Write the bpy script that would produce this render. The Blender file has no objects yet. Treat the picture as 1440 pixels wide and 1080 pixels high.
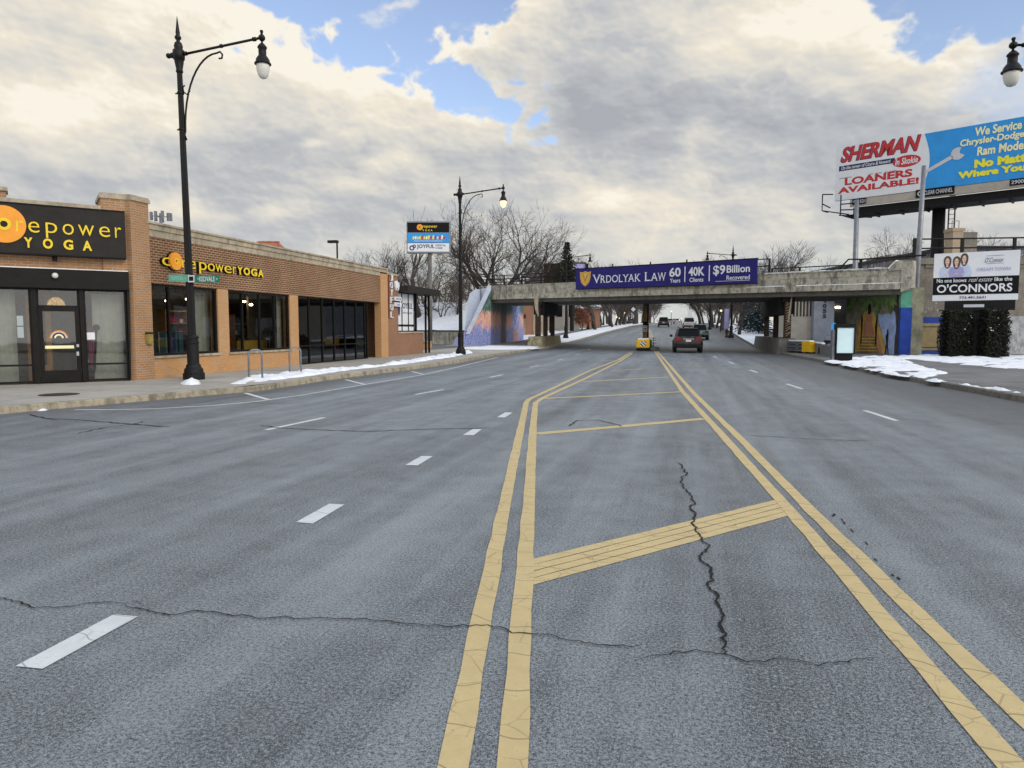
import bpy, bmesh, math, random
from math import sin, cos, pi, radians as R, sqrt, atan2, exp
from mathutils import Vector as V, Matrix, noise as NZ

S = bpy.context.scene
COL = S.collection
# ------------------------------------------------------------------ camera
HEAD = R(13.77)                      # the street runs along +Y; the camera looks a little to its left
PITCH = math.atan(78/1000)
EYE = V((0, 0, 1.6))
cam = bpy.data.objects.new('camera', bpy.data.cameras.new('camera'))
COL.objects.link(cam)
cam.data.lens = 25.0; cam.data.sensor_width = 36.0
cam.data.clip_start = .05; cam.data.clip_end = 3000
cam.location = EYE; cam.rotation_euler = (pi/2-PITCH, 0, HEAD)
S.camera = cam
S.view_settings.view_transform = 'Standard'; S.view_settings.look = 'None'
S.view_settings.exposure = 0.0; S.view_settings.gamma = 1.0
S.view_settings.use_curve_mapping = False
SUN_EL, SUN_AZ = R(30), R(118)       # azimuth measured from +Y towards +X

# ------------------------------------------------------------------ node expressions
class N:
    def __init__(s, nt, sock): s.nt, s.k = nt, sock
    def op(s, o, *a):
        n = s.nt.nodes.new('ShaderNodeMath'); n.operation = o
        for i, x in enumerate((s,)+a):
            if isinstance(x, N): s.nt.links.new(x.k, n.inputs[i])
            else: n.inputs[i].default_value = float(x)
        return N(s.nt, n.outputs[0])
    def __add__(s, o): return s.op('ADD', o)
    __radd__ = __add__
    def __sub__(s, o): return s.op('SUBTRACT', o)
    def __rsub__(s, o): return (s*-1)+o
    def __mul__(s, o): return s.op('MULTIPLY', o)
    __rmul__ = __mul__
    def __truediv__(s, o): return s.op('DIVIDE', o)
    def clamp(s, a=0, b=1): return s.op('MAXIMUM', a).op('MINIMUM', b)
    def step(s, a, b):               # smoothstep from a to b
        n = s.nt.nodes.new('ShaderNodeMapRange'); n.interpolation_type = 'SMOOTHSTEP'
        s.nt.links.new(s.k, n.inputs[0])
        n.inputs[1].default_value, n.inputs[2].default_value = a, b
        return N(s.nt, n.outputs[0])
def link(nt, x, sock):
    if isinstance(x, N): nt.links.new(x.k, sock)
    elif isinstance(x, (tuple, list)): sock.default_value = (x[0], x[1], x[2], 1) if len(sock.default_value) == 4 else x
    else: sock.default_value = x
def mixc(nt, f, a, b, mode='MIX'):
    n = nt.nodes.new('ShaderNodeMix'); n.data_type = 'RGBA'; n.blend_type = mode
    link(nt, f, n.inputs[0]); link(nt, a, n.inputs[6]); link(nt, b, n.inputs[7])
    return N(nt, n.outputs[2])
def comb(nt, x, y, z):
    n = nt.nodes.new('ShaderNodeCombineXYZ')
    for i, v in enumerate((x, y, z)): link(nt, v, n.inputs[i])
    return N(nt, n.outputs[0])
def noise(nt, vec, scale, detail=4, rough=.55, dist=0):
    n = nt.nodes.new('ShaderNodeTexNoise')
    if vec is not None: nt.links.new(vec.k, n.inputs['Vector'])
    n.inputs['Scale'].default_value = scale; n.inputs['Detail'].default_value = detail
    n.inputs['Roughness'].default_value = rough; n.inputs['Distortion'].default_value = dist
    return N(nt, n.outputs[0])
def voro(nt, vec, scale, feat='F1', out=0, rnd=1):
    n = nt.nodes.new('ShaderNodeTexVoronoi'); n.feature = feat
    if vec is not None: nt.links.new(vec.k, n.inputs['Vector'])
    n.inputs['Scale'].default_value = scale; n.inputs['Randomness'].default_value = rnd
    return N(nt, n.outputs[out])
def xyz(nt, vec):
    n = nt.nodes.new('ShaderNodeSeparateXYZ'); nt.links.new(vec.k, n.inputs[0])
    return [N(nt, n.outputs[i]) for i in range(3)]
def coord(nt, which='Object'):
    n = nt.nodes.new('ShaderNodeTexCoord'); return N(nt, n.outputs[which])
def geo(nt, which='Position'):
    n = nt.nodes.new('ShaderNodeNewGeometry'); return N(nt, n.outputs[which])

# ------------------------------------------------------------------ sky
W = bpy.data.worlds.new('World'); S.world = W; W.use_nodes = True
nt = W.node_tree; nt.nodes.clear()
sky = nt.nodes.new('ShaderNodeTexSky'); sky.sky_type = 'NISHITA'; sky.sun_disc = False
sky.sun_elevation = SUN_EL; sky.sun_rotation = SUN_AZ
sky.air_density = 1.0; sky.dust_density = .6; sky.ozone_density = 1.5
SKYK = .12                            # strength of the Background
# a cloud field worked out here from gradient noise, as a map of bearing and height above the horizon
import numpy as np
AZ0, AZ1, EL0, EL1 = -.95, .95, -.06, .80
CW, CH = 1500, 680
ga_, ge_ = np.meshgrid(np.linspace(AZ0, AZ1, CW), np.linspace(EL0, EL1, CH))
rs = np.random.RandomState(5); PERM = rs.permutation(1024); GA = rs.rand(1024)*2*np.pi; GX, GY = np.cos(GA), np.sin(GA)
def perlin(x, y, seed=0):
    xi, yi = np.floor(x).astype(int), np.floor(y).astype(int); xf, yf = x-xi, y-yi
    u, v = xf**3*(xf*(xf*6-15)+10), yf**3*(yf*(yf*6-15)+10)
    def g(ix, iy, fx, fy):
        h = PERM[(PERM[(ix+seed*37) & 1023]+iy) & 1023]; return GX[h]*fx+GY[h]*fy
    a = g(xi, yi, xf, yf); b = g(xi+1, yi, xf-1, yf); c = g(xi, yi+1, xf, yf-1); d = g(xi+1, yi+1, xf-1, yf-1)
    return (a+(b-a)*u+((c+(d-c)*u)-(a+(b-a)*u))*v)*1.5
def fbm(x, y, o, seed, gain=.5, billow=False):
    s_ = 0; am = 1; t_ = 0
    for i in range(o):
        n = perlin(x*2.03**i+i*17.3, y*2.03**i+i*9.1, seed+i)
        s_ = s_+am*((1-np.abs(n)*2.2) if billow else n); t_ += am; am *= gain
    return s_/t_
def pixel_dir(px, py):               # photograph pixel -> bearing, height
    x, yv = (px-720)/1000, (540-py)/1000; cp, sp = cos(PITCH), sin(PITCH)
    f, z = cp+yv*sp, -sp+yv*cp; return atan2(x, f), atan2(z, sqrt(x*x+f*f))
def seg_dist(poly):
    P_ = [pixel_dir(*p) for p in poly]; d = np.full(ga_.shape, 9.0); ins = np.zeros(ga_.shape, bool); n = len(P_)
    for i in range(n):
        (x0, y0), (x1, y1) = P_[i], P_[(i+1) % n]; dx_, dy_ = x1-x0, y1-y0
        t_ = np.clip(((ga_-x0)*dx_+(ge_-y0)*dy_)/(dx_*dx_+dy_*dy_+1e-9), 0, 1)
        d = np.minimum(d, np.hypot(ga_-x0-t_*dx_, ge_-y0-t_*dy_))
        if dy_ != 0: ins ^= ((y0 > ge_) != (y1 > ge_)) & (ga_ < dx_*(ge_-y0)/dy_+x0)
    return np.where(ins, -d, d)
sst = lambda x, a, b: (lambda t: t*t*(3-2*t))(np.clip((x-a)/(b-a), 0, 1))
wx = fbm(ga_*5, ge_*8, 4, 3)*.030; wy = fbm(ga_*5, ge_*8, 4, 11)*.020
X_, Y_ = ga_+wx, ge_+wy
puf = fbm(X_*9, Y_*13, 6, 21, .52, True); fine = fbm(X_*16, Y_*24, 6, 31, .56); big = fbm(X_*3.2, Y_*6.5, 7, 41, .52)
P1 = [(255, -90), (318, -20), (356, 8), (396, 26), (440, 28), (478, 44), (505, 60), (548, 72), (570, 98), (612, 122), (650, 142), (690, 152), (722, 176), (745, 168), (722, 140), (684, 114), (640, 92), (606, 70), (622, 50), (660, 50), (694, 26), (706, -10), (700, -90)]
P2 = [(1170, -90), (1188, 0), (1206, 22), (1226, 52), (1258, 68), (1300, 84), (1345, 70), (1384, 60), (1440, 66), (1700, 70), (1700, -90)]
P3 = [(1370, 130), (1392, 100), (1440, 90), (1700, 80), (1700, 170), (1440, 160), (1400, 168)]
disp = (puf-.25)*.055+fine*.022
s1 = seg_dist(P1)+disp-.021; s2 = seg_dist(P2)+disp*.9; s3 = seg_dist(P3)+fine*.04
cover = sst(s1, -.006, .010)*sst(s2, -.006, .012)*(1-.55*(1-sst(s3, -.02, .05)))
wisp = fbm(X_*9+ge_*7, Y_*22-ga_*5, 6, 51, .58)
inside1 = (1-sst(s1, -.03, .01))*.95+(1-sst(s2, -.03, .01))*.45
cover = np.maximum(cover, np.clip(sst(wisp, .10, .5)*.7*inside1, 0, 1))
rim = np.exp(-np.maximum(np.minimum(s1, s2), 0)/.030)
# painted large-scale light and shade of the layer
tab = np.array([[.70, .82, .92, .85, .92, .9, .72, .42, .60, .85, .92, .9, .9], [.80, .74, .78, .88, .96, .92, .60, .48, .76, .9, .95, .9, .8], [.78, .70, .74, .84, .92, .88, .56, .36, .52, .66, .68, .82, .78],
                [.62, .68, .72, .58, .66, .72, .62, .28, .30, .40, .50, .58, .68], [.42, .48, .36, .22, .30, .46, .44, .40, .52, .46, .34, .42, .58], [.30, .34, .46, .38, .44, .54, .48, .54, .60, .58, .48, .52, .66], [.46, .48, .48, .44, .48, .50, .48, .56, .50, .46, .54, .58, .62], [.6]*13])
xs_, ys_ = np.arange(13)*120., np.arange(8)*60.
ppx = 720+1000*np.tan(np.clip(ga_, -1.2, 1.2))/(cos(PITCH)); ppy = 462-1000*np.tan(np.clip(ge_, -.1, 1.0))/np.cos(np.clip(ga_, -1, 1))
qx, qy = np.clip((ppx+wx*900)/120, 0, 11.999), np.clip((ppy+wy*900)/60, 0, 6.999)
ix, iy = qx.astype(int), qy.astype(int); fx_, fy_ = qx-ix, qy-iy; fx_ = fx_*fx_*(3-2*fx_); fy_ = fy_*fy_*(3-2*fy_)
base = (tab[iy, ix]*(1-fx_)+tab[iy, ix+1]*fx_)*(1-fy_)+(tab[iy+1, ix]*(1-fx_)+tab[iy+1, ix+1]*fx_)*fy_
for cx_, cy_, rx_, ry_, am in ((560, 238, 42, 16, .5), (520, 268, 60, 16, .35), (440, 214, 18, 7, .45), (852, 272, 60, 22, .3), (965, 196, 26, 26, .30), (985, 240, 44, 28, .22), (290, 302, 80, 13, .3), (90, 150, 80, 26, .2), (395, 302, 40, 10, .25), (1110, 285, 90, 18, .2),
                              (300, 212, 150, 22, -.14), (905, 165, 120, 30, -.12), (1060, 205, 90, 24, -.1), (180, 262, 120, 14, -.12), (760, 300, 120, 8, -.12), (1000, 322, 160, 7, -.12)):
    base = base+am*np.exp(-((ppx+wx*1500-cx_)/rx_)**2-((ppy+wy*1500-cy_)/ry_)**2)
hgt = fbm(ga_*5.5+wx*2.5, ge_*9+wy*2.5, 5, 71, .46)
lay = 0
for j, (fs, ft, th, am) in enumerate(((2.6, 5.6, .02, .30), (4.2, 8.0, .05, .26), (6.5, 11, .08, .18))):     # heaped clouds in front of one another, bright along their upper rims
    h = fbm(ga_*fs+wx*fs*.6+j*5.1, ge_*ft+wy*ft*.6, 7, 101+j*13, .54)+(puf-.28)*.16
    m_ = sst(h, th, th+.035); lay = lay*(1-m_*.6)+am*m_*(np.exp(-np.maximum(h-th, 0)/.085)*1.5-.52)
gy, gx = np.gradient(hgt, (EL1-EL0)/CH, (AZ1-AZ0)/CW)
rel = np.clip((-gx*.55-gy*.83)*.05, -1, 1)
lum = np.clip((base-.5)*1.15+.50+lay*.55+big*.48+fine*.14+rel*.16+(fbm(ga_*8+wx*5, ge_*14+wy*5, 6, 91, .55))*.24+rim*.16-.02, 0, 1)
stops = [0, .3, .62, .86, 1]; cr = [(.41, .43, .465), (.52, .535, .555), (.72, .695, .64), (.87, .80, .675), (.96, .905, .79)]
RGB = np.stack([np.interp(lum, stops, [c[i] for c in cr]) for i in range(3)], -1)
hzn = sst(-ge_, -.16, -.02)[..., None]*.62
streak = sst(fbm(ga_*3.5, ge_*26, 6, 61), .02, .35)[..., None]*sst(-ge_, -.13, -.03)[..., None]
RGB = RGB*(1-hzn)+np.array([.60, .64, .63])*hzn
RGB = RGB*(1-streak*.5)+np.array([.92, .85, .69])*streak*.5
img = bpy.data.images.new('cloud_map', CW, CH, alpha=True, float_buffer=True); img.colorspace_settings.name = 'Non-Color'
img.pixels.foreach_set(np.concatenate([RGB, cover[..., None]], -1).astype(np.float32).ravel()); img.update()

dx, dy, dz = xyz(nt, coord(nt, 'Generated'))
fr = dx*cos(HEAD) + dy*sin(HEAD)
ff = dx*(-sin(HEAD)) + dy*cos(HEAD)
az = fr.op('ARCTAN2', ff)            # bearing from the view's middle
el = dz.op('ARCSINE')
ti = nt.nodes.new('ShaderNodeTexImage'); ti.image = img; ti.extension = 'EXTEND'; ti.interpolation = 'Cubic'
link(nt, comb(nt, (az-AZ0)*(1/(AZ1-AZ0)), (el-EL0)*(1/(EL1-EL0)), 0), ti.inputs[0])
ccol = N(nt, ti.outputs[0]); clear = 1-N(nt, ti.outputs[1])
# the half of the sky behind the viewer is brighter, thin cloud veiling the sun
back = (fr*.72-ff*.70).step(-.02, .85)
ccol = mixc(nt, back, ccol, (1.62, 1.55, 1.47))
# over the viewer's head the cloud is open to blue
zen = el.step(.55, 1.0)*(1-back*.5)
ccol = mixc(nt, zen*.75, ccol, (.66, .86, 1.18))
blue = mixc(nt, 1.0, N(nt, sky.outputs[0]), (1.9, 1.72, 1.72), 'MULTIPLY')
cs = nt.nodes.new('ShaderNodeVectorMath'); cs.operation = 'SCALE'
nt.links.new(ccol.k, cs.inputs[0]); cs.inputs['Scale'].default_value = 1/SKYK
fin = mixc(nt, clear*(1-back)*.95, N(nt, cs.outputs[0]), blue)
gnd = dz.step(-.06, -.01)
fin = mixc(nt, gnd, (.12/SKYK, .125/SKYK, .13/SKYK), fin)
bg = nt.nodes.new('ShaderNodeBackground'); bg.inputs['Strength'].default_value = SKYK
nt.links.new(fin.k, bg.inputs['Color'])
wo = nt.nodes.new('ShaderNodeOutputWorld'); nt.links.new(bg.outputs[0], wo.inputs['Surface'])

sun = bpy.data.objects.new('sun', bpy.data.lights.new('sun', 'SUN')); COL.objects.link(sun)
sun.data.energy = 1.0; sun.data.angle = R(25); sun.data.color = (1.0, .94, .85)
sd = V((sin(SUN_AZ)*cos(SUN_EL), cos(SUN_AZ)*cos(SUN_EL), sin(SUN_EL)))
sun.rotation_euler = (-sd).to_track_quat('-Z', 'Y').to_euler()

# ------------------------------------------------------------------ where things stand
Fh = V((-sin(HEAD), cos(HEAD), 0)); Rh = V((cos(HEAD), sin(HEAD), 0)); Zu = V((0, 0, 1))
Fd = Fh*cos(PITCH)-Zu*sin(PITCH); Ud = Fh*sin(PITCH)+Zu*cos(PITCH)
def ray(px, py): return Fd + Rh*((px-720)/1000) + Ud*((540-py)/1000)
def G(y):                            # the street lies level, then climbs beyond the railway bridge
    s = y-57
    if s <= 0: return 0.0
    g = 4.2*(1-exp(-s/110))
    return g*s/(s+9)
def ground(px, py, dz=0):
    d = ray(px, py); t, dt = .5, .5
    while t < 900:
        q = EYE+d*t
        if q.z <= G(q.y)+dz:
            lo, hi = t-dt, t
            for _ in range(30):
                m = (lo+hi)/2; q = EYE+d*m
                if q.z <= G(q.y)+dz: hi = m
                else: lo = m
            return EYE+d*hi
        dt = max(.25, t*.01); t += dt
    return EYE+d*t
def dist(px, py, dd):                # a point seen at that pixel, dd metres ahead
    d = ray(px, py); return EYE+d*(dd/d.dot(Fh))
class Plane:
    def __init__(s, O, u, v=Zu):
        s.O, s.u, s.v = V(O), V(u).normalized(), V(v).normalized(); s.n = s.u.cross(s.v)
    def hit(s, px, py):
        d = ray(px, py); t = (s.O-EYE).dot(s.n)/d.dot(s.n); return EYE+d*t
    def at(s, px, py):
        q = s.hit(px, py)-s.O; return q.dot(s.u), q.dot(s.v)
    def w(s, a, b, c=0): return s.O+s.u*a+s.v*b+s.n*c

# ------------------------------------------------------------------ mesh builder
WLOC = {}
_tx = {}
def glyphs(t, bold=0, shear=0):
    k = (t, bold, shear)
    if k in _tx: return _tx[k]
    c = bpy.data.curves.new('t', 'FONT'); c.body = t; c.size = 1; c.extrude = .5; c.offset = bold; c.shear = shear
    c.resolution_u = 3
    o = bpy.data.objects.new('t', c); COL.objects.link(o)
    dg = bpy.context.evaluated_depsgraph_get(); dg.update()
    m = bpy.data.meshes.new_from_object(o.evaluated_get(dg))
    vs = [tuple(v.co) for v in m.vertices]; fs = [tuple(f.vertices) for f in m.polygons]
    bpy.data.objects.remove(o); bpy.data.curves.remove(c); bpy.data.meshes.remove(m)
    _tx[k] = (vs, fs); return _tx[k]
class M:
    def __init__(s): s.v, s.f, s.mi, s.cur = [], [], [], 0
    def add(s, vs, fs):
        b = len(s.v); s.v += [V(x) for x in vs]; s.f += [tuple(i+b for i in f) for f in fs]; s.mi += [s.cur]*len(fs)
        return s
    def hexa(s, p):                  # 4 bottom then 4 top corners
        return s.add(p, [(3, 2, 1, 0), (4, 5, 6, 7), (0, 1, 5, 4), (1, 2, 6, 5), (2, 3, 7, 6), (3, 0, 4, 7)])
    def box(s, a, b):
        x0, y0, z0 = a; x1, y1, z1 = b
        return s.hexa([(x0, y0, z0), (x1, y0, z0), (x1, y1, z0), (x0, y1, z0), (x0, y0, z1), (x1, y0, z1), (x1, y1, z1), (x0, y1, z1)])
    def bbox(s, a, b, r=.02):        # bevelled box
        bm = bmesh.new(); bmesh.ops.create_cube(bm, size=1)
        c = [(a[i]+b[i])/2 for i in range(3)]; d = [abs(b[i]-a[i]) for i in range(3)]
        for v in bm.verts: v.co = V((v.co.x*d[0]+c[0], v.co.y*d[1]+c[1], v.co.z*d[2]+c[2]))
        bmesh.ops.bevel(bm, geom=bm.edges[:], offset=r, segments=2, affect='EDGES')
        bm.verts.index_update(); s.add([v.co.copy() for v in bm.verts], [tuple(v.index for v in f.verts) for f in bm.faces]); bm.free(); return s
    def pbox(s, P, a0, a1, b0, b1, c0, c1):
        q = [P.w(a, b, c) for b, a, c in ((b0, a0, c0), (b0, a1, c0), (b0, a1, c1), (b0, a0, c1))]
        q2 = [P.w(a, b1, c) for a, c in ((a0, c0), (a1, c0), (a1, c1), (a0, c1))]
        return s.hexa(q[::-1]+q2[::-1]) if c1 > c0 else s.hexa(q+q2)
    def poly(s, P, pts, c0, c1):     # prism of an outline drawn on a plane
        n = len(pts); A = [P.w(a, b, c0) for a, b in pts]; B = [P.w(a, b, c1) for a, b in pts]
        fs = [tuple(range(n-1, -1, -1)), tuple(range(n, 2*n))]+[(i, (i+1) % n, n+(i+1) % n, n+i) for i in range(n)]
        return s.add(A+B, fs)
    def prism(s, pts, z0, z1):       # outline on the ground
        n = len(pts); A = [V((p[0], p[1], z0)) for p in pts]; B = [V((p[0], p[1], z1)) for p in pts]
        return s.add(A+B, [tuple(range(n-1, -1, -1)), tuple(range(n, 2*n))]+[(i, (i+1) % n, n+(i+1) % n, n+i) for i in range(n)])
    def tube(s, pts, rad, k=8, cap=True):
        pts = [V(p) for p in pts]; n = len(pts)
        rad = rad if isinstance(rad, (list, tuple)) else [rad]*n
        b = len(s.v); ax = None
        for i, p in enumerate(pts):
            t = (pts[min(i+1, n-1)]-pts[max(i-1, 0)]).normalized()
            if ax is None:
                ax = t.orthogonal().normalized()
            ax = (ax-t*ax.dot(t)); ax = ax.normalized() if ax.length > 1e-6 else t.orthogonal().normalized()
            bi = t.cross(ax)
            for j in range(k):
                a = 2*pi*j/k; s.v.append(p+(ax*cos(a)+bi*sin(a))*rad[i])
        fs = [(b+i*k+j, b+i*k+(j+1) % k, b+(i+1)*k+(j+1) % k, b+(i+1)*k+j) for i in range(n-1) for j in range(k)]
        if cap: fs += [tuple(b+j for j in range(k-1, -1, -1)), tuple(b+(n-1)*k+j for j in range(k))]
        s.f += fs; s.mi += [s.cur]*len(fs); return s
    def bar(s, a, b, r=.03, k=4): return s.tube([a, b], r, k)
    def lathe(s, prof, c=(0, 0, 0), k=16):  # (radius, z)
        c = V(c); b = len(s.v); n = len(prof)
        for r, z in prof:
            for j in range(k): s.v.append(c+V((r*cos(2*pi*j/k), r*sin(2*pi*j/k), z)))
        fs = [(b+i*k+j, b+i*k+(j+1) % k, b+(i+1)*k+(j+1) % k, b+(i+1)*k+j) for i in range(n-1) for j in range(k)]
        fs += [tuple(b+j for j in range(k-1, -1, -1)), tuple(b+(n-1)*k+j for j in range(k))]
        s.f += fs; s.mi += [s.cur]*len(fs); return s
    def disc(s, P, a, b, r, c0, c1, k=20, ry=None):
        ry = ry or r
        return s.poly(P, [(a+r*cos(2*pi*i/k), b+ry*sin(2*pi*i/k)) for i in range(k)], c0, c1)
    def ring(s, P, a, b, r0, r1, c0, c1, k=24):
        for i in range(k):
            t0, t1 = 2*pi*i/k, 2*pi*(i+1)/k
            s.poly(P, [(a+r0*cos(t0), b+r0*sin(t0)), (a+r1*cos(t0), b+r1*sin(t0)), (a+r1*cos(t1), b+r1*sin(t1)), (a+r0*cos(t1), b+r0*sin(t1))], c0, c1)
        return s
    def ball(s, c, r, k=10, sz=1):
        m = k//2+1
        return s.lathe([(max(r*sin(pi*i/m), 1e-4), -r*cos(pi*i/m)*sz) for i in range(m+1)], c, k)
    def text(s, P, t, a, b, w, h, c0=.002, c1=.012, bold=0, shear=0, serif=0):   # lettering fitted to a box on a plane
        vs, fs = glyphs(t, bold, shear)
        x0 = min(v[0] for v in vs); x1 = max(v[0] for v in vs); y0 = min(v[1] for v in vs); y1 = max(v[1] for v in vs)
        kx, ky = w/(x1-x0), h/(y1-y0)
        s.add([P.w(a+(v[0]-x0)*kx, b+(v[1]-y0)*ky, c0+(v[2]+.5)*(c1-c0)) for v in vs], fs)
        if serif:
            top = y1-.02; cl = {}
            for key, test in (('t', lambda y: y > top), ('b', lambda y: y < y0+.02)):
                xs = sorted(v[0] for v in vs if test(v[1])); grp = []
                for x in xs:
                    if grp and x-grp[-1][1] < .13: grp[-1][1] = x
                    else: grp.append([x, x])
                for g0, g1 in grp:
                    yy = y1-serif*.5 if key == 't' else y0
                    s.pbox(P, a+(g0-serif-x0)*kx, a+(g1+serif-x0)*kx, b+(yy-y0)*ky, b+(yy+serif*.5-y0)*ky, c0+.0007, c1+.0007)
        return s
    def build(s, name, mats, parent=None, smooth=False, kind=None):
        me = bpy.data.meshes.new(name)
        off = WLOC.get(parent.name, V((0, 0, 0))) if parent else V((0, 0, 0))
        me.from_pydata([v-off for v in s.v], [], s.f)
        for m in (mats if isinstance(mats, (list, tuple)) else [mats]): me.materials.append(m)
        me.polygons.foreach_set('material_index', s.mi)
        if smooth: me.polygons.foreach_set('use_smooth', [True]*len(s.f))
        me.update()
        o = bpy.data.objects.new(name, me); COL.objects.link(o)
        if parent: o.parent = parent; WLOC[o.name] = off
        if kind: o['kind'] = kind
        return o
def smooth_by_angle(o, deg=40):
    bm = bmesh.new(); bm.from_mesh(o.data)
    for e in bm.edges:
        e.smooth = not (len(e.link_faces) == 2 and e.calc_face_angle(0) > R(deg))
    for f in bm.faces: f.smooth = True
    bm.to_mesh(o.data); bm.free(); return o
def tag(o, label, cat, group=None, kind=None):
    o['label'] = label; o['category'] = cat
    if group: o['group'] = group
    if kind: o['kind'] = kind
    return o
def thing(name, label, cat, loc=(0, 0, 0), group=None):
    o = bpy.data.objects.new(name, None); COL.objects.link(o); o.location = loc; WLOC[o.name] = V(loc); o.empty_display_size = .2
    return tag(o, label, cat, group)
def copy_tree(o, parent=None):
    c = o.copy(); COL.objects.link(c)
    if parent: c.parent = parent
    for ch in list(o.children): copy_tree(ch, c)
    return c
# ------------------------------------------------------------------ materials
def newmat(name):
    m = bpy.data.materials.new(name); m.use_nodes = True; nt = m.node_tree; nt.nodes.clear()
    b = nt.nodes.new('ShaderNodeBsdfPrincipled'); o = nt.nodes.new('ShaderNodeOutputMaterial'); nt.links.new(b.outputs[0], o.inputs[0])
    return m, nt, b
def bump(nt, b, h, strength=.3, d=.01):
    n = nt.nodes.new('ShaderNodeBump'); n.inputs['Strength'].default_value = strength; n.inputs['Distance'].default_value = d
    link(nt, h, n.inputs['Height']); nt.links.new(n.outputs[0], b.inputs['Normal'])
def mat(name, col, rough=.7, var=.2, scale=3, metal=0, bp=0, spec=.3, world=True):
    m, nt, b = newmat(name)
    c = geo(nt) if world else coord(nt)
    n1 = noise(nt, c, scale, 5, .6); n2 = noise(nt, c, scale*7, 3, .6)
    dark = tuple(x*(1-var) for x in col); lite = tuple(min(1, x*(1+var)) for x in col)
    cc = mixc(nt, (n1*.65+n2*.35).step(.3, .7), dark, lite)
    link(nt, cc, b.inputs['Base Color'])
    link(nt, (n2*.25+rough-.12).clamp(.03, 1), b.inputs['Roughness']); b.inputs['Metallic'].default_value = metal
    b.inputs['Specular IOR Level'].default_value = spec
    if bp: bump(nt, b, n2, bp, .01)
    return m
def emit(name, col, k):
    m, nt, b = newmat(name); b.inputs['Base Color'].default_value = (*col, 1)
    b.inputs['Emission Color'].default_value = (*col, 1); b.inputs['Emission Strength'].default_value = k; return m
def glass(name, tint=(.55, .6, .62), refl=.10):
    m, nt, b = newmat(name); nt.nodes.remove(b); o = [n for n in nt.nodes if n.type == 'OUTPUT_MATERIAL'][0]
    t = nt.nodes.new('ShaderNodeBsdfTransparent'); t.inputs[0].default_value = (*tint, 1)
    g = nt.nodes.new('ShaderNodeBsdfGlossy'); g.inputs['Roughness'].default_value = .02
    g.inputs['Color'].default_value = (.9, .93, .95, 1)
    nz = noise(nt, geo(nt), 1.1, 2, .5); bn = nt.nodes.new('ShaderNodeBump'); bn.inputs['Strength'].default_value = .035; bn.inputs['Distance'].default_value = .05
    nt.links.new(nz.k, bn.inputs['Height']); nt.links.new(bn.outputs[0], g.inputs['Normal'])
    lw = nt.nodes.new('ShaderNodeLayerWeight'); lw.inputs['Blend'].default_value = .25
    x = nt.nodes.new('ShaderNodeMixShader'); link(nt, (N(nt, lw.outputs['Fresnel'])*.9+refl).clamp(0, .9), x.inputs[0])
    nt.links.new(t.outputs[0], x.inputs[1]); nt.links.new(g.outputs[0], x.inputs[2]); nt.links.new(x.outputs[0], o.inputs[0])
    return m
def asphalt(name, lo, hi, streak=1.0, coarse=1.0):
    m, nt, b = newmat(name); p = geo(nt); x, y, z = xyz(nt, p)
    st = noise(nt, comb(nt, x*1.0, y*.035, 0), 1.15, 6, .62)       # long wheel polish along the street
    st2 = noise(nt, comb(nt, x*1.0, y*.10, 3), 3.1, 5, .6)
    mot = noise(nt, p, .55, 6, .62); mot2 = noise(nt, p, 2.4, 5, .65)
    agg = voro(nt, p, 95, 'F1', 0); ag2 = noise(nt, p, 58, 5, .85); ag3 = noise(nt, p, 170, 2, .6)
    base = (st-.5)*1.45*streak + (st2-.5)*.7*streak + (mot-.5)*.6 + (mot2-.5)*.7 + .5
    near = (ag2-.5)*5.0*coarse + (ag3-.5)*3.6*coarse
    f = (base + near).clamp(0, 1)
    c = mixc(nt, f, lo, hi)
    pit = (ag2*.8+agg*.42).step(.38, .49)
    c = mixc(nt, (1-pit)*.85*coarse, c, tuple(v*.22 for v in lo))
    wa = nt.nodes.new('ShaderNodeAttribute'); wa.attribute_name = 'wet'
    wt = (N(nt, wa.outputs['Fac'])*1.5 + (mot-.5)*1.6*N(nt, wa.outputs['Fac']) + (st-.5)*1.2*N(nt, wa.outputs['Fac'])).clamp(0, 1)
    c = mixc(nt, wt*.72, c, (.045, .046, .048))
    chip = voro(nt, p, 105, 'F1', 1)
    cr = nt.nodes.new('ShaderNodeSeparateColor'); nt.links.new(chip.k, cr.inputs[0])
    c = mixc(nt, N(nt, cr.outputs[0]).step(.975, .995)*.35*coarse, c, tuple(min(1, v*1.7) for v in hi))
    link(nt, c, b.inputs['Base Color']); link(nt, (ag2*.2+.46).clamp(0, 1), b.inputs['Roughness'])
    b.inputs['Specular IOR Level'].default_value = .5
    bump(nt, b, ag2*.7+agg*.5+ag3*.3, .55, .012)
    return m
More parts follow.
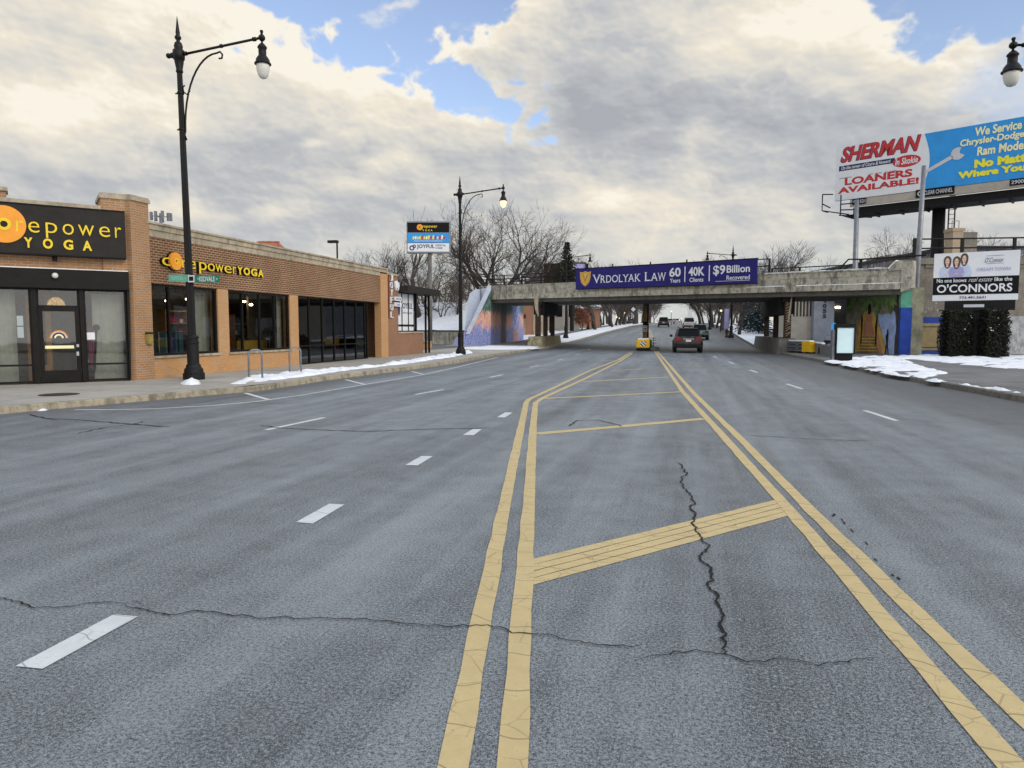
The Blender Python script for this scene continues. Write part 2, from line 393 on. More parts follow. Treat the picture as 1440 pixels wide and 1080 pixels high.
def paint(name, col, wear=.5, ck=.7):
    m, nt, b = newmat(name); p = geo(nt); x, y, z = xyz(nt, p)
    big = noise(nt, p, 1.3, 5, .6); mid = noise(nt, p, 9, 5, .65); fin = noise(nt, p, 60, 3, .7)
    c = mixc(nt, (big*.5+mid*.5).step(.3, .7), tuple(v*.86 for v in col), tuple(min(1, v*1.06) for v in col))
    c = mixc(nt, mid.step(.62, .74)*.45, c, (col[0]*.95, col[1]*.74, col[2]*.45))
    wob = comb(nt, x+mid*.05, y+mid*.05, 0)
    ce = voro(nt, comb(nt, x*.8+mid*.03, y*1.0+mid*.03, 0), 5.5, 'DISTANCE_TO_EDGE', 0)
    crack = (1-ce.step(.006, .022))*noise(nt, p, 2.2, 3, .5).step(.42, .56)
    cy = (y*3.1+(noise(nt, comb(nt, x*.6, y*.3, 2), 3, 2, .5))*1.6)
    tri = cy.op('FRACT')
    c = mixc(nt, crack*ck, c, tuple(v*.30 for v in col))
    tr = ((tri-.5).op('ABSOLUTE')).step(.478, .494)*.75
    c = mixc(nt, tr, c, tuple(v*.35 for v in col))
    worn = (fin*.55+mid*.3+big*.35).step(.66, .82)*wear
    c = mixc(nt, worn, c, (.13, .135, .14))
    link(nt, c, b.inputs['Base Color']); b.inputs['Roughness'].default_value = .65
    bump(nt, b, fin+ce*.3, .35, .006)
    return m
def wallcoord(nt):                   # running length along a wall, height
    x, y, z = xyz(nt, geo(nt)); a, bb, c = xyz(nt, geo(nt, 'True Normal'))
    fx = a.op('ABSOLUTE'); fy = bb.op('ABSOLUTE')
    g = fx.op('GREATER_THAN', .55)
    return comb(nt, y*g + x*(1-g), z, 0)
def brick(name, c1, c2, mortar, bw=.2, bh=.067, ms=.009, var=.25):
    m, nt, b = newmat(name); w = wallcoord(nt)
    n = nt.nodes.new('ShaderNodeTexBrick'); nt.links.new(w.k, n.inputs['Vector'])
    n.inputs['Color1'].default_value = (*c1, 1); n.inputs['Color2'].default_value = (*c2, 1); n.inputs['Mortar'].default_value = (*mortar, 1)
    n.inputs['Scale'].default_value = 1; n.inputs['Mortar Size'].default_value = ms; n.inputs['Mortar Smooth'].default_value = .2
    n.inputs['Brick Width'].default_value = bw; n.inputs['Row Height'].default_value = bh; n.inputs['Bias'].default_value = -.1
    p = geo(nt); st = noise(nt, p, .9, 5, .6); s2 = noise(nt, p, 24, 3, .6)
    c = mixc(nt, (st*.6+s2*.4).step(.3, .72)*.5, N(nt, n.outputs[0]), tuple(v*(1-var) for v in c1))
    link(nt, c, b.inputs['Base Color']); b.inputs['Roughness'].default_value = .82
    bump(nt, b, N(nt, n.outputs[1])*-1+s2*.3, .5, .01)
    return m
def concrete(name, col, stain=.5, streaks=1, dark=(.05, .045, .035)):
    m, nt, b = newmat(name); p = geo(nt); x, y, z = xyz(nt, p)
    n1 = noise(nt, p, .8, 6, .65); n2 = noise(nt, p, 9, 5, .65); n3 = noise(nt, p, 45, 3, .6)
    c = mixc(nt, (n1*.6+n2*.4).step(.3, .7), tuple(v*.72 for v in col), tuple(min(1, v*1.18) for v in col))
    dr = noise(nt, comb(nt, x*1.6, y*1.6, z*.7), 1.6, 7, .74)
    c = mixc(nt, dr.step(.47, .63)*stain*streaks*.8, c, dark)
    c = mixc(nt, noise(nt, comb(nt, x*3, y*3, z*1.6), 2.2, 7, .75).step(.50, .66)*stain*.55, c, tuple(v*.3 for v in col))
    sp = noise(nt, p, 3.3, 6, .72)
    c = mixc(nt, sp.step(.50, .62)*stain*.7, c, tuple(v*.42 for v in col))
    c = mixc(nt, noise(nt, p, 2.1, 5, .7).step(.62, .7)*stain*.7, c, tuple(min(1, v*1.7) for v in col))
    link(nt, c, b.inputs['Base Color']); b.inputs['Roughness'].default_value = .85
    bump(nt, b, n2*.6+n3*.4, .4, .012)
    return m
def slabs(name, col, size=1.5, wet_dark=.4):
    m, nt, b = newmat(name); p = geo(nt); x, y, z = xyz(nt, p)
    n = nt.nodes.new('ShaderNodeTexBrick'); nt.links.new(comb(nt, x, y, 0).k, n.inputs['Vector'])
    n.offset = 0; n.inputs['Scale'].default_value = 1; n.inputs['Brick Width'].default_value = size; n.inputs['Row Height'].default_value = size*1.05
    n.inputs['Mortar Size'].default_value = .012; n.inputs['Bias'].default_value = 0
    n.inputs['Color1'].default_value = (*[v*.9 for v in col], 1); n.inputs['Color2'].default_value = (*[v*1.1 for v in col], 1)
    n.inputs['Mortar'].default_value = (*[v*.35 for v in col], 1)
    n1 = noise(nt, p, .7, 6, .65); n2 = noise(nt, p, 30, 4, .7)
    c = mixc(nt, n1.step(.42, .66)*wet_dark, N(nt, n.outputs[0]), tuple(v*.45 for v in col))
    c = mixc(nt, n2.step(.35, .7)*.3, c, tuple(v*.6 for v in col))
    link(nt, c, b.inputs['Base Color']); b.inputs['Roughness'].default_value = .8
    bump(nt, b, n2*.5-N(nt, n.outputs[1])*.8, .4, .008)
    return m
def snowmat(name='snow', dirt=.25):
    m, nt, b = newmat(name); p = geo(nt)
    n1 = noise(nt, p, 1.2, 6, .65); n2 = noise(nt, p, 14, 4, .65)
    c = mixc(nt, (n1*.5+n2*.5).step(.3, .7), (.74, .78, .85), (.86, .88, .92))
    c = mixc(nt, (noise(nt, p, 3.4, 6, .7).step(.55, .74)+noise(nt, p, 38, 3, .7).step(.60, .70)*.6).clamp(0, 1)*dirt, c, (.32, .31, .30))
    link(nt, c, b.inputs['Base Color']); b.inputs['Roughness'].default_value = .75
    b.inputs['Subsurface Weight'].default_value = .0
    bump(nt, b, n1*.7+n2*.4, .6, .03); return m
def mural(name):                     # painted flowers under a dark woodland, brushed upright
    m, nt, b = newmat(name); p = geo(nt); x, y, z = xyz(nt, p); w = xyz(nt, wallcoord(nt))[0]
    st = noise(nt, comb(nt, w*2.2, z*.45, 0), 1.5, 6, .7, .4); s2 = noise(nt, comb(nt, w*8, z*1.9, 4), 1.6, 6, .75, .9)
    s3 = noise(nt, comb(nt, w*1.3, z*.9, 9), 1.4, 4, .6, 1.5)
    h = z + (st-.5)*3.2
    c = mixc(nt, s2.step(.38, .62), (.13, .16, .42), (.34, .42, .72))
    c = mixc(nt, s3.step(.56, .64), c, (.40, .28, .62))
    c = mixc(nt, s2.step(.60, .66), c, (.66, .70, .80))
    c = mixc(nt, (s2*.6+s3*.4).step(.57, .63), c, (.07, .17, .11))
    pk = mixc(nt, s2.step(.4, .6), (.66, .25, .20), (.74, .50, .38))
    c = mixc(nt, h.step(1.35, 2.2), c, pk)
    gr = mixc(nt, s2.step(.4, .62), (.025, .06, .05), (.12, .24, .19))
    c = mixc(nt, h.step(2.7, 3.3), c, gr)
    # a bare trunk band and a lilac bush at the far end
    tr = 1-((w-w_trunk).op('ABSOLUTE')+(st-.5)*2.0).step(.6, 1.5)
    c = mixc(nt, tr*.85, c, (.06, .045, .035))
    bu = 1-((w-w_bush).op('ABSOLUTE')+(s2-.5)*2.2).step(1.0, 2.2)
    lil = mixc(nt, s3.step(.45, .55), (.46, .54, .86), (.12, .20, .62))
    lil = mixc(nt, s2.step(.56, .60), lil, (.75, .62, .62))
    low = mixc(nt, s2.step(.46, .56), (.16, .17, .26), (.80, .38, .34))
    c = mixc(nt, bu*.9, c, mixc(nt, h.step(1.2, 1.9), low, lil))
    link(nt, c, b.inputs['Base Color']); b.inputs['Roughness'].default_value = .7
    return m
w_trunk, w_bush = 78.0, 86.0
MT = {}
MT['asphalt'] = asphalt('asphalt', (.028, .033, .038), (.285, .318, .346))
MT['asphalt_dark'] = asphalt('asphalt_dark', (.05, .05, .052), (.14, .143, .15), .5, .8)
MT['yellow'] = paint('yellow_paint', (.56, .435, .215), .75, .45)
MT['white'] = paint('white_paint', (.62, .65, .66), .4, .2)
MT['crack'] = mat('crack_tar', (.010, .010, .011), .9, .3, 20)
MT['walk'] = slabs('sidewalk_concrete', (.40, .375, .335))
MT['walk_wet'] = slabs('wet_walk', (.17, .17, .172), 1.5, .7)
MT['kerb'] = concrete('kerb_concrete', (.34, .30, .22), .7)
MT['snow'] = snowmat('snow', .5); MT['snow_clean'] = snowmat('clean_snow', .06)
MT['black'] = mat('black_iron', (.004, .004, .005), .5, .3, 6, .0, 0, .3)
MT['frame'] = mat('black_frame', (.011, .010, .0095), .45, .25, 4, 0, 0, .15)
MT['brick_o'] = brick('orange_brick', (.50, .25, .092), (.57, .305, .12), (.44, .35, .24))
MT['brick_p'] = brick('pier_brick', (.345, .175, .07), (.42, .225, .10), (.42, .35, .28))
MT['brick_d'] = brick('brown_brick', (.125, .043, .018), (.195, .074, .030), (.44, .34, .21), .21, .076, .0115)
MT['brick_r'] = brick('return_brick', (.27, .12, .06), (.33, .155, .08), (.33, .25, .18))
MT['brick_far'] = brick('red_brick', (.34, .13, .07), (.40, .17, .09), (.34, .26, .2))
MT['stone'] = concrete('limestone', (.44, .38, .28), .55)
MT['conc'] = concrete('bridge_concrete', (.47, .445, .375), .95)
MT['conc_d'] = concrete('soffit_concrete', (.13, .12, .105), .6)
MT['conc_w'] = concrete('wall_concrete', (.22, .20, .165), .4)
MT['conc_y'] = concrete('crash_wall', (.33, .29, .18), .9)
MT['conc_g'] = concrete('grey_crash_wall', (.16, .155, .15), .5)
MT['conc_l'] = concrete('pale_wall', (.42, .44, .46), .6)
MT['kerb_d'] = concrete('wet_kerb', (.15, .14, .12), .5)
MT['steel'] = mat('galvanised_steel', (.22, .235, .26), .45, .2, 5, .6)
MT['rust'] = mat('rusted_steel', (.05, .028, .02), .75, .6, 6, 0, .4)
MT['rusty'] = mat('rust_yellow', (.30, .17, .045), .7, .75, 3.5, 0, .3)
MT['conc_c'] = concrete('column_concrete', (.17, .145, .11), .9)
MT['glass'] = glass('shop_glass', (.72, .76, .76), .07)
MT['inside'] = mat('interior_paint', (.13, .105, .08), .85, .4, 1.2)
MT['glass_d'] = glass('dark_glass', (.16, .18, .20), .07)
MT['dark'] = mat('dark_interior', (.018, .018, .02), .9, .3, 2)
MT['wood'] = mat('interior_wood', (.42, .20, .06), .5, .3, 6)
MT['curtain'] = mat('curtain_cloth', (.42, .41, .34), .9, .12, 5)
MT['sign_dark'] = mat('sign_charcoal', (.026, .024, .023), .5, .2, 3, 0, 0, .12)
MT['sign_yellow'] = mat('letter_yellow', (.80, .58, .03), .5, .05, 3)
MT['sign_orange'] = mat('ring_orange', (.82, .33, .035), .5, .08, 3)
MT['sign_white'] = mat('sign_white', (.72, .75, .80), .5, .05, 2)
MT['sign_black'] = mat('sign_black', (.009, .009, .011), .5, .2, 2, 0, 0, .12)
MT['banner'] = mat('banner_purple', (.026, .022, .165), .55, .12, 1.5, 0, 0, .15)
MT['gold'] = mat('shield_gold', (.70, .42, .10), .5, .15, 4)
MT['red'] = mat('print_red', (.50, .035, .04), .5, .08, 2)
MT['sky_print'] = mat('print_blue', (.03, .30, .74), .5, .10, .8)
MT['lime'] = mat('print_lime', (.82, .78, .05), .5, .05, 2)
MT['cream'] = mat('print_cream', (.86, .84, .50), .5, .05, 2)
MT['navy'] = mat('print_navy', (.02, .03, .10), .5, .1, 2)
MT['lilac'] = mat('print_lilac', (.36, .35, .62), .5, .1, 2)
MT['palegrey'] = mat('pale_letter', (.55, .57, .62), .5, .1, 2)
MT['green_sign'] = mat('street_green', (.0, .16, .10), .4, .1, 5)
MT['green_fade'] = mat('faded_green', (.10, .33, .25), .5, .15, 5)
MT['bark'] = mat('bark', (.055, .046, .041), .9, .35, 8, 0, .5)
MT['twig'] = mat('twig', (.07, .06, .055), .9, .3, 3)
MT['needle'] = mat('needles_dark', (.030, .036, .018), .8, .5, 4)
MT['spruce'] = mat('blue_spruce_needles', (.032, .062, .068), .8, .4, 3)
MT['ivy'] = mat('ivy_leaves', (.013, .015, .007), .7, .6, 9)
MT['leafbrown'] = mat('withered_leaves', (.17, .065, .035), .8, .4, 8)
MT['tyre'] = mat('tyre_rubber', (.014, .014, .015), .85, .2, 10)
MT['rim'] = mat('wheel_rim', (.25, .25, .26), .35, .2, 10, .8)
MT['carglass'] = mat('car_glass', (.005, .006, .008), .15, .2, 2, 0, 0, .12)
MT['tail'] = mat('tail_lamp', (.24, .010, .015), .2, .2, 5)
MT['chrome'] = mat('chrome', (.5, .5, .52), .2, .1, 5, 1)
MT['plate'] = mat('number_plate', (.62, .62, .66), .4, .1, 9)
MT['trim'] = mat('black_trim', (.014, .014, .016), .6, .2, 9, 0, 0, .15)
MT['att_yellow'] = mat('cushion_yellow', (.78, .48, .012), .45, .12, 4)
MT['blue'] = mat('wall_blue', (.012, .05, .30), .6, .25, 2.2)
MT['tan'] = mat('panel_tan', (.29, .23, .12), .7, .2, 3)
MT['mint'] = mat('wall_mint', (.10, .33, .23), .7, .3, 2)
MT['rust_red'] = mat('rust_red', (.22, .05, .03), .7, .3, 6)
MT['faded_letter'] = mat('faded_letter', (.22, .48, .42), .5, .1, 5)
MT['brass'] = mat('old_brass', (.33, .25, .075), .5, .25, 8, .2)
MT['sticker'] = mat('sticker_tan', (.52, .38, .22), .6, .45, 22)
MT['kiosk'] = mat('kiosk_panel', (.58, .76, .80), .35, .06, 1)
MT['beige'] = mat('beige_render', (.42, .39, .34), .8, .15, 1.5)
MT['greyblue'] = mat('grey_render', (.30, .33, .38), .8, .15, 1.5)
MT['roof_d'] = mat('roof_dark', (.05, .05, .055), .8, .3, 2)
MT['tile'] = mat('roof_tile', (.36, .13, .07), .8, .3, 4)
MT['bulb'] = emit('warm_bulb', (1.0, .80, .50), 30)
MT['tube'] = emit('lamp_tube', (1.0, .96, .75), 7)
MT['globe'] = mat('lamp_globe', (.66, .66, .62), .25, .08, 6)
MT['globe_lit'] = emit('lit_globe', (1.0, .74, .42), 1.15)
MT['magenta'] = mat('cloth_magenta', (.25, .02, .07), .8, .2, 5)
MT['teal_cloth'] = mat('cloth_teal', (.04, .14, .15), .8, .2, 5)
MT['mustard'] = mat('cloth_mustard', (.42, .27, .03), .8, .2, 5)
MT['skin'] = mat('printed_skin', (.70, .50, .42), .6, .1, 4)
MT['hair'] = mat('printed_hair', (.11, .07, .05), .6, .3, 8)
MT['shirt'] = mat('printed_shirt', (.52, .60, .78), .6, .1, 4)
MT['coping'] = mat('pale_coping', (.50, .56, .68), .8, .12, 1.5)
MT['retain'] = concrete('retaining_wall', (.42, .40, .33), .9)
MT['tanbrick'] = brick('tan_brick', (.40, .30, .19), (.46, .35, .23), (.4, .35, .28))
# ------------------------------------------------------------------ street
def strip_sheet(name, left, right, dz, m, ys, nc=2, wet_dark=None):
    """sheet between two polylines x(y) that follows the street's profile"""
    def xi(pl, y):
        for (x0, y0), (x1, y1) in zip(pl, pl[1:]):
            if y0 <= y <= y1: return x0+(x1-x0)*(y-y0)/(y1-y0)
        return pl[0][0] if y < pl[0][1] else pl[-1][0]
    b = M()
    for y in ys:
        a, c = xi(left, y), xi(right, y)
        for k in range(nc+1): b.v.append(V((a+(c-a)*k/nc, y, G(y)+dz)))
    for i in range(len(ys)-1):
        for k in range(nc):
            j = i*(nc+1)+k; b.f.append((j, j+1, j+nc+2, j+nc+1)); b.mi.append(0)
    o = b.build(name, m, kind='structure')
    if wet_dark:
        at = o.data.attributes.new('wet', 'FLOAT', 'POINT'); at.data.foreach_set('value', [wet_dark(v.x-xi(left, v.y), xi(right, v.y)-v.x, v.y) for v in b.v])
    return o
YS = sorted(set([-25+i*2.5 for i in range(34)]+[57+i*3 for i in range(70)]+[270+i*20 for i in range(30)]))
def clean(pl):
    out = [pl[0]]
    for p in pl[1:]:
        if p[1] > out[-1][1]+.3: out.append(p)
    return out
LK = clean([(-13.4, -26), (-13.0, 4)]+[tuple(ground(*q).xy) for q in ((0, 582), (82, 575), (207, 564), (297, 555.5), (360, 550.5), (432, 539.5), (465, 534), (530, 526), (580, 520), (642, 511), (684, 503), (740, 494.5))]
     + [(-10.9, 62), (-10.6, 80), (-10.3, 120), (-10.0, 300), (-10, 900)])
RK = clean([(8.6, -26), (8.2, 8)]+[tuple(ground(*q).xy) for q in ((1440, 566), (1290, 538), (1218, 524), (1173, 514), (1145, 507.5), (1110, 501))]
     + [(5.4, 60), (5.4, 80), (5.6, 120), (6.0, 300), (6, 900)])
KW = .17
off = lambda pl, d: [(x+d, y) for x, y in pl]
strip_sheet('ground', [(-700, -30), (-700, 900)], [(700, -30), (700, 900)], -.05, MT['snow'], YS)
def dark_bands(dl, dr, y):                 # wet, dirty gutters; a darker band across the road under the bridge
    f = lambda d, w: max(0, 1-d/w)
    return min(1, .9*f(dr, 3.6)**.8+.55*f(dl, 1.6)+.8*max(0, 1-abs(y-56)/11)*.6)
strip_sheet('road', LK, RK, 0, MT['asphalt'], sorted(set(YS+[y+1.25 for y in YS if y < 60])), 26, dark_bands)
strip_sheet('sidewalk', off(LK, -9.5), off(LK, -KW), .125, MT['walk'], [y for y in YS if y <= 66])
strip_sheet('sidewalk', off(RK, KW), off(RK, 60), .12, MT['walk_wet'], [y for y in YS if y <= 62])
strip_sheet('sidewalk', off(LK, -5.5), off(LK, -4.0), .12, MT['walk_wet'], [y for y in YS if y >= 66])
strip_sheet('sidewalk', off(RK, 3.4), off(RK, 5.2), .12, MT['walk_wet'], [y for y in YS if y >= 62])
strip_sheet('verge', off(LK, -4.0), off(LK, -KW), .10, MT['snow'], [y for y in YS if y >= 66])
strip_sheet('verge', off(RK, KW), off(RK, 3.4), .10, MT['snow'], [y for y in YS if y >= 62])
def polypt(pl, step):
    L = [V((x, y, 0)) for x, y in pl]; out = []; 
    for a, b in zip(L, L[1:]):
        n = max(1, int((b-a).length/step))
        out += [a+(b-a)*i/n for i in range(n)]
    return out+[L[-1]]
def kerb(pl, side, seed, m='kerb'):
    rnd = random.Random(seed); b = M(); i = 0
    pts = [p for p in polypt(pl, 1.0) if -20 < p.y < 240]
    run = 0
    for a, c in zip(pts, pts[1:]):
        g = 0
        if rnd.random() < .30: g = rnd.choice((.02, .03, .05, .12))
        h = .135+rnd.uniform(-.008, .008); w = KW+rnd.uniform(-.006, .012)
        d = (c-a).normalized(); a2 = a; c2 = c-d*g
        n = V((side*w, 0, 0)); ch = V((side*.03, 0, 0))
        za, zc = G(a.y), G(c.y); Z = lambda p, z: V((p.x, p.y, z))
        if a.y < 9.5 and side < 0 and a.y > 6: h = .05
        q = [Z(a2, za-.04), Z(a2+ch, za+h-.02), Z(a2+ch*2, za+h), Z(a2+n, za+h), Z(a2+n, za-.04)]
        r = [Z(c2, zc-.04), Z(c2+ch, zc+h-.02), Z(c2+ch*2, zc+h), Z(c2+n, zc+h), Z(c2+n, zc-.04)]
        fs = [(k, k+5, k+6, k+1) for k in range(4)]+[(0, 1, 2, 3, 4), (9, 8, 7, 6, 5)]
        b.add(q+r, fs)
    return b.build('kerb', MT[m], kind='structure')
kerb(LK, -1, 3); kerb(RK, 1, 4, 'kerb_d')

ROADZ = .005
def stripe(b, px, width, dz=ROADZ, step=.35, jit=.006, seed=1):
    """painted line of a real width along ground points"""
    rnd = random.Random(seed)
    P = [ground(*q) for q in px]; L = []
    for a, c in zip(P, P[1:]):
        n = max(1, int((c-a).length/step)); L += [a+(c-a)*i/n for i in range(n)]
    L.append(P[-1]); n = len(L); bi = len(b.v)
    for i, p in enumerate(L):
        t = (L[min(i+1, n-1)]-L[max(i-1, 0)]); t.z = 0; t.normalize(); s = V((-t.y, t.x, 0))
        w = width/2+rnd.uniform(-jit, jit); w2 = width/2+rnd.uniform(-jit, jit)
        for q in (p+s*w, p-s*w2): b.v.append(V((q.x, q.y, G(q.y)+dz)))
    for i in range(n-1): b.f.append((bi+2*i+1, bi+2*i+3, bi+2*i+2, bi+2*i)); b.mi.append(b.cur)
    return b
def quad(b, px, dz=ROADZ):
    q = [ground(*c) for c in px]; return b.add([V((p.x, p.y, G(p.y)+dz)) for p in q], [(0, 1, 2, 3)])
b = M()
stripe(b, [(590, 1320), (637, 1080), (707.5, 720), (740, 566.5), (743.5, 562), (780, 545), (830, 521), (870, 506), (887, 495.5)], .115)
stripe(b, [(717, 1330), (720.5, 1080), (743, 720), (749.7, 600), (753, 567), (762, 560.5), (820, 534), (872, 507.8), (889, 497)], .115)
stripe(b, [(1640, 1330), (1424, 1080), (1112, 720), (1003, 598), (990, 584), (960, 551), (922.5, 496.5), (917, 488)], .115)
stripe(b, [(1700, 1240), (1440, 1009), (1142, 720), (1040, 616), (1019, 596), (975, 552.5), (926, 496), (920, 488)], .115)
# hatching of the island: the nearest bar is four strips side by side
q0, q1 = ground(751, 803.5), ground(1097, 714.5)
t = (q1-q0).normalized(); s = V((-t.y, t.x, 0))
def cross(p, d, a, c):               # where a strip's centre line meets one of the long lines
    f = c-a; k = ((a-p).x*f.y-(a-p).y*f.x)/(d.x*f.y-d.y*f.x); return p+d*k
la, lb_, ra, rb0 = ground(739, 790), ground(733.5, 850), ground(1098, 704), ground(1124, 733)
for k in range(4):
    p0 = q0+s*((k-1.5)*.101); a, c = cross(p0, t, la, lb_)+t*.03, cross(p0, t, ra, rb0)-t*.035; w = s*.0462
    n = 14; bi = len(b.v); rnd = random.Random(k)
    for i in range(n+1):
        p = a+(c-a)*i/n; j = rnd.uniform(-.003, .003)
        b.v += [V((*(p-w).xy, ROADZ-.0015))+s*j, V((*(p+w).xy, ROADZ-.0015))+s*j]
    for i in range(n): b.f.append((bi+2*i, bi+2*i+2, bi+2*i+3, bi+2*i+1)); b.mi.append(0)
stripe(b, [(755, 610), (860, 601), (990, 589)], .21, ROADZ-.0015)
stripe(b, [(763, 560.5), (860, 556), (958, 551)], .17, ROADZ-.0015)
stripe(b, [(819, 537), (902, 532.3), (940, 530.2)], .16, ROADZ-.0015)
stripe(b, [(860, 521), (905, 518.8)], .15, ROADZ-.0015)
stripe(b, [(917, 481), (914, 470), (911.5, 462)], .1); stripe(b, [(920.5, 481), (916.5, 470), (913, 462)], .1)
b.build('yellow_lane_lines', MT['yellow'], kind='structure')
b = M()
for q in ([(21.7, 938), (60, 941.7), (194, 868), (160, 865)], [(416, 735), (440, 737), (485, 710), (463, 709)],
          [(570, 654.5), (587.5, 655), (608.7, 642), (592.5, 641.7)], [(651, 612), (666, 612.5), (677.5, 604), (665, 603.7)], [(698.7, 587), (710, 587.5), (721, 580.5), (710.5, 580)]):
    quad(b, q)
for q in ([(374, 605), (456, 587.5)], [(584, 555), (624, 548)], [(689, 531), (707, 527)], [(745, 516.5), (759, 514)], [(784, 506.5), (792, 505)], [(809, 499), (815, 497.7)], [(826, 492.3), (831, 491)],
          [(1216, 577.5), (1261, 592)], [(1106, 540), (1128, 547)], [(1055, 520.5), (1065, 524)], [(1025, 509), (1032, 511.5)], [(1003, 501), (1008, 503)]):
    stripe(b, q, .105)
stripe(b, [(105, 576.5), (160, 576.3), (217, 575), (300, 570.5), (360, 565), (420, 556.5), (512, 541), (595, 527), (645, 516), (700, 502.5)], .085)
for q in ([(345, 552.8), (377, 562)], [(486, 534), (512, 540.5)], [(579, 522.5), (595, 526.5)]): stripe(b, q, .11, ROADZ-.0015)
b.build('white_lane_lines', MT['white'], kind='structure')
# cracks in the asphalt
def crack(b, px, w, seed, dz=.0085):
    w *= 1.25
    rnd = random.Random(seed); P = [ground(*q) for q in px]; L = []
    for a, c in zip(P, P[1:]):
        n = max(2, int((c-a).length/.03)); d = (c-a); s = V((-d.y, d.x, 0)).normalized()
        for i in range(n):
            f = i/n; amp = min(.03, .25*d.length)*(.3+.7*sin(pi*f))
            L.append(a+d*f+s*(NZ.noise(V((a.x*3+f*d.length*6, a.y*3, seed)))*amp*1.6+rnd.uniform(-.5, .5)*.020))
    L.append(P[-1]); n = len(L); bi = len(b.v)
    for i, p in enumerate(L):
        t = (L[min(i+1, n-1)]-L[max(i-1, 0)]); t.z = 0; t.normalize(); s = V((-t.y, t.x, 0))
        e = min(1, i/6, (n-1-i)/6)*.85+.15
        ww = w*e*(.55+.9*abs(NZ.noise(V((p.x*7, p.y*7, seed+5)))))+.0007
        b.v += [V((*(p+s*ww).xy, dz)), V((*(p-s*ww*rnd.uniform(.5, 1.2)).xy, dz))]
    for i in range(n-1): b.f.append((bi+2*i+1, bi+2*i+3, bi+2*i+2, bi+2*i)); b.mi.append(0)
b = M()
crack(b, [(-60, 838), (0, 842), (50, 856), (85, 855), (130, 849), (175, 850), (205, 847)], .0045, 1)
crack(b, [(170, 852), (205, 859), (240, 866), (285, 862), (340, 867), (420, 872), (480, 873), (530, 875), (580, 880), (627, 883), (660, 882), (693, 884), (720, 893), (770, 895), (797, 903), (857, 909), (903, 908)], .0050, 2)
crack(b, [(890, 934), (903, 928), (940, 922), (960, 920), (1017, 922), (1050, 933), (1107, 928), (1153, 940), (1193, 933), (1237, 926)], .0042, 3)
crack(b, [(948, 650), (957, 652), (960, 657), (966, 666), (955, 679), (960, 684), (967, 690), (972, 698), (979, 707), (971, 715), (977, 727), (973, 737), (983, 752), (998, 770), (983, 783), (1003, 808), (993, 823), (1010, 850), (1012, 877), (1020, 893), (1018, 922)], .0085, 4)
for i, q in enumerate(([(40, 583), (65, 589), (112, 591), (187, 597), (240, 601)], [(100, 612), (150, 601), (187, 597), (205, 592)], [(365, 598), (390, 602), (447, 605), (515, 607), (600, 604), (700, 602)],
                       [(800, 600), (812, 592), (840, 591), (866, 597), (876, 601)], [(1044, 612), (1140, 618), (1230, 621)])):
    crack(b, q, (.018, .015, .016, .012, .010)[i], 10+i)
# tar drips right of the yellow lines
rnd = random.Random(8)
for k in range(9):
    f = rnd.random(); px = 1165+f*f*260+rnd.uniform(-6, 6); py = 720+(px-1165)*.93+rnd.uniform(-8, 8)
    p = ground(px, py); ln = rnd.uniform(.015, .06); w = rnd.uniform(.006, .014)
    b.add([p+V((a*w, c*ln, .006)) for a, c in ((-.6, -1), (.5, -.8), (1, .2), (.3, 1), (-.7, .7))], [(0, 1, 2, 3, 4)])
b.build('road_cracks', MT['crack'], kind='structure')
# ------------------------------------------------------------------ snow lying about
def snow_field(name, poly, thr, amp=.10, cell=.12, z0=.13, seed=0, sc=1.1, m='snow', edge=.5, zf=None):
    xs = [p[0] for p in poly]; ys = [p[1] for p in poly]; b = M(); idx = {}
    n = len(poly)
    def inside(x, y):
        c = False; j = n-1
        for i in range(n):
            if (poly[i][1] > y) != (poly[j][1] > y) and x < (poly[j][0]-poly[i][0])*(y-poly[i][1])/(poly[j][1]-poly[i][1])+poly[i][0]: c = not c
            j = i
        return c
    def de(x, y):
        m_ = 9
        for i in range(n):
            a = V(poly[i][:2]); c = V(poly[(i+1) % n][:2]); d = c-a; t = max(0, min(1, (V((x, y))-a).dot(d)/max(d.length_squared, 1e-6)))
            m_ = min(m_, (V((x, y))-a-d*t).length)
        return m_
    nx = int((max(xs)-min(xs))/cell)+2; ny = int((max(ys)-min(ys))/cell)+2; H = {}
    for i in range(nx):
        for j in range(ny):
            x, y = min(xs)+i*cell, min(ys)+j*cell
            if not inside(x, y): continue
            f = NZ.fractal(V((x*sc, y*sc, seed)), .9, 2.1, 5)*.5+.5
            h = (f-thr)*1.2+min(de(x, y)/edge, 1)-1
            if h > 0: H[i, j] = min(h*1.6, 1)**.6*amp*(.7+.6*NZ.noise(V((x*4, y*4, seed+3))))
    vid = {}
    def vert(i, j):
        if (i, j) not in vid:
            x, y = min(xs)+i*cell, min(ys)+j*cell; h = H.get((i, j), -.006)
            zz = zf(x, y) if zf else z0+G(y)
            r = NZ.noise_vector(V((x*3, y*3, seed+1)))*cell*.35
            vid[i, j] = len(b.v); b.v.append(V((x+r.x, y+r.y, zz+h)))
        return vid[i, j]
    for i in range(nx):
        for j in range(ny):
            if any((a, c) in H for a, c in ((i, j), (i+1, j), (i, j+1), (i+1, j+1))):
                b.f.append((vert(i, j), vert(i+1, j), vert(i+1, j+1), vert(i, j+1))); b.mi.append(0)
    return b.build(name, MT[m], smooth=True, kind='stuff')
def gp(*px, dz=.13): return [tuple(ground(x, y, dz).xy) for x, y in px]
ls = snow_field('snow', gp((318, 540), (345, 530), (420, 523), (520, 515), (600, 502), (662, 493), (668, 496), (640, 502), (580, 511), (500, 520), (430, 530), (340, 541)), .30, .13, .07, .128, 2, 1.5, edge=.28)
ls['label'] = 'ridge of ploughed snow along the kerb in front of the brick shops'
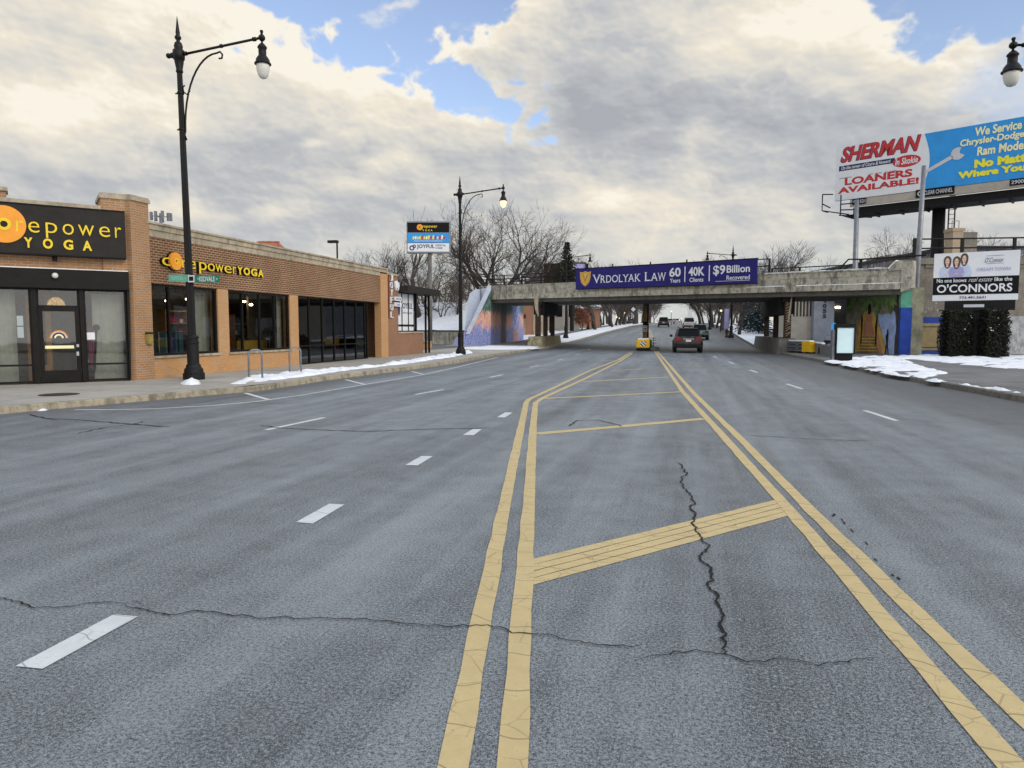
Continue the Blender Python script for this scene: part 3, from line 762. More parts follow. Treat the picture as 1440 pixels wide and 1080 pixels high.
snow_field('snow', gp((232, 541), (250, 535), (275, 531), (300, 536), (303, 543), (265, 545)), .34, .20, .06, .128, 9, 1.8)['label'] = 'small heap of snow at the foot of the near lamp post'
snow_field('snow', [tuple(ground(x, y, 0).xy) for x, y in ((28, 577), (45, 570), (70, 569), (86, 575), (72, 579), (40, 580))], .36, .08, .04, .0, 12, 3.5, edge=.25)['label'] = 'patch of snow in the gutter by the kerb ramp'
snow_field('snow', gp((640, 489), (690, 486), (760, 487), (757, 491), (700, 492), (650, 491)), .25, .08, .3, .13, 5, .5)['label'] = 'sheet of snow in front of the painted abutment'
snow_field('snow', gp((1150, 508), (1195, 502), (1290, 498), (1440, 500), (1700, 505), (1700, 545), (1440, 521), (1345, 512), (1280, 505), (1300, 514), (1345, 524), (1320, 530), (1300, 534), (1225, 522)), .425, .085, .09, .125, 21, .95, edge=.3)['label'] = 'trampled snow over the forecourt by the advertising kiosk'
snow_field('snow', gp((1215, 521), (1300, 536), (1400, 549), (1470, 559), (1480, 556), (1400, 545), (1300, 531), (1225, 517)), .44, .10, .07, .128, 33, 1.2, edge=.25)['label'] = 'broken rim of snow along the far kerb'
# ------------------------------------------------------------------ brick shops along the near kerb
SW = .125                            # pavement height
XF = -15.2
PL = Plane((XF, 0, 0), (0, 1, 0))    # the long facade, s = y
Y = lambda px, py: PL.at(px, py)[0]
Z = lambda px, py: PL.at(px, py)[1]
y_a = Y(210, 500); y_b = Y(545, 480); y_c = Y(561, 480)
ztop = Z(300, 330.5)+.02; zcap = ztop-.42
long_b = thing('brick_shop', 'long low brown and orange brick shop with black framed windows and limestone parapet', 'shop building', (XF, y_a, 0))
b = M()
zw = Z(322, 407.5)                   # window heads
w1 = (Y(212, 450), Y(307, 450)); w2 = (Y(321.8, 450), Y(408, 450)); w3 = (Y(420, 450), Y(518, 450)); w4 = (Y(518, 450), Y(534.6, 450))
zs = Z(322, 497)-.03
b.pbox(PL, y_a, w4[1]-.001, zw, zcap, -.30, 0); b.build('brick_band', MT['brick_d'], long_b)
b = M()
b.pbox(PL, y_a, w4[1]-.002, zcap, zcap+.2, -.36, .03); b.pbox(PL, y_a, y_b, zcap+.2, ztop-.06, -.40, .07); b.pbox(PL, y_a, y_b, ztop-.06, ztop, -.44, .12)
b.pbox(PL, y_b+.002, y_c, zcap+.13, zcap+.24, -.36, .03)
b.build('cornice', MT['stone'], long_b)
for a0, a1 in ((y_a, w1[0]), (w1[1], w2[0]), (w2[1], w3[0]-.02)): M().pbox(PL, a0, a1, SW-.1, zw, -.30, .004).build('brick_pier', MT['brick_o'], long_b)
for a0, a1 in (w1, w2): M().pbox(PL, a0, a1, SW-.1, zs, -.30, .0).build('knee_wall', MT['brick_o'], long_b)
M().pbox(PL, w4[1], y_b, SW-.1, zcap+.13, -.30, .05).build('brick_pier', MT['brick_o'], long_b)
b = M(); b.pbox(PL, y_b, y_c, SW-.1, zcap+.13, -6.0, -.02)
for k in range(6): b.pbox(PL, y_b+.1, y_c-.05, .5+k*.62, .52+k*.62, -.019, -.012)
b.build('end_wall', MT['brick_r'], long_b)
for a0, a1 in (w1, w2): M().pbox(PL, a0-.05, a1+.05, zs+.002, zs+.068, -.2, .06).build('window_sill', MT['stone'], long_b)
def window(parent, P, a0, a1, z0, z1, muls, rails=(), g='glass', fw=.07, dep=-.10, proud=.0):
    f = M()
    f.pbox(P, a0, a0+fw, z0, z1, dep-.06, dep+.05+proud); f.pbox(P, a1-fw, a1, z0, z1, dep-.06, dep+.05+proud)
    f.pbox(P, a0+fw, a1-fw, z0, z0+fw, dep-.06, dep+.05+proud); f.pbox(P, a0+fw, a1-fw, z1-fw, z1, dep-.06, dep+.05+proud)
    for m in muls: f.pbox(P, m-.03, m+.03, z0+fw, z1-fw, dep-.055, dep+.045+proud)
    for r in rails:
        st = [a0+fw]+[x for m in muls for x in (m-.03, m+.03)]+[a1-fw]
        for i in range(0, len(st), 2): f.pbox(P, st[i], st[i+1], r-.025, r+.025, dep-.05, dep+.04+proud)
    w = f.build('window', MT['frame'], parent)
    gl = M(); gl.add([P.w(a, z, dep) for a, z in ((a0+.01, z0+.01), (a1-.01, z0+.01), (a1-.01, z1-.01), (a0+.01, z1-.01))], [(0, 1, 2, 3)])
    gl.build('pane', MT[g], w); return w
window(long_b, PL, w1[0], w1[1], zs+.07, zw, [Y(241, 450), Y(276, 450)])
window(long_b, PL, w2[0], w2[1], zs+.07, zw, [Y(343.5, 450), Y(367.5, 450), Y(388.5, 450)])
ms = [Y(x, 455) for x in (437, 455.5, 472, 487, 502.5, 515)]
window(long_b, PL, w3[0], w3[1], SW, zw, ms, [Z(440, 486)], 'glass_d', .05)
# recessed doorway, dark
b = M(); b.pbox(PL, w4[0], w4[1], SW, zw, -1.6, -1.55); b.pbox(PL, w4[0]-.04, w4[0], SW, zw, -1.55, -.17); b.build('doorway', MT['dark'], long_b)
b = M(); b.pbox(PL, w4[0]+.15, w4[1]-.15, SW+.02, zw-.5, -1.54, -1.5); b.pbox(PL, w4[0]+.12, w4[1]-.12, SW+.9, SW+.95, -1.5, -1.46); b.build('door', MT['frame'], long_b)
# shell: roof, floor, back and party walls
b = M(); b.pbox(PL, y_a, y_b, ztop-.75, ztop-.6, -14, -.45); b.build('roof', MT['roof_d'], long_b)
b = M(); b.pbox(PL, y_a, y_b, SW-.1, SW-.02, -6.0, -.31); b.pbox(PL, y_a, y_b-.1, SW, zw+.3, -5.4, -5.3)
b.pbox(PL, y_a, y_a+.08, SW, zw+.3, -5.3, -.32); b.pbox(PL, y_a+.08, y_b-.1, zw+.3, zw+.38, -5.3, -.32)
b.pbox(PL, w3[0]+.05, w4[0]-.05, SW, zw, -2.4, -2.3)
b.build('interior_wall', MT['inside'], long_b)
# things inside the shop, placed where they stand behind the glass
sh = lambda y, c: y*(XF+c)/XF
def inside_box(name, lab, cat, y0, y1, z0, z1, c0, c1, m, grp=None):
    b = M(); b.pbox(PL, y0, y1, z0, z1, c0, c1); o = b.build(name, MT[m]); return tag(o, lab, cat, grp)
def shelf(y0, y1, c, z1, lab, cols, seed):
    y0, y1 = sh(y0, c), sh(y0, c)+(y1-y0)
    t = thing('display_shelf', lab, 'shelf', (XF+c, y0, SW), 'display shelves inside the shop'); rnd = random.Random(seed); b = M()
    for z in [SW+.3+i*.45 for i in range(int((z1-SW-.3)/.45)+1)]: b.pbox(PL, y0, y1, z, z+.04, c-.35, c)
    b.pbox(PL, y0, y0+.05, SW, z1, c-.35, c+.003); b.pbox(PL, y1-.05, y1, SW, z1, c-.35, c+.003)
    b.build('rack', MT['wood'], t)
    b = M()
    for z in [SW+.34+i*.45 for i in range(int((z1-SW-.3)/.45))]:
        a = y0+.08
        while a < y1-.25:
            w = rnd.uniform(.12, .3); b.cur = rnd.randrange(len(cols)); b.pbox(PL, a, a+w, z, z+rnd.uniform(.12, .36), c-.3, c-.06); a += w+rnd.uniform(.02, .1)
    b.build('goods', [MT[c_] for c_ in cols], t)
shelf(w1[0]+.6, w1[0]+1.9, -3.2, 2.3, 'wooden shelf of folded dark clothes behind the window nearest the pier', ['teal_cloth', 'dark', 'palegrey', 'magenta'], 1)
shelf(w1[0]+2.2, w1[1]-1.0, -4.4, 2.4, 'wooden shelf of pink and tan goods behind the lamp post', ['magenta', 'wood', 'mustard', 'curtain'], 2)
shelf(w2[0]+.3, w2[0]+1.7, -3.6, 2.2, 'wooden shelf with pale goods behind the second window', ['palegrey', 'dark', 'curtain', 'teal_cloth'], 3)
def rail_of_clothes(y0, y1, c, lab, cols, seed):
    y0, y1 = sh(y0, c), sh(y0, c)+(y1-y0)
    t = thing('clothes_rail', lab, 'clothes rail', (XF+c, y0, SW), 'rails of clothes inside the shop'); rnd = random.Random(seed)
    b = M(); 
    for a in (y0, y1): b.bar(PL.w(a, SW, c), PL.w(a, SW+1.35, c), .02, 6)
    b.bar(PL.w(y0, SW+1.35, c), PL.w(y1, SW+1.35, c), .02, 6); b.build('rail', MT['chrome'], t)
    b = M(); a = y0+.05
    while a < y1-.05:
        b.cur = rnd.randrange(len(cols)); w = rnd.uniform(.05, .1); h = rnd.uniform(.7, 1.0)
        b.poly(PL, [(a, SW+1.33), (a+w, SW+1.33), (a+w*1.1, SW+1.3-h), (a-w*.1, SW+1.33-h)], c-.22, c+.22); a += w+.015
    b.build('garments', [MT[x] for x in cols], t)
rail_of_clothes(w1[0]+1.9, w1[0]+3.0, -1.6, 'rail of magenta and grey garments behind the near window', ['magenta', 'magenta', 'palegrey', 'dark'], 5)
rail_of_clothes(w1[0]+.3, w1[0]+1.4, -1.3, 'rail of teal garments in the corner of the near window', ['teal_cloth', 'dark', 'dark', 'navy'], 6)
rail_of_clothes(w2[0]+2.4, w2[0]+3.4, -2.2, 'rail of white and grey garments behind the second window', ['palegrey', 'curtain', 'dark', 'palegrey'], 7)
t = thing('sofa', 'mustard yellow sofa behind the second shop window', 'sofa', (XF-1.4, w2[0]+2.2, SW)); b = M()
b.pbox(PL, sh(w2[0]+1.2, -1.3), sh(w2[0]+2.8, -1.3), SW+.15, SW+.62, -1.7, -.9); b.build('seat', MT['mustard'], t)
b = M(); b.pbox(PL, sh(w2[0]+1.2, -1.3), sh(w2[0]+2.8, -1.3), SW+.62, SW+1.0, -1.9, -1.7); b.build('backrest', MT['mustard'], t)
def curtain(y0, y1, c, lab, parent_lab=None, z1=None, P=PL):
    if P is PL: y0, y1 = sh(y0, c), sh(y1, c)
    b = M(); n = int((y1-y0)/.06); z1 = z1 or zw
    pts = [(y0+(y1-y0)*i/n, c+.04*sin(i*1.9)) for i in range(n+1)]
    b.add([P.w(a, z, cc) for z in (SW+.05, z1) for a, cc in pts], [(i, i+1, n+2+i, n+1+i) for i in range(n)])
    o = b.build('curtain', MT['curtain'], smooth=True); return tag(o, lab, 'curtain', 'curtains behind the shop windows')
curtain(w1[1]-1.15, w1[1]-.35, -.5, 'pale full height curtain behind the first long window, right of the lamp post')
curtain(w2[1]-.95, w2[1]-.25, -.5, 'pale full height curtain at the far end of the second shop window')
for i, (yy, zz, cc) in enumerate(((w1[0]+.7, 2.55, -2.2), (w1[0]+1.6, 2.7, -3), (w1[0]+1.9, 2.6, -2.6), (w1[0]+2.3, 2.75, -2.0), (w1[1]-.9, 2.65, -2.4), (w1[1]-1.1, 2.5, -1.6), (w2[0]+.9, 2.7, -2.4), (w2[0]+1.3, 2.55, -1.7), (w2[0]+1.6, 2.5, -2.8))):
    yy = sh(yy, cc)
    t = thing('pendant_lamp', 'small lit pendant lamp hanging inside the brick shop', 'pendant lamp', PL.w(yy, zz, cc), 'lit pendant lamps inside the shop')
    b = M(); b.ball(PL.w(yy, zz, cc), .07, 8, .6); b.build('bulb', MT['bulb'], t)
    b = M(); b.bar(PL.w(yy, zz+.05, cc), PL.w(yy, zw+.29, cc), .01); b.build('flex', MT['black'], t)

# lettering on the long facade: raised letters
t = thing('wall_lettering', 'raised yellow yoga studio letters with an orange ring on the brown brick', 'shop sign', PL.w(Y(224, 370), Z(224, 372)))
def wall_word(txt, px0, px1, yt0, yb0, bold, m):
    """letters between two pixel columns on the facade"""
    a0, a1 = Y(px0, (yt0+yb0)/2), Y(px1, (yt0+yb0)/2); z1, z0 = Z(px0, yt0), Z(px0, yb0)
    return a0, a1, z0, z1
zb = Z(225, 374)+.02; xh = Z(225, 361.5)-zb
b = M(); d = M()
for s_, p0, p1, ht, bl in (('c', 224, 235.5, xh, -.005), ('r', 252, 258.5, xh, -.005), ('e', 260.5, 271, xh, -.005), ('p', 276, 286.5, xh*1.5, -.005), ('o', 288, 298, xh, -.005), ('w', 299, 310, xh, -.005), ('e', 311.5, 321.5, xh, -.005), ('r', 323.5, 328, xh, -.005),
                           ('Y', 330, 337, xh*1.12, .035), ('O', 338.5, 347.5, xh*1.12, .035), ('G', 349, 357.5, xh*1.12, .035), ('A', 359, 366.5, xh*1.12, .035)):
    zz = zb - (xh*.5 if s_ == 'p' else 0)
    b.text(PL, s_, Y(p0, 372), zz, Y(p1, 372)-Y(p0, 372), ht, .10, .112, bl)
    d.text(PL, s_, Y(p0, 372)-.005, zz-.006, Y(p1, 372)-Y(p0, 372)+.010, ht+.012, .0, .099, bl)
b.build('letters', MT['sign_yellow'], t); d.build('letter_returns', MT['sign_black'], t)
b = M(); ca, cz = Y(242.5, 367), Z(242.5, 367.5); b.ring(PL, ca, cz, .085, .265, .06, .14); b.build('ring', MT['sign_orange'], t)
b = M(); b.ring(PL, ca, cz, .045, .085, .05, .15); b.build('ring_eye', MT['sign_yellow'], t)
b = M(); b.disc(PL, ca, cz, .285, .001, .058, 28); b.build('ring_back', MT['sign_black'], t)

# dental practice: vertical letters on the end wall, glazed corner with a flat canopy
t = thing('vertical_sign', 'tall white letters one above the other with a tooth emblem on the brick end wall', 'shop sign', PL.w(Y(549, 420), Z(549, 449)))
b = M(); zt, zb_ = Z(549, 385.5), Z(549, 447.5); hh = (zt-zb_)/6
for i, ch in enumerate('JOYFUL'):
    b.text(PL, ch, Y(547.4, 420), zt-hh*(i+1)+hh*.08, Y(551.0, 420)-Y(547.4, 420), hh*.84, .03, .09, .0)
b.build('letters', MT['sign_white'], t)
b = M(); b.pbox(PL, Y(545.9, 420), Y(546.5, 420), zb_, zt, 0, .04); b.build('rail', MT['rust_red'], t)
ya, yb2 = Y(553, 420), Y(560, 420); zt2, zb2 = Z(556, 394.5), Z(556, 409)
cx = (ya+yb2)/2; sc_ = (yb2-ya)/2
b = M(); b.poly(PL, [(cx+sc_*u, zb2+(zt2-zb2)*v) for u, v in ((-.8, .75), (-.45, .95), (-.1, .8), (.15, 1.0), (.3, .8), (.75, .85), (.95, .55), (.7, .2), (.45, 0), (.25, .3), (-.1, .3), (-.4, .02), (-.65, .3))], .02, .10); b.build('tooth_emblem', MT['sign_white'], t)
b = M()
for q0, q1 in ((417.5, 423), (425.5, 431)): b.pbox(PL, Y(552.3, 420), Y(561.5, 420), Z(556, q1), Z(556, q0), .06, .14)
b.build('word_panel', MT['sign_white'], t)
b = M(); b.text(PL, 'DENTAL', Y(553, 420), Z(556, 421.8), Y(560.8, 420)-Y(553, 420), Z(556, 418.8)-Z(556, 421.8), .14, .145); b.text(PL, 'CARE', Y(553, 420), Z(556, 429.8), Y(559, 420)-Y(553, 420), Z(556, 426.8)-Z(556, 429.8), .14, .145); b.build('word', MT['navy'], t)

y_d = Y(596, 470); zc0, zc1 = Z(585, 413.5), Z(585, 405)
ann = thing('dental_annex', 'small glazed corner of the dental practice with white window film under a flat dark canopy', 'annex', PL.w(y_c, 0))
b = M(); zg0, zg1 = Z(570, 467.5), zc0
b.pbox(PL, y_c+.002, y_d, SW-.1, zg0-.05, -5, -.05); b.build('brick_base', MT['brick_r'], ann)
b = M(); b.pbox(PL, y_c+.002, y_d+.02, zg0-.05, zg0+.04, -5, -.0); b.build('window_sill', MT['stone'], ann)
yg = Y(584.5, 440)
w = window(ann, PL, y_c+.01, yg, zg0+.04, zg1, [Y(567.5, 440), Y(576.5, 440)], [Z(570, 457.5)], 'glass', .06, -.12)
b = M(); b.pbox(PL, y_c+.05, yg-.05, Z(570, 457)+.03, zg1-.05, -.117, -.112); b.pbox(PL, y_c+.05, yg-.05, zg0+.08, Z(570, 458.5)-.03, -.117, -.112); b.build('window_film', MT['sign_white'], ann)
b = M(); b.text(PL, 'JOYFUL', Y(567, 440), Z(572, 436.5), Y(583, 440)-Y(567, 440), Z(572, 426)-Z(572, 436.5), -.111, -.107, .02, serif=.05)
b.text(PL, 'DENTAL CARE', Y(569, 440), Z(572, 441), Y(582, 440)-Y(569, 440), Z(572, 438.6)-Z(572, 441), -.111, -.107)
b.disc(PL, Y(563.8, 440), Z(564, 432), .17, -.111, -.107, 8, .5); b.build('lettering', MT['navy'], ann)
b = M(); b.pbox(PL, y_c+.003, Y(607.5, 412), zc0, zc1, -5.5, .55); b.build('canopy', MT['sign_dark'], ann)
for px in (586.2, 600, 604.6):
    b = M(); yy = Y(px, 440); b.pbox(PL, yy-.05, yy+.05, SW if px > 590 else zg0, zc0, -.12, -.02); b.build('post', MT['frame'], ann)
b = M(); b.pbox(PL, y_c, yg, SW, zc0-.02, -5.0, -4.9); b.pbox(PL, yg-.06, yg-.005, zg0, zc0, -5, -.2); b.build('back_wall', MT['beige'], ann)
t = thing('planter', 'square yellow brick planter at the corner of the dental annex', 'planter', PL.w(Y(601, 487), SW)); b = M()
q = ground(601, 490.5, SW); b.bbox((q.x-.28, q.y-.28, SW), (q.x+.28, q.y+.28, SW+.46), .02); b.build('tub', MT['brick_o'], t)
b = M(); b.bbox((q.x-.34, q.y-.34, SW+.46), (q.x+.34, q.y+.34, SW+.55), .02); b.build('coping', MT['stone'], t)

# ------------------------------------------------------------------ the corner shop stands askew to the street
u = (Rh*sin(R(56))+Fh*cos(R(56))).normalized()
corner = dist(184, 533, 20.15)
PA = Plane((corner.x, corner.y, 0), u)
A = lambda px, py: PA.at(px, py)
cs_ = thing('corner_shop', 'corner shop with glazed black storefront between tall brown brick piers', 'shop building', (corner.x, corner.y, 0))
s143 = A(143, 330)[0]; zpier = A(170, 281)[1]; zpar = A(70, 284)[1]; zhead = A(90, 383)[1]
sL = -7.5
cap_p = PA.w(0, 0); nrm = PA.n
# pier: one face along the storefront, one along the long facade
PX0 = V((XF+.10, Y(210.5, 450), 0))
fp = [PA.w(s143, 0, .06), PA.w(.03, 0, .06), V((XF+.10, PA.w(.03, 0, .06).y+.02, 0)), PX0, V((XF-1.2, PX0.y, 0)), PA.w(s143, 0, -1.2)]
b = M(); b.prism(fp, zhead-.02, zpier); 
fp2 = [PA.w(-.02, 0, .06), PA.w(.03, 0, .06), fp[2], PX0, V((XF-.8, PX0.y, 0)), PA.w(-.02, 0, -.8)]
b.prism(fp2, 0, zhead-.02); b.build('brick_pier', MT['brick_p'], cs_)
c0 = sum(fp, V((0, 0, 0)))/len(fp)
b = M(); b.prism([c0+(p-c0)*1.07 for p in fp], zpier, zpier+.10); b.prism([c0+(p-c0)*1.03 for p in fp], zpier+.10, zpier+.15); b.build('pier_cap', MT['stone'], cs_)
b = M(); b.pbox(PA, sL, s143, zhead-.02, zpar-.32, -.6, .0); b.build('brick_wall', MT['brick_p'], cs_)
b = M(); b.pbox(PA, sL, s143, zpar-.32, zpar-.12, -.6, .04); b.pbox(PA, sL, s143, zpar-.12, zpar, -.64, .09); b.build('parapet', MT['stone'], cs_)
sx = A(11, 275)[0]
b = M(); b.pbox(PA, sL, sx-.04, zpar, A(4, 269)[1], -.5, .07); b.build('brick_pier', MT['brick_p'], cs_)
b = M(); b.pbox(PA, sL, sx, A(4, 269)[1], A(4, 263.5)[1], -.55, .13); b.build('pier_cap', MT['stone'], cs_)
# storefront
zf1 = A(90, 400)[1]; zflr = SW+.03
b = M(); b.pbox(PA, sL, A(180, 392)[0], A(90, 406)[1], A(90, 379.5)[1], -.3, .22); b.build('header', MT['frame'], cs_)
b = M()
b.poly(PA, [(sL, A(90, 379.5)[1]), (A(179, 392)[0], A(90, 379.5)[1]), (A(179, 392)[0], A(90, 379.5)[1]+.02), (sL, A(90, 379.5)[1]+.03)], -.05, .20); b.build('snow_cap', MT['snow_clean'], cs_)
zhd = A(90, 406)[1]
b = M()
b.poly(PA, [(A(178.5, 450)[0], zflr), (A(184, 533)[0], zflr), (A(183, 450)[0], zhd), (A(177.5, 410)[0], zhd)], -.2, .16)
for p0, p1 in ((45.5, 53.5), (113.5, 119)): b.pbox(PA, A(p0, 470)[0], A(p1, 470)[0], zflr, zhd, -.2, .10)
b.build('storefront_frame', MT['frame'], cs_)
zr = A(90, 512.5)[1]
def pane_with(par, P, a0, a1, z0, z1, rail, gm='glass'): return window(par, P, a0, a1, z0, z1, [], [rail] if rail else [], gm, .05, -.03)
pane_with(cs_, PA, A(119, 470)[0], A(178.5, 450)[0], zflr, zhd, A(150, 511.5)[1])
pane_with(cs_, PA, -4.6, A(45.5, 470)[0], zflr, zhd, A(25, 514)[1])
d0, d1 = A(53.5, 470)[0], A(113.5, 470)[0]; zdoor = A(80, 432)[1]
pane_with(cs_, PA, d0, d1, zdoor, zhd, None)
dr = M(); dw = .10; db = .32
dr.pbox(PA, d0+.02, d0+.02+dw, zflr+.01, zdoor-.01, -.07, .03); dr.pbox(PA, d1-.02-dw, d1-.02, zflr+.01, zdoor-.01, -.07, .03)
dr.pbox(PA, d0+.02+dw, d1-.02-dw, zflr+.01, zflr+db, -.07, .03); dr.pbox(PA, d0+.02+dw, d1-.02-dw, zdoor-.11, zdoor-.01, -.07, .03)
door = dr.build('door', MT['frame'], cs_)
b = M(); b.add([PA.w(a, z, -.02) for a, z in ((d0+.1, zflr+.3), (d1-.1, zflr+.3), (d1-.1, zdoor-.1), (d0+.1, zdoor-.1))], [(0, 1, 2, 3)]); b.build('pane', MT['glass'], door)
b = M(); zb1 = A(83, 488)[1]; b.pbox(PA, A(63.5, 488)[0], A(104, 488)[0], zb1-.04, zb1+.04, .03, .06); b.build('push_bar', MT['cream'], door)
b = M()
for qy, hh_ in ((485.5, .05), (496.5, .07)): b.pbox(PA, A(107.5, qy)[0], A(111, qy)[0], A(109, qy)[1]-hh_, A(109, qy)[1]+hh_*.6, .03, .05)
b.build('lock', MT['chrome'], door)
rx, rz = A(83, 475.5); 
rb = M(); cols = [MT['cream'], MT['sign_orange'], MT['navy'], MT['skin']]
for i, (r0, r1) in enumerate(((.07, .11), (.115, .15), (.155, .185), (.19, .21))):
    rb.cur = (0, 2, 3, 1)[i]
    for k in range(12):
        t0, t1 = pi*k/12, pi*(k+1)/12
        rb.poly(PA, [(rx+r0*cos(t0), rz+r0*sin(t0)), (rx+r1*cos(t0), rz+r1*sin(t0)), (rx+r1*cos(t1), rz+r1*sin(t1)), (rx+r0*cos(t1), rz+r0*sin(t1))], -.018, -.012)
rb.build('rainbow_sticker', cols, door)
b = M(); mx, mz = A(79, 429.5); b.poly(PA, [(mx+.215*cos(pi*i/22)*(1 if i % 2 else .9), mz+.235*sin(pi*i/22)*(1 if i % 2 else .88)) for i in range(23)], -.028, -.02); b.build('transom_sticker', MT['sticker'], cs_)
b = M(); gx, gz = A(77, 388.5); b.ball(PA.w(gx, gz, .32), .075, 12); b.build('globe_light', MT['globe'], cs_)
b = M(); 
for px0, px1, py0, py1 in ((24, 33, 444, 458), (24, 33, 459.5, 475)): b.pbox(PA, A(px0, 460)[0], A(px1, 460)[0], A(28, py1)[1], A(28, py0)[1], -.06, -.05)
b.pbox(PA, A(119.5, 472)[0], A(133.5, 472)[0], A(126, 477.5)[1], A(126, 467.5)[1], -.025, -.018); b.build('window_notice', MT['sign_white'], cs_)
b = M(); b.disc(PA, A(122, 508)[0], A(122, 508)[1], .05, -.025, -.02, 14); b.build('round_sticker', MT['mint'], cs_)
# room behind
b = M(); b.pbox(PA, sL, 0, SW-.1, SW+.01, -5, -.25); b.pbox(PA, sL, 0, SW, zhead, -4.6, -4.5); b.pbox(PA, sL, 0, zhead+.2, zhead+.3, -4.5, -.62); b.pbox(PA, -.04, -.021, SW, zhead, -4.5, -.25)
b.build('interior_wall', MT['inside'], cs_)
b = M(); b.pbox(PA, sL, 0, zpar-.6, zpar-.5, -9, -.66); b.build('roof', MT['roof_d'], cs_)
o = curtain(A(132, 470)[0], A(176, 470)[0], -.42, 'pale curtain behind the window between shop door and brick pier', z1=zhd-.1, P=PA)
o = curtain(-3.6, A(23, 470)[0], -.5, 'pale curtain behind the window on the near side of the shop door', z1=zhd-.05, P=PA)
b = M(); b.pbox(PA, A(66, 480)[0], A(74, 480)[0], SW, 2.6, -1.1, -.95); b.pbox(PA, A(62, 480)[0], A(66, 480)[0], SW+.05, SW+.45, -1.1, -.95); tag(b.build('door_post', MT['wood']), 'orange wooden post standing inside the glass shop door', 'post')
b = M(); b.pbox(PA, A(38, 480)[0], A(46, 480)[0], SW, 2.5, -1.0, -.9); tag(b.build('door_post', MT['wood']), 'orange wooden post behind the glass left of the shop door', 'post')
b = M(); b.bar(PA.w(A(137, 480)[0], SW+1.5, -.2), PA.w(A(133, 505)[0], SW+.3, -.25), .03, 6); b.disc(PA, A(137, 480)[0], SW+1.5, .09, -.23, -.17, 14); tag(b.build('floor_mirror_stand', MT['sign_black']), 'black stand with a round head behind the window by the brick pier', 'stand')
b = M(); b.pbox(PA, A(126, 490)[0], A(132, 490)[0], SW+.4, SW+1.5, -.35, -.28); tag(b.build('hanging_garment', MT['magenta']), 'magenta garment hanging behind the window by the brick pier', 'garment')
# charcoal fascia sign over the door
sg = thing('fascia_sign', 'big charcoal sign board with yellow yoga studio name and orange ring above the door', 'shop sign', PA.w(A(90, 360)[0], A(90, 360)[1]))
s1, zt_, zb_ = A(175, 332)[0], A(120, 296.5)[1], A(120, 361.5)[1]
b = M(); b.pbox(PA, -4.3, s1, zb_, zt_, .02, .30); b.build('board', MT['sign_dark'], sg)
b = M(); b.pbox(PA, -4.3, s1, zb_-.03, zb_, .02, .32); b.pbox(PA, -4.3, s1, zt_, zt_+.03, .02, .32); b.build('edge_trim', MT['sign_black'], sg)
b = M(); zl = A(80, 331)[1]; xh = A(50, 314)[1]-zl; py = 325
for ch, p0, p1, ht, dn in (('r', 23, 34, 1, 0), ('e', 40, 55.5, 1, 0), ('p', 64, 80, 1.42, .42), ('o', 87.5, 103, 1, 0), ('w', 109, 131, 1, 0), ('e', 138, 153, 1, 0), ('r', 160, 168.5, 1, 0)):
    b.text(PA, ch, A(p0, py)[0], zl-xh*dn, A(p1, py)[0]-A(p0, py)[0], xh*ht, .30, .33, -.008)
zy = A(80, 352)[1]; yh = A(80, 338)[1]-zy
for ch, p0, p1 in (('Y', 34, 46), ('O', 60, 74), ('G', 88.5, 102), ('A', 115, 128)): b.text(PA, ch, A(p0, 345)[0], zy, A(p1, 345)[0]-A(p0, 345)[0], yh, .30, .33, .035)
b.build('letters', MT['sign_yellow'], sg)
ox, oz = A(6, 317)
b = M(); b.ring(PA, ox, oz, .155, .47, .30, .325, 40); b.build('ring', MT['sign_orange'], sg)
b = M(); b.ring(PA, ox, oz, .08, .155, .30, .335, 32); b.build('ring_eye', MT['sign_yellow'], sg)
b = M(); b.bar(PA.w(A(77, 368)[0], zb_-.03, .16), PA.w(A(77, 368)[0], zb_-.16, .16), .06, 10); b.build('down_light', MT['sign_black'], sg)
# letter box
lb = PL.hit(204, 476); t = thing('letter_box', 'small yellow letter box with a dark lid on the brick pier', 'letter box', lb); b = M()
lx = XF+.10
b.bbox((lx, lb.y-.10, lb.z-.17), (lx+.11, lb.y+.10, lb.z+.14), .02); b.build('box', MT['brass'], t)
b = M(); b.bbox((lx, lb.y-.12, lb.z+.14), (lx+.13, lb.y+.12, lb.z+.18), .015); b.build('lid', MT['trim'], t)
# manhole cover and pavement details
q = ground(83, 555, SW); b = M(); b.lathe([(.40, SW+.002), (.40, SW+.008), (.34, SW+.008), (.33, SW+.004)], (q.x, q.y, 0), 28); tag(b.build('manhole_cover', MT['rust']), 'round dark manhole cover in the pavement before the shop door', 'manhole cover')
# bicycle stands
def bike_stand(px0, px1, py, lab):
    a, c = ground(px0, py, SW), ground(px1, py-.5, SW); d = (c-a); d.z = 0; Lh = .86
    t = thing('bike_stand', lab, 'bicycle stand', (a+c)/2, 'bicycle stands on the pavement'); P = Plane(a, d); w_ = d.length; r = .14
    pts = [(0, -.02), (0, Lh-r)]+[(r-r*cos(pi/2*i/6), Lh-r+r*sin(pi/2*i/6)) for i in range(1, 7)]+[(w_-r+r*sin(pi/2*i/6), Lh-r+r*cos(pi/2*i/6)) for i in range(0, 7)]+[(w_, -.02)]
    b = M(); b.tube([P.w(x, z) for x, z in pts], .028, 10); b.build('hoop', MT['steel'], t, True)
    for q in (a, c):
        b = M(); b.lathe([(.075, 0), (.075, .012), (.03, .014)], (q.x, q.y, SW), 14); b.build('foot_plate', MT['steel'], t)
bike_stand(350.5, 369, 534, 'galvanised hoop bicycle stand between lamp post and second shop window')
bike_stand(407.5, 423.5, 526, 'galvanised hoop bicycle stand farther along, before the black glazed shopfront')
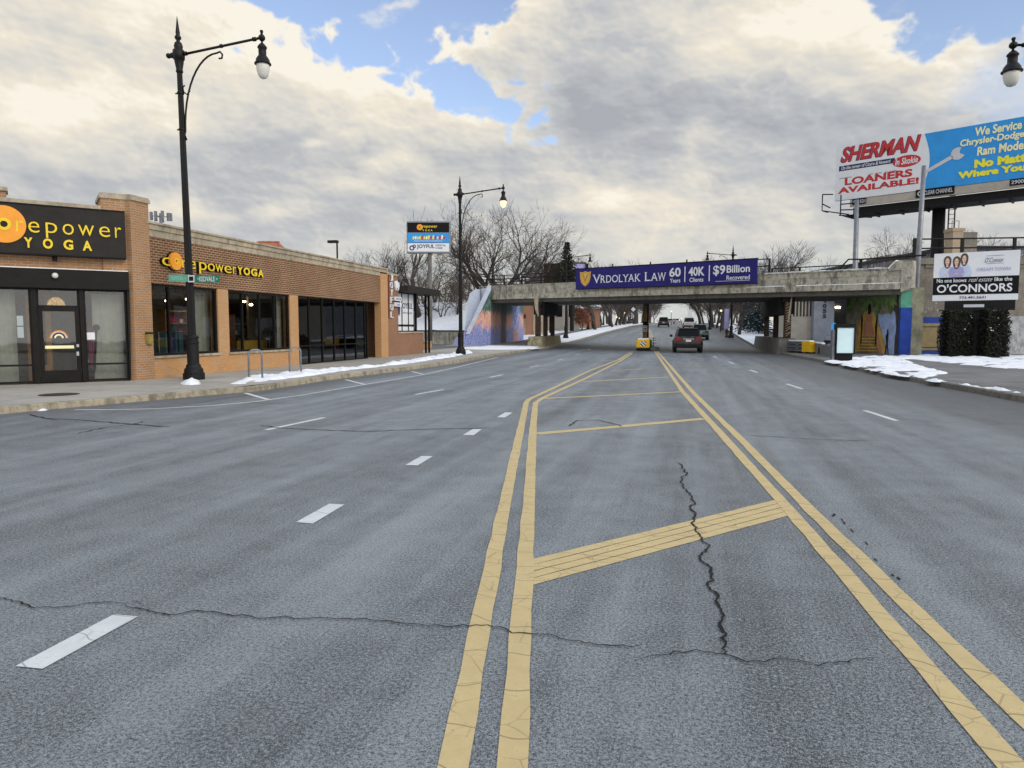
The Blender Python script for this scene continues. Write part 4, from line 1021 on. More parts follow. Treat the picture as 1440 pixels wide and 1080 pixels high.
# things seen above the roofs
t = thing('antenna_mast', 'cluster of grey mobile phone antennas on a short mast above the shop roof', 'antenna mast', (dist(226, 312, 60).x, dist(226, 312, 60).y, 0)); c = dist(226, 305, 60)
b = M(); b.bar((c.x, c.y, 0), (c.x, c.y, c.z+.3), .12, 8); b.build('pole', MT['steel'], t)
for k in range(9):
    b = M(); a = k*2*pi/9; q = c+V((cos(a)*.75, sin(a)*.75, .05*(k % 3))); b.box((q.x-.09, q.y-.09, q.z-.35), (q.x+.09, q.y+.09, q.z+.3)); b.bar(q, (c.x, c.y, c.z), .03); b.build('antenna', MT['steel'], t)
c = dist(366, 350, 62); t = thing('tiled_house', 'house with an orange tiled hip roof showing above the shop parapet', 'house', (c.x, c.y, 0)); b = M()
P = Plane((c.x, c.y, 0), Rh); zt = dist(345, 337.5, 62).z; ze = dist(366, 352, 62).z-.6
b.pbox(P, -2.2, 1.7, 0, ze, -5, 0); b.build('wall', MT['beige'], t)
b = M(); q = [P.w(-2.5, ze, .3), P.w(2.0, ze, .3), P.w(2.0, ze, -5.3), P.w(-2.5, ze, -5.3), P.w(-1.0, zt+.1, -2.5), P.w(.8, zt+.1, -2.5)]
b.add(q, [(0, 1, 5, 4), (1, 2, 5), (2, 3, 4, 5), (3, 0, 4), (3, 2, 1, 0)]); b.tube([q[4], q[5], q[1]], .12, 6); b.tube([q[4], q[0]], .12, 6); b.build('roof', MT['tile'], t)
c = dist(474, 345, 58); t = thing('yard_lamp', 'dark yard lamp on a plain pole behind the shop roof', 'yard lamp', (c.x, c.y, 0)); b = M(); b.bar((c.x, c.y, 0), (c.x, c.y, c.z+.3), .07, 8); b.build('pole', MT['trim'], t)
b = M(); b.box((c.x-.75, c.y-.2, c.z+.2), (c.x+.05, c.y+.2, c.z+.4)); b.build('lamp_head', MT['trim'], t)
# ------------------------------------------------------------------ ornamental street lamps
def lamp_post(name, lab, z_arm=9.2, lit=False, grp='ornamental black lamp posts along the street', simple=False):
    """built at the origin, arm towards +X"""
    t = thing(name, lab, 'street lamp', (0, 0, 0), grp)
    k = 8 if simple else 16
    b = M(); b.lathe([(.30, 0), (.30, .18), (.27, .20), (.26, .30), (.21, .36), (.20, .42), (.165, .46), (.165, 1.02), (.185, 1.05), (.185, 1.10), (.16, 1.12), (.16, 1.17), (.18, 1.19), (.18, 1.24), (.115, 1.30)], (0, 0, 0), k)
    b.build('base', MT['black'], t)
    b = M()
    if simple: b.lathe([(.11, 1.25), (.075, z_arm-.4)], (0, 0, 0), 8)
    else:                               # fluted shaft
        n = 48; pr = [1.28, 3, 5, 7, z_arm-.45]; bi = len(b.v)
        for z in pr:
            r = .112-(z-1.28)/(z_arm-1.7)*.040
            for j in range(n): rr = r*(1 if j % 3 else .90); b.v.append(V((rr*cos(2*pi*j/n), rr*sin(2*pi*j/n), z)))
        b.f += [(bi+i*n+j, bi+i*n+(j+1) % n, bi+(i+1)*n+(j+1) % n, bi+(i+1)*n+j) for i in range(len(pr)-1) for j in range(n)]; b.mi += [0]*((len(pr)-1)*n)
    for zz in (z_arm-1.05, z_arm-2.05): b.lathe([(.085, zz-.03), (.1, zz-.02), (.1, zz+.02), (.085, zz+.03)], (0, 0, 0), k); b.bar((-.16, 0, zz), (.05, 0, zz), .02, 6)
    b.build('shaft', MT['black'], t, simple)
    z = z_arm; b = M(); b.lathe([(.075, z-.50), (.10, z-.46), (.085, z-.40), (.12, z-.22), (.13, z-.14), (.155, z-.12), (.165, z), (.155, z+.12), (.11, z+.15), (.12, z+.24), (.09, z+.33), (.05, z+.36), (.05, z+.40), (.085, z+.44), (.09, z+.48), (.05, z+.55), (.06, z+.60), (.045, z+.72), (.005, z+1.05)], (0, 0, 0), k)
    b.tube([(-.30, 0, z), (-.12, 0, z)], [.05, .10], 8); b.ball((-.32, 0, z), .075, 8)
    b.build('finial', MT['black'], t, True)
    L = 2.5; up = .24; b = M(); b.bar((.12, 0, z), (L, 0, z+up), .036, 8)
    for f in (.08, .93): b.bar((L*f-.03, 0, z+up*f), (L*f+.05, 0, z+up*f), .06, 8)
    b.bar((L*.53-.03, 0, z+up*.53), (L*.53+.03, 0, z+up*.53), .055, 8)
    P = [(.10+1.08*(1-cos(pi/2*i/12)), 0, z-2.1+2.05*sin(pi/2*i/12)) for i in range(13)]
    P = [(.12, 0, z-2.35), (.07, 0, z-2.2)]+P+[(1.28, 0, z-.02), (1.35, 0, z-.10), (1.33, 0, z-.20), (1.24, 0, z-.20)]
    b.tube(P, .026, 6); b.tube([(.3, 0, z-1.0), (.2, 0, z-1.1), (.1, 0, z-1.02), (.08, 0, z-.9), (.14, 0, z-.84)], .022, 6)
    b.build('arm', MT['black'], t, True)
    b = M(); a = z+up
    b.ball((L+.06, 0, a), .095, 10); b.lathe([(.03, a+.05), (.035, a+.14), (.05, a+.16), (.04, a+.2)], (L+.06, 0, 0), 8)
    b.lathe([(.025, a-.09), (.03, a-.14), (.07, a-.17), (.125, a-.24), (.13, a-.27), (.105, a-.30), (.105, a-.47), (.13, a-.50), (.18, a-.58), (.195, a-.66), (.225, a-.68), (.225, a-.71), (.18, a-.715)], (L+.06, 0, 0), k)
    ln = b.build('lantern', MT['black'], t, True)
    b = M(); b.lathe([(.175, a-.715), (.18, a-.78), (.17, a-.88), (.14, a-.99), (.09, a-1.07), (.02, a-1.10)], (L+.06, 0, 0), k); b.build('globe', MT['globe_lit' if lit else 'globe'], ln, True)
    return t
def place(o, p, rz=0, s=1, label=None):
    o.location = p; o.rotation_euler = (0, 0, rz); o.scale = (s, s, s)
    if label: o['label'] = label
    return o
q = ground(273, 533.5, SW); L1 = place(lamp_post('street_lamp', 'tall black ornamental lamp post with unlit globe and two green street name blades', 9.15), q, R(-3)); LP1 = q.copy()
L1.rotation_euler = (0, R(-.8), R(3))
q = ground(648, 498.5, SW); L2 = place(lamp_post('street_lamp', 'black ornamental lamp post with a glowing globe beside the painted abutment', 9.15, True), q, R(0), .98)
q = dist(1425, 62, 17.2); L3 = copy_tree(L1); place(L3, (q.x+2.56, q.y, q.z-9.37-.02), R(180), 1, 'black ornamental lamp post whose arm reaches into the picture above the billboard')
L3.location.z = SW; L3.scale = (1, 1, (q.z-SW)/9.42)
far = lamp_post('street_lamp', 'black lamp post', 8.6, False, simple=True)
FL = [((795.6, 475.5), 0, 'black lamp post on the snowy verge just beyond the crash wall of the bridge'),
      ((827, 463.2), 0, 'black lamp post in front of the reddish brown shrub beyond the bridge'),
      ((843, 458), 0, 'black lamp post beyond the bridge, second from the end of the receding row'),
      ((857, 456.6), 0, 'black lamp post farthest up the street on the shrub side'),
      ((1028, 475.3), pi, 'black lamp post on the snowy verge beside the fire hydrant'),
      ((998, 463.4), pi, 'black lamp post among the bare street trees beyond the parked cars')]
for i, (px, rz, lab) in enumerate(FL):
    o = far if i == 0 else copy_tree(far)
    place(o, ground(px[0], px[1], .1), rz, 1, lab)
# street name blades on the first post
Pf = Plane((0, 0, 0), Rh)
def blade(name, lab, px0, px1, py0, py1, m, words, base):
    t = thing(name, lab, 'street sign', base); n = Plane(dist(px0, (py0+py1)/2, (base-EYE).dot(Fh)-.14), Rh)
    s0, z0 = n.at(px0, py1); s1, z1 = n.at(px1, py0)
    b = M(); b.pbox(n, s0, s1, z0, z1, -.012, .012); b.build('plate', MT[m], t)
    b = M()
    for w, a0, a1, h0, h1 in words: b.text(n, w, s0+(s1-s0)*a0, z0+(z1-z0)*h0, (s1-s0)*(a1-a0), (z1-z0)*(h1-h0), .013, .016, .02)
    b.build('lettering', MT['palegrey' if m == 'green_sign' else 'faded_letter'], t); return t
LPm = V((LP1.x, LP1.y, 2.9))
blade('street_name_sign', 'green street name blade reading Kedvale on the lamp post', 273.5, 308, 387.2, 397.3, 'green_sign', [('N', .13, .17, .35, .65), ('KEDVALE', .20, .83, .14, .84), ('AV', .87, .95, .35, .65)], LPm)
blade('street_name_sign', 'faded pale green street name blade on the lamp post', 237.5, 266, 386.2, 396.3, 'green_fade', [('DEMPSTER', .12, .72, .25, .75), ('ST', .78, .86, .4, .68)], LPm)
c = dist(269.3, 392, (LPm-EYE).dot(Fh)-.15); P = Plane(c, Rh); b = M(); b.pbox(P, -.09, .09, -.10, .10, -.02, .02); t = tag(b.build('sign_bracket', MT['palegrey']), 'pale square bracket clamping the street name blades to the post', 'bracket')
b = M(); b.pbox(P, -.06, .06, -.06, .06, .0215, .026); o = b.build('strap', MT['black']); o.parent = t
# ------------------------------------------------------------------ railway bridge, skewed across the street
Lf = dist(680, 421, 64); Rf = dist(1271, 406, 39.5)
w = (Rf-Lf); w.z = 0; BL = w.length
PB = Plane((Lf.x, Lf.y, 0), w)
B = PB.at
def zline(p0, p1):                   # height along the bridge through two pixels
    (s0, z0), (s1, z1) = B(*p0), B(*p1); return lambda s: z0+(z1-z0)*(s-s0)/(s1-s0)
zbot = zline((682, 421.5), (1271, 406.5)); zled = zline((682, 415), (1271, 398)); ztop_ = zline((676, 403.5), (1251, 378))
sA, sE = B(674, 410)[0], B(1268, 390)[0]
DEP = 9.5; RD = V((0, 1, 0))         # the deck runs back along the street
br = thing('railway_bridge', 'weathered concrete railway bridge crossing the street on rusty steel columns', 'bridge', (PB.w((sA+sE)/2, 0)))
def sweep(b, s0, s1, f0, f1, c0, c1, n=1):
    for i in range(n):
        a, c = s0+(s1-s0)*i/n, s0+(s1-s0)*(i+1)/n
        b.hexa([PB.w(a, f0(a), c1), PB.w(c, f0(c), c1), PB.w(c, f0(c), c0), PB.w(a, f0(a), c0), PB.w(a, f1(a), c1), PB.w(c, f1(c), c1), PB.w(c, f1(c), c0), PB.w(a, f1(a), c0)])
    return b
b = M()
joints = [sA, B(754, 410)[0], B(907, 405)[0], B(1108, 395)[0], sE]
for a, c in zip(joints, joints[1:]):
    sweep(b, a+.015, c-.015, zled, ztop_, -.5, 0); sweep(b, a+.015, c-.015, zbot, zled, -.5, .12)
    sweep(b, a+.015, c-.015, lambda s: ztop_(s)-.03, lambda s: ztop_(s)+.05, -.55, .05)
    sweep(b, a+.015, c-.015, lambda s: ztop_(s)-.36, lambda s: ztop_(s)-.33, -.5, .02)
b.build('fascia', MT['conc'], br)
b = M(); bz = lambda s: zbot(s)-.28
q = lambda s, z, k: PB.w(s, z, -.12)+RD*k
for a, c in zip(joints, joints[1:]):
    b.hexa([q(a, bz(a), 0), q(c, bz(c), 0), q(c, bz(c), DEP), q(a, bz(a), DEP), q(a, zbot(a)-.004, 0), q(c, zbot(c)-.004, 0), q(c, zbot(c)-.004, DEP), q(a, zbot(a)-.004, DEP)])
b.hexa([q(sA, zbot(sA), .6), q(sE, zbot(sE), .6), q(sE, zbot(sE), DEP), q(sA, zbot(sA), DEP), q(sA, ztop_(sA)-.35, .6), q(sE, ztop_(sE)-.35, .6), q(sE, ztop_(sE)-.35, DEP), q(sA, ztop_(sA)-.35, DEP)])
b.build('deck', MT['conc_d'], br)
b = M(); bk = lambda f: f
b.hexa([q(sA, zbot(sA), DEP+.004), q(sE, zbot(sE), DEP+.004), q(sE, zbot(sE), DEP+.5), q(sA, zbot(sA), DEP+.5), q(sA, ztop_(sA), DEP+.004), q(sE, ztop_(sE), DEP+.004), q(sE, ztop_(sE), DEP+.5), q(sA, ztop_(sA), DEP+.5)])
b.build('rear_girder', MT['conc'], br)
# snow lodged on the ledges of the span nearest the mural
b = M()
def snowline(p0, p1, c0, c1, h):
    s0, s1 = B(*p0)[0], B(*p1)[0]; n = int((s1-s0)/.25)
    z = zline(p0, p1)
    for i in range(n):
        a, c = s0+(s1-s0)*i/n, s0+(s1-s0)*(i+1)/n; k = .6+.5*NZ.noise(V((i*.7, s0, 1)))
        b.hexa([PB.w(a, z(a), c1), PB.w(c, z(c), c1), PB.w(c, z(c), c0), PB.w(a, z(a), c0), PB.w(a, z(a)+h*k, c1-.02), PB.w(c, z(c)+h*k, c1-.02), PB.w(c, z(c)+h*k, c0+.01), PB.w(a, z(a)+h*k, c0+.01)])
for p0, p1, k in (((1050, 404.2), (1104, 402.6), 1), ((1120, 402.3), (1268, 398), 1)):
    s0, s1 = B(*p0)[0], B(*p1)[0]; n = int((s1-s0)/.3)
    for i in range(n):
        a, c = s0+(s1-s0)*i/n, s0+(s1-s0)*(i+1)/n-.004; k = .035+.03*NZ.noise(V((i*.5, s0, 1)))
        b.hexa([PB.w(a, zled(a)+.002, .115), PB.w(c, zled(c)+.002, .115), PB.w(c, zled(c)+.002, .003), PB.w(a, zled(a)+.002, .003), PB.w(a, zled(a)+k, .09), PB.w(c, zled(c)+k, .09), PB.w(c, zled(c)+k, .003), PB.w(a, zled(a)+k, .003)])
s0, s1 = B(1076, 385)[0], B(1254, 378)[0]; n = int((s1-s0)/.3)
for i in range(n):
    a, c = s0+(s1-s0)*i/n, s0+(s1-s0)*(i+1)/n-.004; k = .075+.04*NZ.noise(V((i*.5, 3, 1)))
    b.hexa([PB.w(a, ztop_(a)+.052, .05), PB.w(c, ztop_(c)+.052, .05), PB.w(c, ztop_(c)+.052, -.5), PB.w(a, ztop_(a)+.052, -.5), PB.w(a, ztop_(a)+k, .02), PB.w(c, ztop_(c)+k, .02), PB.w(c, ztop_(c)+k, -.48), PB.w(a, ztop_(a)+k, -.48)])
b.build('ledge_snow', MT['snow_clean'], br)
# end block stepping up to the embankment wall
b = M(); se0, se1, se2 = B(1251, 380)[0], B(1268, 380)[0], B(1283, 390)[0]; zc = B(1270, 367)[1]; zlo = B(1271, 408)[1]
b.poly(PB, [(se0, ztop_(se0)-.1), (se1+.02, ztop_(se1)-.1), (se1+.02, zc), (se1-.25, zc)], -.5, .16)
b.poly(PB, [(se1+.021, zlo-.1), (se2, zlo+.12), (se2, zc), (se1+.021, zc)], -.6, .10); b.build('end_block', MT['conc'], br)
b = M(); b.poly(PB, [(se0, ztop_(se0)-.03), (se1-.25, zc), (se1-.25, zc+.06), (se0-.02, ztop_(se0)+.05)], -.5, .20); b.build('coping_snow', MT['snow_clean'], br)
# piers: columns with a bent and crash walls
def column(X, Y0, ztopc, m, parent, hw=.16, z0=.7, top=None):
    b = M()
    b.box((X-hw, Y0-hw, z0), (X+hw, Y0-hw+.03, ztopc)); b.box((X-hw, Y0+hw-.03, z0), (X+hw, Y0+hw, ztopc)); b.box((X-.02, Y0-hw+.03, z0), (X+.02, Y0+hw-.03, ztopc))
    n = int((ztopc-z0)/.35)
    for i in range(n): z = z0+.35*i; b.box((X-hw+.01, Y0-hw-.02, z), (X+hw-.01, Y0-hw, z+.05)); b.box((X-hw-.012, Y0-hw+.04, z), (X-.03, Y0+hw-.04, z+.04))
    return b.build('column', MT[m], parent)
def pier(name, lab, X, y0, ys, crash, mwall, lamps):
    t = thing(name, lab, 'bridge pier', (X, ys[0], 0)); zc_ = zbot(B_s(X, ys[0]))-.28
    for i, yy in enumerate(ys): column(X, yy, zc_, 'rust', t, .17 if i else .2)
    b = M(); b.box((X-.45, ys[0]+.35, zc_-1.05), (X+.45, ys[-1]+.4, zc_-.01)); b.box((X-.3, ys[0]-.3, zc_-.32), (X+.3, ys[0]+.34, zc_-.01)); b.build('cross_beam', MT['dark'], t)
    x0, x1, ya, yb, h = crash
    b = M(); n = 10
    for i in range(n):
        a, c = ya+(yb-ya)*i/n, ya+(yb-ya)*(i+1)/n
        b.hexa([(x0-.12, a, 0), (x1+.12, a, 0), (x1+.12, c, G(c)), (x0-.12, c, G(c)), (x0, a, h), (x1, a, h), (x1, c, h), (x0, c, h)])
    b.build('crash_wall', MT[mwall], t)
    for p in lamps:
        b = M(); c = p; d = V((.12, -.32, -.12)) if X > 0 else V((.12, .30, .10))
        b.tube([c-d, c+d], .085, 8); b.build('lamp', MT['tube'], t)
    return t
def B_s(x, y): return (V((x, y, 0))-PB.O).dot(PB.u)
def spot(px, py, X):                 # point on the plane x = X seen at a pixel
    d = ray(px, py); k = X/d.x; return EYE+d*k
XL = -11.9
pl_ys = [spot(756.5, 470, XL).y, spot(767, 470, XL).y, spot(777, 470, XL).y]
pier('bridge_pier', 'dark steel pier on a mossy yellow crash wall at the shrub side kerb', XL, 0, pl_ys, (XL-.55, XL+.5, pl_ys[0]-1.1, pl_ys[2]+1.2, .95), 'conc_y', [spot(768, 424.3, XL-.2), spot(779, 426.3, XL-.2)])
b = M(); b.tube([(XL-.1, pl_ys[0]-.32, zbot(B_s(XL, pl_ys[0]))+.1), (XL-.05, pl_ys[0]-.36, 3.2), (XL+.1, pl_ys[0]-.3, 2.6)], [.2, .14, .05], 8); tag(b.build('hanging_stain_cap', MT['stone']), 'pale broken concrete casing at the head of the dark pier', 'concrete casing')
XR = 6.15
pr_ys = [spot(1107, 460, XR).y, spot(1091, 460, XR).y, spot(1078, 460, XR).y]
pier('bridge_pier', 'dark steel pier on a long grey crash wall behind the yellow guard rail', XR, 0, pr_ys, (XR-.55, XR+.4, pr_ys[0]-.9, pr_ys[2]+3.2, .98), 'conc_g', [spot(1075, 421, XR-.35), spot(1089.5, 417.5, XR-.35)])
b = M(); zc_ = zbot(B_s(XR, pr_ys[0]))-.28; y0 = pr_ys[0]-.23; rnd = random.Random(2)
for k in range(16):
    z = 1.1+k*.16; b.tube([(XR-.16+rnd.uniform(0, .05), y0, z), (XR+.16, y0-.01, z+rnd.uniform(.12, .26))], .02, 4)
b.tube([(XR+.02, y0-.02, 2.0), (XR+.2, y0-.04, zc_+.2)], .06, 6); tag(b.build('steel_lacing', MT['stone']), 'diagonal rusty lacing with flakes of snow on the front column', 'steel lacing')
cp = ground(907.5, 487.5); t = thing('bridge_pier', 'single rust streaked column in the middle of the street under the purple banner', 'bridge pier', (cp.x, cp.y, 0))
zc_ = zbot(B_s(cp.x, cp.y))-.28
b = M(); b.cur = 0; b.box((cp.x-.22, cp.y-.2, 2.9), (cp.x+.12, cp.y+.2, zc_+.02)); b.box((cp.x-.34, cp.y-.3, zc_-.02), (cp.x+.3, cp.y+.25, zc_+.3))
b.cur = 1; b.box((cp.x-.22, cp.y-.205, 0), (cp.x+.12, cp.y+.2, 2.9)); b.cur = 2; b.box((cp.x+.12, cp.y-.17, 0), (cp.x+.26, cp.y+.17, zc_))
b.build('column', [MT['conc_c'], MT['rusty'], MT['rust']], t)
b = M(); b.tube([(cp.x-.22, cp.y-.21, 2.02), (cp.x+.13, cp.y-.21, 2.02)], .17, 8); b.build('dark_band', MT['dark'], t)
P = Plane((cp.x-.02, cp.y-.215, 0), Rh); b = M(); b.pbox(P, -.27, .17, 1.32, 1.88, .0, .02); b.build('small_sign', MT['sign_white'], t)
b = M(); 
for z, a0, a1 in ((1.76, -.18, .1), (1.43, -.18, .1)): b.pbox(P, a0, a1, z, z+.035, .021, .025)
b.poly(P, [(-.2, 1.6), (.0, 1.6), (.0, 1.67), (.12, 1.575), (.0, 1.5), (.0, 1.55), (-.2, 1.55)], .021, .025); b.build('sign_arrow', MT['sign_black'], t)
ra = M(); ra.box((cp.x-.5, cp.y-.6, 0), (cp.x+.6, cp.y+7.5, .16)); ra.build('plinth', MT['conc_g'], t)
# crash cushion
c = ground(904.5, 493.6); t = thing('crash_cushion', 'yellow crash cushion with a striped chevron and snow on top before the middle column', 'crash cushion', (c.x, c.y, 0))
b = M(); b.bbox((c.x-.50, c.y, .22), (c.x+.44, c.y+.75, .80), .05); b.build('nose', MT['att_yellow'], t)
b = M(); 
for i in range(5): b.bbox((c.x-.45, c.y+.85+i*.62, .2), (c.x+.42, c.y+1.38+i*.62, .76), .03)
b.box((c.x-.5, c.y+.1, .04), (c.x+.45, c.y+4.0, .2)); b.build('bays', MT['trim'], t)
P = Plane((c.x, c.y, 0), (1, 0, 0)); b = M(); b.pbox(P, -.20, .20, .34, .70, .0, .012); b.build('chevron_panel', MT['sign_white'], t)
b = M()
b.poly(P, [(-.195, .695), (-.10, .695), (.195, .43), (.195, .345), (.19, .345)], .013, .017); b.poly(P, [(.03, .695), (.14, .695), (.195, .65), (.195, .55)], .013, .017); b.poly(P, [(-.195, .56), (-.195, .46), (-.06, .345), (.04, .345)], .013, .017)
b.build('chevron', MT['sign_black'], t)
b = M(); b.bbox((c.x-.44, c.y+.08, .80), (c.x+.40, c.y+1.6, .90), .04); b.build('snow_cap', MT['snow_clean'], t)
b = M(); rnd = random.Random(3)
for k in range(16): q = V((c.x+rnd.uniform(.55, .95), c.y+rnd.uniform(.3, 3), 0)); r = rnd.uniform(.08, .22); b.bbox((q.x-r, q.y-r, 0), (q.x+r, q.y+r, r*1.3), r*.3)
tag(b.build('broken_kerb', MT['conc_g'], kind='stuff'), 'grey broken kerb pieces beside the crash cushion', 'rubble')
b = M(); c2 = c+V((.62, 2.0, 0)); b.bar(c2, c2+V((0, 0, .95)), .035, 6)
for z in (.5, .7, .9): b.bar(c2+V((-.2, 0, z)), c2+V((.2, 0, z)), .03, 4)
tag(b.build('bent_guard', MT['steel']), 'small bent steel guard behind the crash cushion', 'guard')
# abutments with paintings
w_trunk = dist(690, 486, 62.8).y+4.6; w_bush = w_trunk+5.0
MT['mural'] = mural('flower_mural')
ab = thing('bridge_abutment', 'bridge abutment painted with blue and pink flowers below a dark woodland', 'abutment', (Lf.x, Lf.y, 0))
MUL0 = dist(690, 486, 62.8); XA = MUL0.x; b = M(); yE = MUL0.y+13
YA0 = MUL0.y; b.box((XA-.25, YA0, -.1), (XA, yE, zbot(0)-.10)); b.build('painted_wall', MT['mural'], ab)
PM = Plane((XA, 0, 0), (0, 1, 0))
wt = [(YA0-.01, .1), (spot(684, 405, XA).y, spot(684, 405, XA).z)]
zz = zbot(sA)+.6
PW = Plane(dist(690, 486, 62.6), Rh); PW.O.z = 0
Wp = lambda *pts: [PW.at(*p) for p in pts]
b = M(); b.poly(PW, Wp((636, 489), (690, 489), (690, 405), (684, 409), (656.5, 466), (648, 469), (640, 476)), -.5, 0); b.build('wing_wall', MT['mural'], ab)
b = M(); b.poly(PW, Wp((655, 470), (660.5, 470), (690.5, 408), (690.5, 401), (686, 401.5)), -.55, .12); b.build('coping', MT['coping'], ab)
b = M(); b.poly(PW, Wp((652, 470), (655, 446), (657, 424), (660, 412), (667, 407), (684, 404.5), (688, 402)), -.95, -.6); b.build('parapet_panel', MT['coping'], ab)
b = M(); b.poly(PW, Wp((675.5, 430), (676.5, 430), (676.5, 386), (675.5, 386)), -.5, -.42); b.build('post', MT['trim'], ab)
# right abutment
aA, aB = dist(1266.5, 498, 39.9), dist(1188, 495, 46.2); aA.z = aB.z = 0
d_ = aA-aB; PRt = Plane(aB, d_); RL = d_.length; T = PRt.at
rb_ = thing('bridge_abutment', 'bridge abutment painted with a yellow stepped path, blue water and a green tree', 'abutment', (aA.x, aA.y, 0))
ztA = lambda s: B(1194, 417)[1]-.1 if s < 1 else 4.2
zt0 = PRt.at(1192, 417.5)[1]; zt1 = PRt.at(1264, 406)[1]
def wallpoly(b, pts, c0, c1): return b.poly(PRt, [T(*p) for p in pts], c0, c1)
b = M(); b.poly(PRt, [(0, -.1), (RL, -.1), (RL, zt1+.05), (0, zt0)], -1.2, 0); b.build('wall', mat('mural_ground', (.24, .235, .17), .8, .45, 2.5), rb_)
mm = lambda n, c, v=.22: mat(n, c, .75, v, 2.6)
b = M(); wallpoly(b, [(1203, 505), (1203.5, 470), (1207, 459), (1211, 447), (1215, 441), (1219, 428), (1222, 430), (1225, 444), (1228, 438), (1232, 446), (1237, 460), (1243, 478), (1247, 505)], .002, .010); b.build('painted_path', mm('mural_gold', (.58, .38, .10), .35), rb_)
b = M(); wallpoly(b, [(1214, 473), (1216, 455), (1219, 444), (1226, 444), (1227, 455), (1230, 474)], .012, .016); wallpoly(b, [(1233, 505), (1234, 475), (1236, 468), (1243, 505)], .012, .016); wallpoly(b, [(1203.5, 490), (1204, 465), (1209, 452), (1207, 478)], .012, .016); b.build('painted_path', mm('mural_rose', (.48, .24, .15), .3), rb_)
b = M()
for k in range(6):
    y0 = 473+k*4.2; x0, x1 = 1213-k*1.6, 1230+k*1.1; wallpoly(b, [(x0, y0+1.7), (x0+.5, y0), (x1, y0+.3), (x1+.3, y0+2.0)], .020, .026)
b.build('painted_steps', mm('mural_step', (.20, .15, .10), .5), rb_)
b = M(); wallpoly(b, [(1235, 441), (1240, 443), (1246, 441), (1252, 440), (1256, 437), (1259, 439), (1260.5, 452), (1260, 470), (1260.5, 480), (1258, 505), (1249, 505), (1246, 488), (1241, 470), (1236, 452)], .002, .012); b.build('painted_water', mm('mural_blue', (.34, .45, .76), .3), rb_)
b = M()
for p in ([(1210, 484), (1211.5, 465), (1211.5, 446), (1213, 441), (1214, 450), (1212.5, 470), (1212, 482)], [(1230.5, 486), (1231.5, 470), (1231, 460), (1233, 448), (1234.5, 440), (1234.5, 452), (1233.5, 472), (1233, 485)], [(1221, 441), (1222, 428), (1225, 428), (1225.5, 438), (1223.5, 443)],
          [(1244, 500), (1247, 482), (1246, 472), (1247.5, 470), (1248.5, 463), (1250, 463), (1250, 472), (1249, 484), (1250, 499), (1248.8, 499), (1248, 486), (1245.5, 500)]): wallpoly(b, p, .028, .034)
b.build('painted_figures', mm('mural_black', (.02, .017, .013), .4), rb_)
b = M(); wallpoly(b, [(1258, 505), (1259, 478), (1261.5, 460), (1260, 440), (1257, 432), (1259, 426), (1261, 415), (1264.5, 410), (1264, 424), (1269, 428), (1265.5, 434), (1264, 447), (1263.5, 470), (1264.5, 505)], .036, .044); b.build('painted_trunk', mm('mural_bark', (.06, .045, .032), .5), rb_)
b = M(); rnd = random.Random(6)
pts = [(1192, 418)]+[(1192+i*2.4, 433+6*sin(i*.8)+rnd.uniform(-4, 5)) for i in range(29)]+[(1262, 430), (1262, 407)]; wallpoly(b, pts, .046, .052)
b.build('painted_canopy', mm('mural_leaf', (.16, .25, .09), .7), rb_)
PE = Plane(aA, Rh); qa = dist(1266.8, 498, 39.9)
b = M(); e0, e1 = PE.at(1264.5, 470)[0], PE.at(1280.5, 470)[0]
zb_ = PE.at(1272, 432.5)[1]; zt_ = PE.at(1272, 404)[1]
b.pbox(PE, e0, e1, -.1, zb_, -.12, .06); b.build('blue_post', MT['blue'], rb_)
b = M(); b.pbox(PE, e0, e1-.04, zb_, zt_, -.12, .05); b.build('mint_post', MT['mint'], rb_)
# banner hung on the bridge
bn = thing('law_banner', 'long dark purple law firm banner with gold shield hung across the bridge', 'banner', PB.w(B(940, 385)[0], B(940, 390)[1]))
s0, s1 = B(812.5, 390)[0], B(1067, 380)[0]; (z00, z01), (z10, z11) = (B(813, 406.5)[1], B(813, 379)[1]), (B(1067, 398)[1], B(1067, 364.3)[1])
zl_ = lambda s: z00+(z10-z00)*(s-s0)/(s1-s0); zu_ = lambda s: z01+(z11-z01)*(s-s0)/(s1-s0)
b = M(); b.poly(PB, [(s0, zl_(s0)), (s1, zl_(s1)), (s1, zu_(s1)), (s0, zu_(s0))], .14, .24); b.build('sheet', MT['banner'], bn)
b = M(); b.poly(PB, [(s0-.03, zu_(s0)), (s1+.03, zu_(s1)), (s1+.03, zu_(s1)+.06), (s0-.03, zu_(s0)+.06)], .12, .26); b.poly(PB, [(s0-.03, zl_(s0)-.05), (s1+.03, zl_(s1)-.05), (s1+.03, zl_(s1)), (s0-.03, zl_(s0))], .12, .26)
for px in (862, 915, 966): s_ = B(px, 375)[0]; b.pbox(PB, s_-.04, s_+.04, zu_(s_), zu_(s_)+.25, .0, .06)
b.build('frame', MT['sign_black'], bn)
class Sk(Plane):                     # plane drawn along the banner's own slope
    pass
vv = V((0, 0, 1)); uu = PB.u*1.0; uu.z = (zl_(s1)-zl_(s0)+zu_(s1)-zu_(s0))/2/(s1-s0); 
PN = Plane(PB.w(s0, zl_(s0), .24), uu); PN.v = vv; PN.n = PB.n
BH = (zu_(s0)-zl_(s0)+zu_(s1)-zl_(s1))/2; BW = s1-s0
fx = lambda px: (B(px, 385)[0]-s0)
def bt(m, txt, px0, px1, h0, h1, bold=0, serif=0): m.text(PN, txt, fx(px0), BH*h0, fx(px1)-fx(px0), BH*(h1-h0), .002, .012, bold, 0, serif)
m = M()
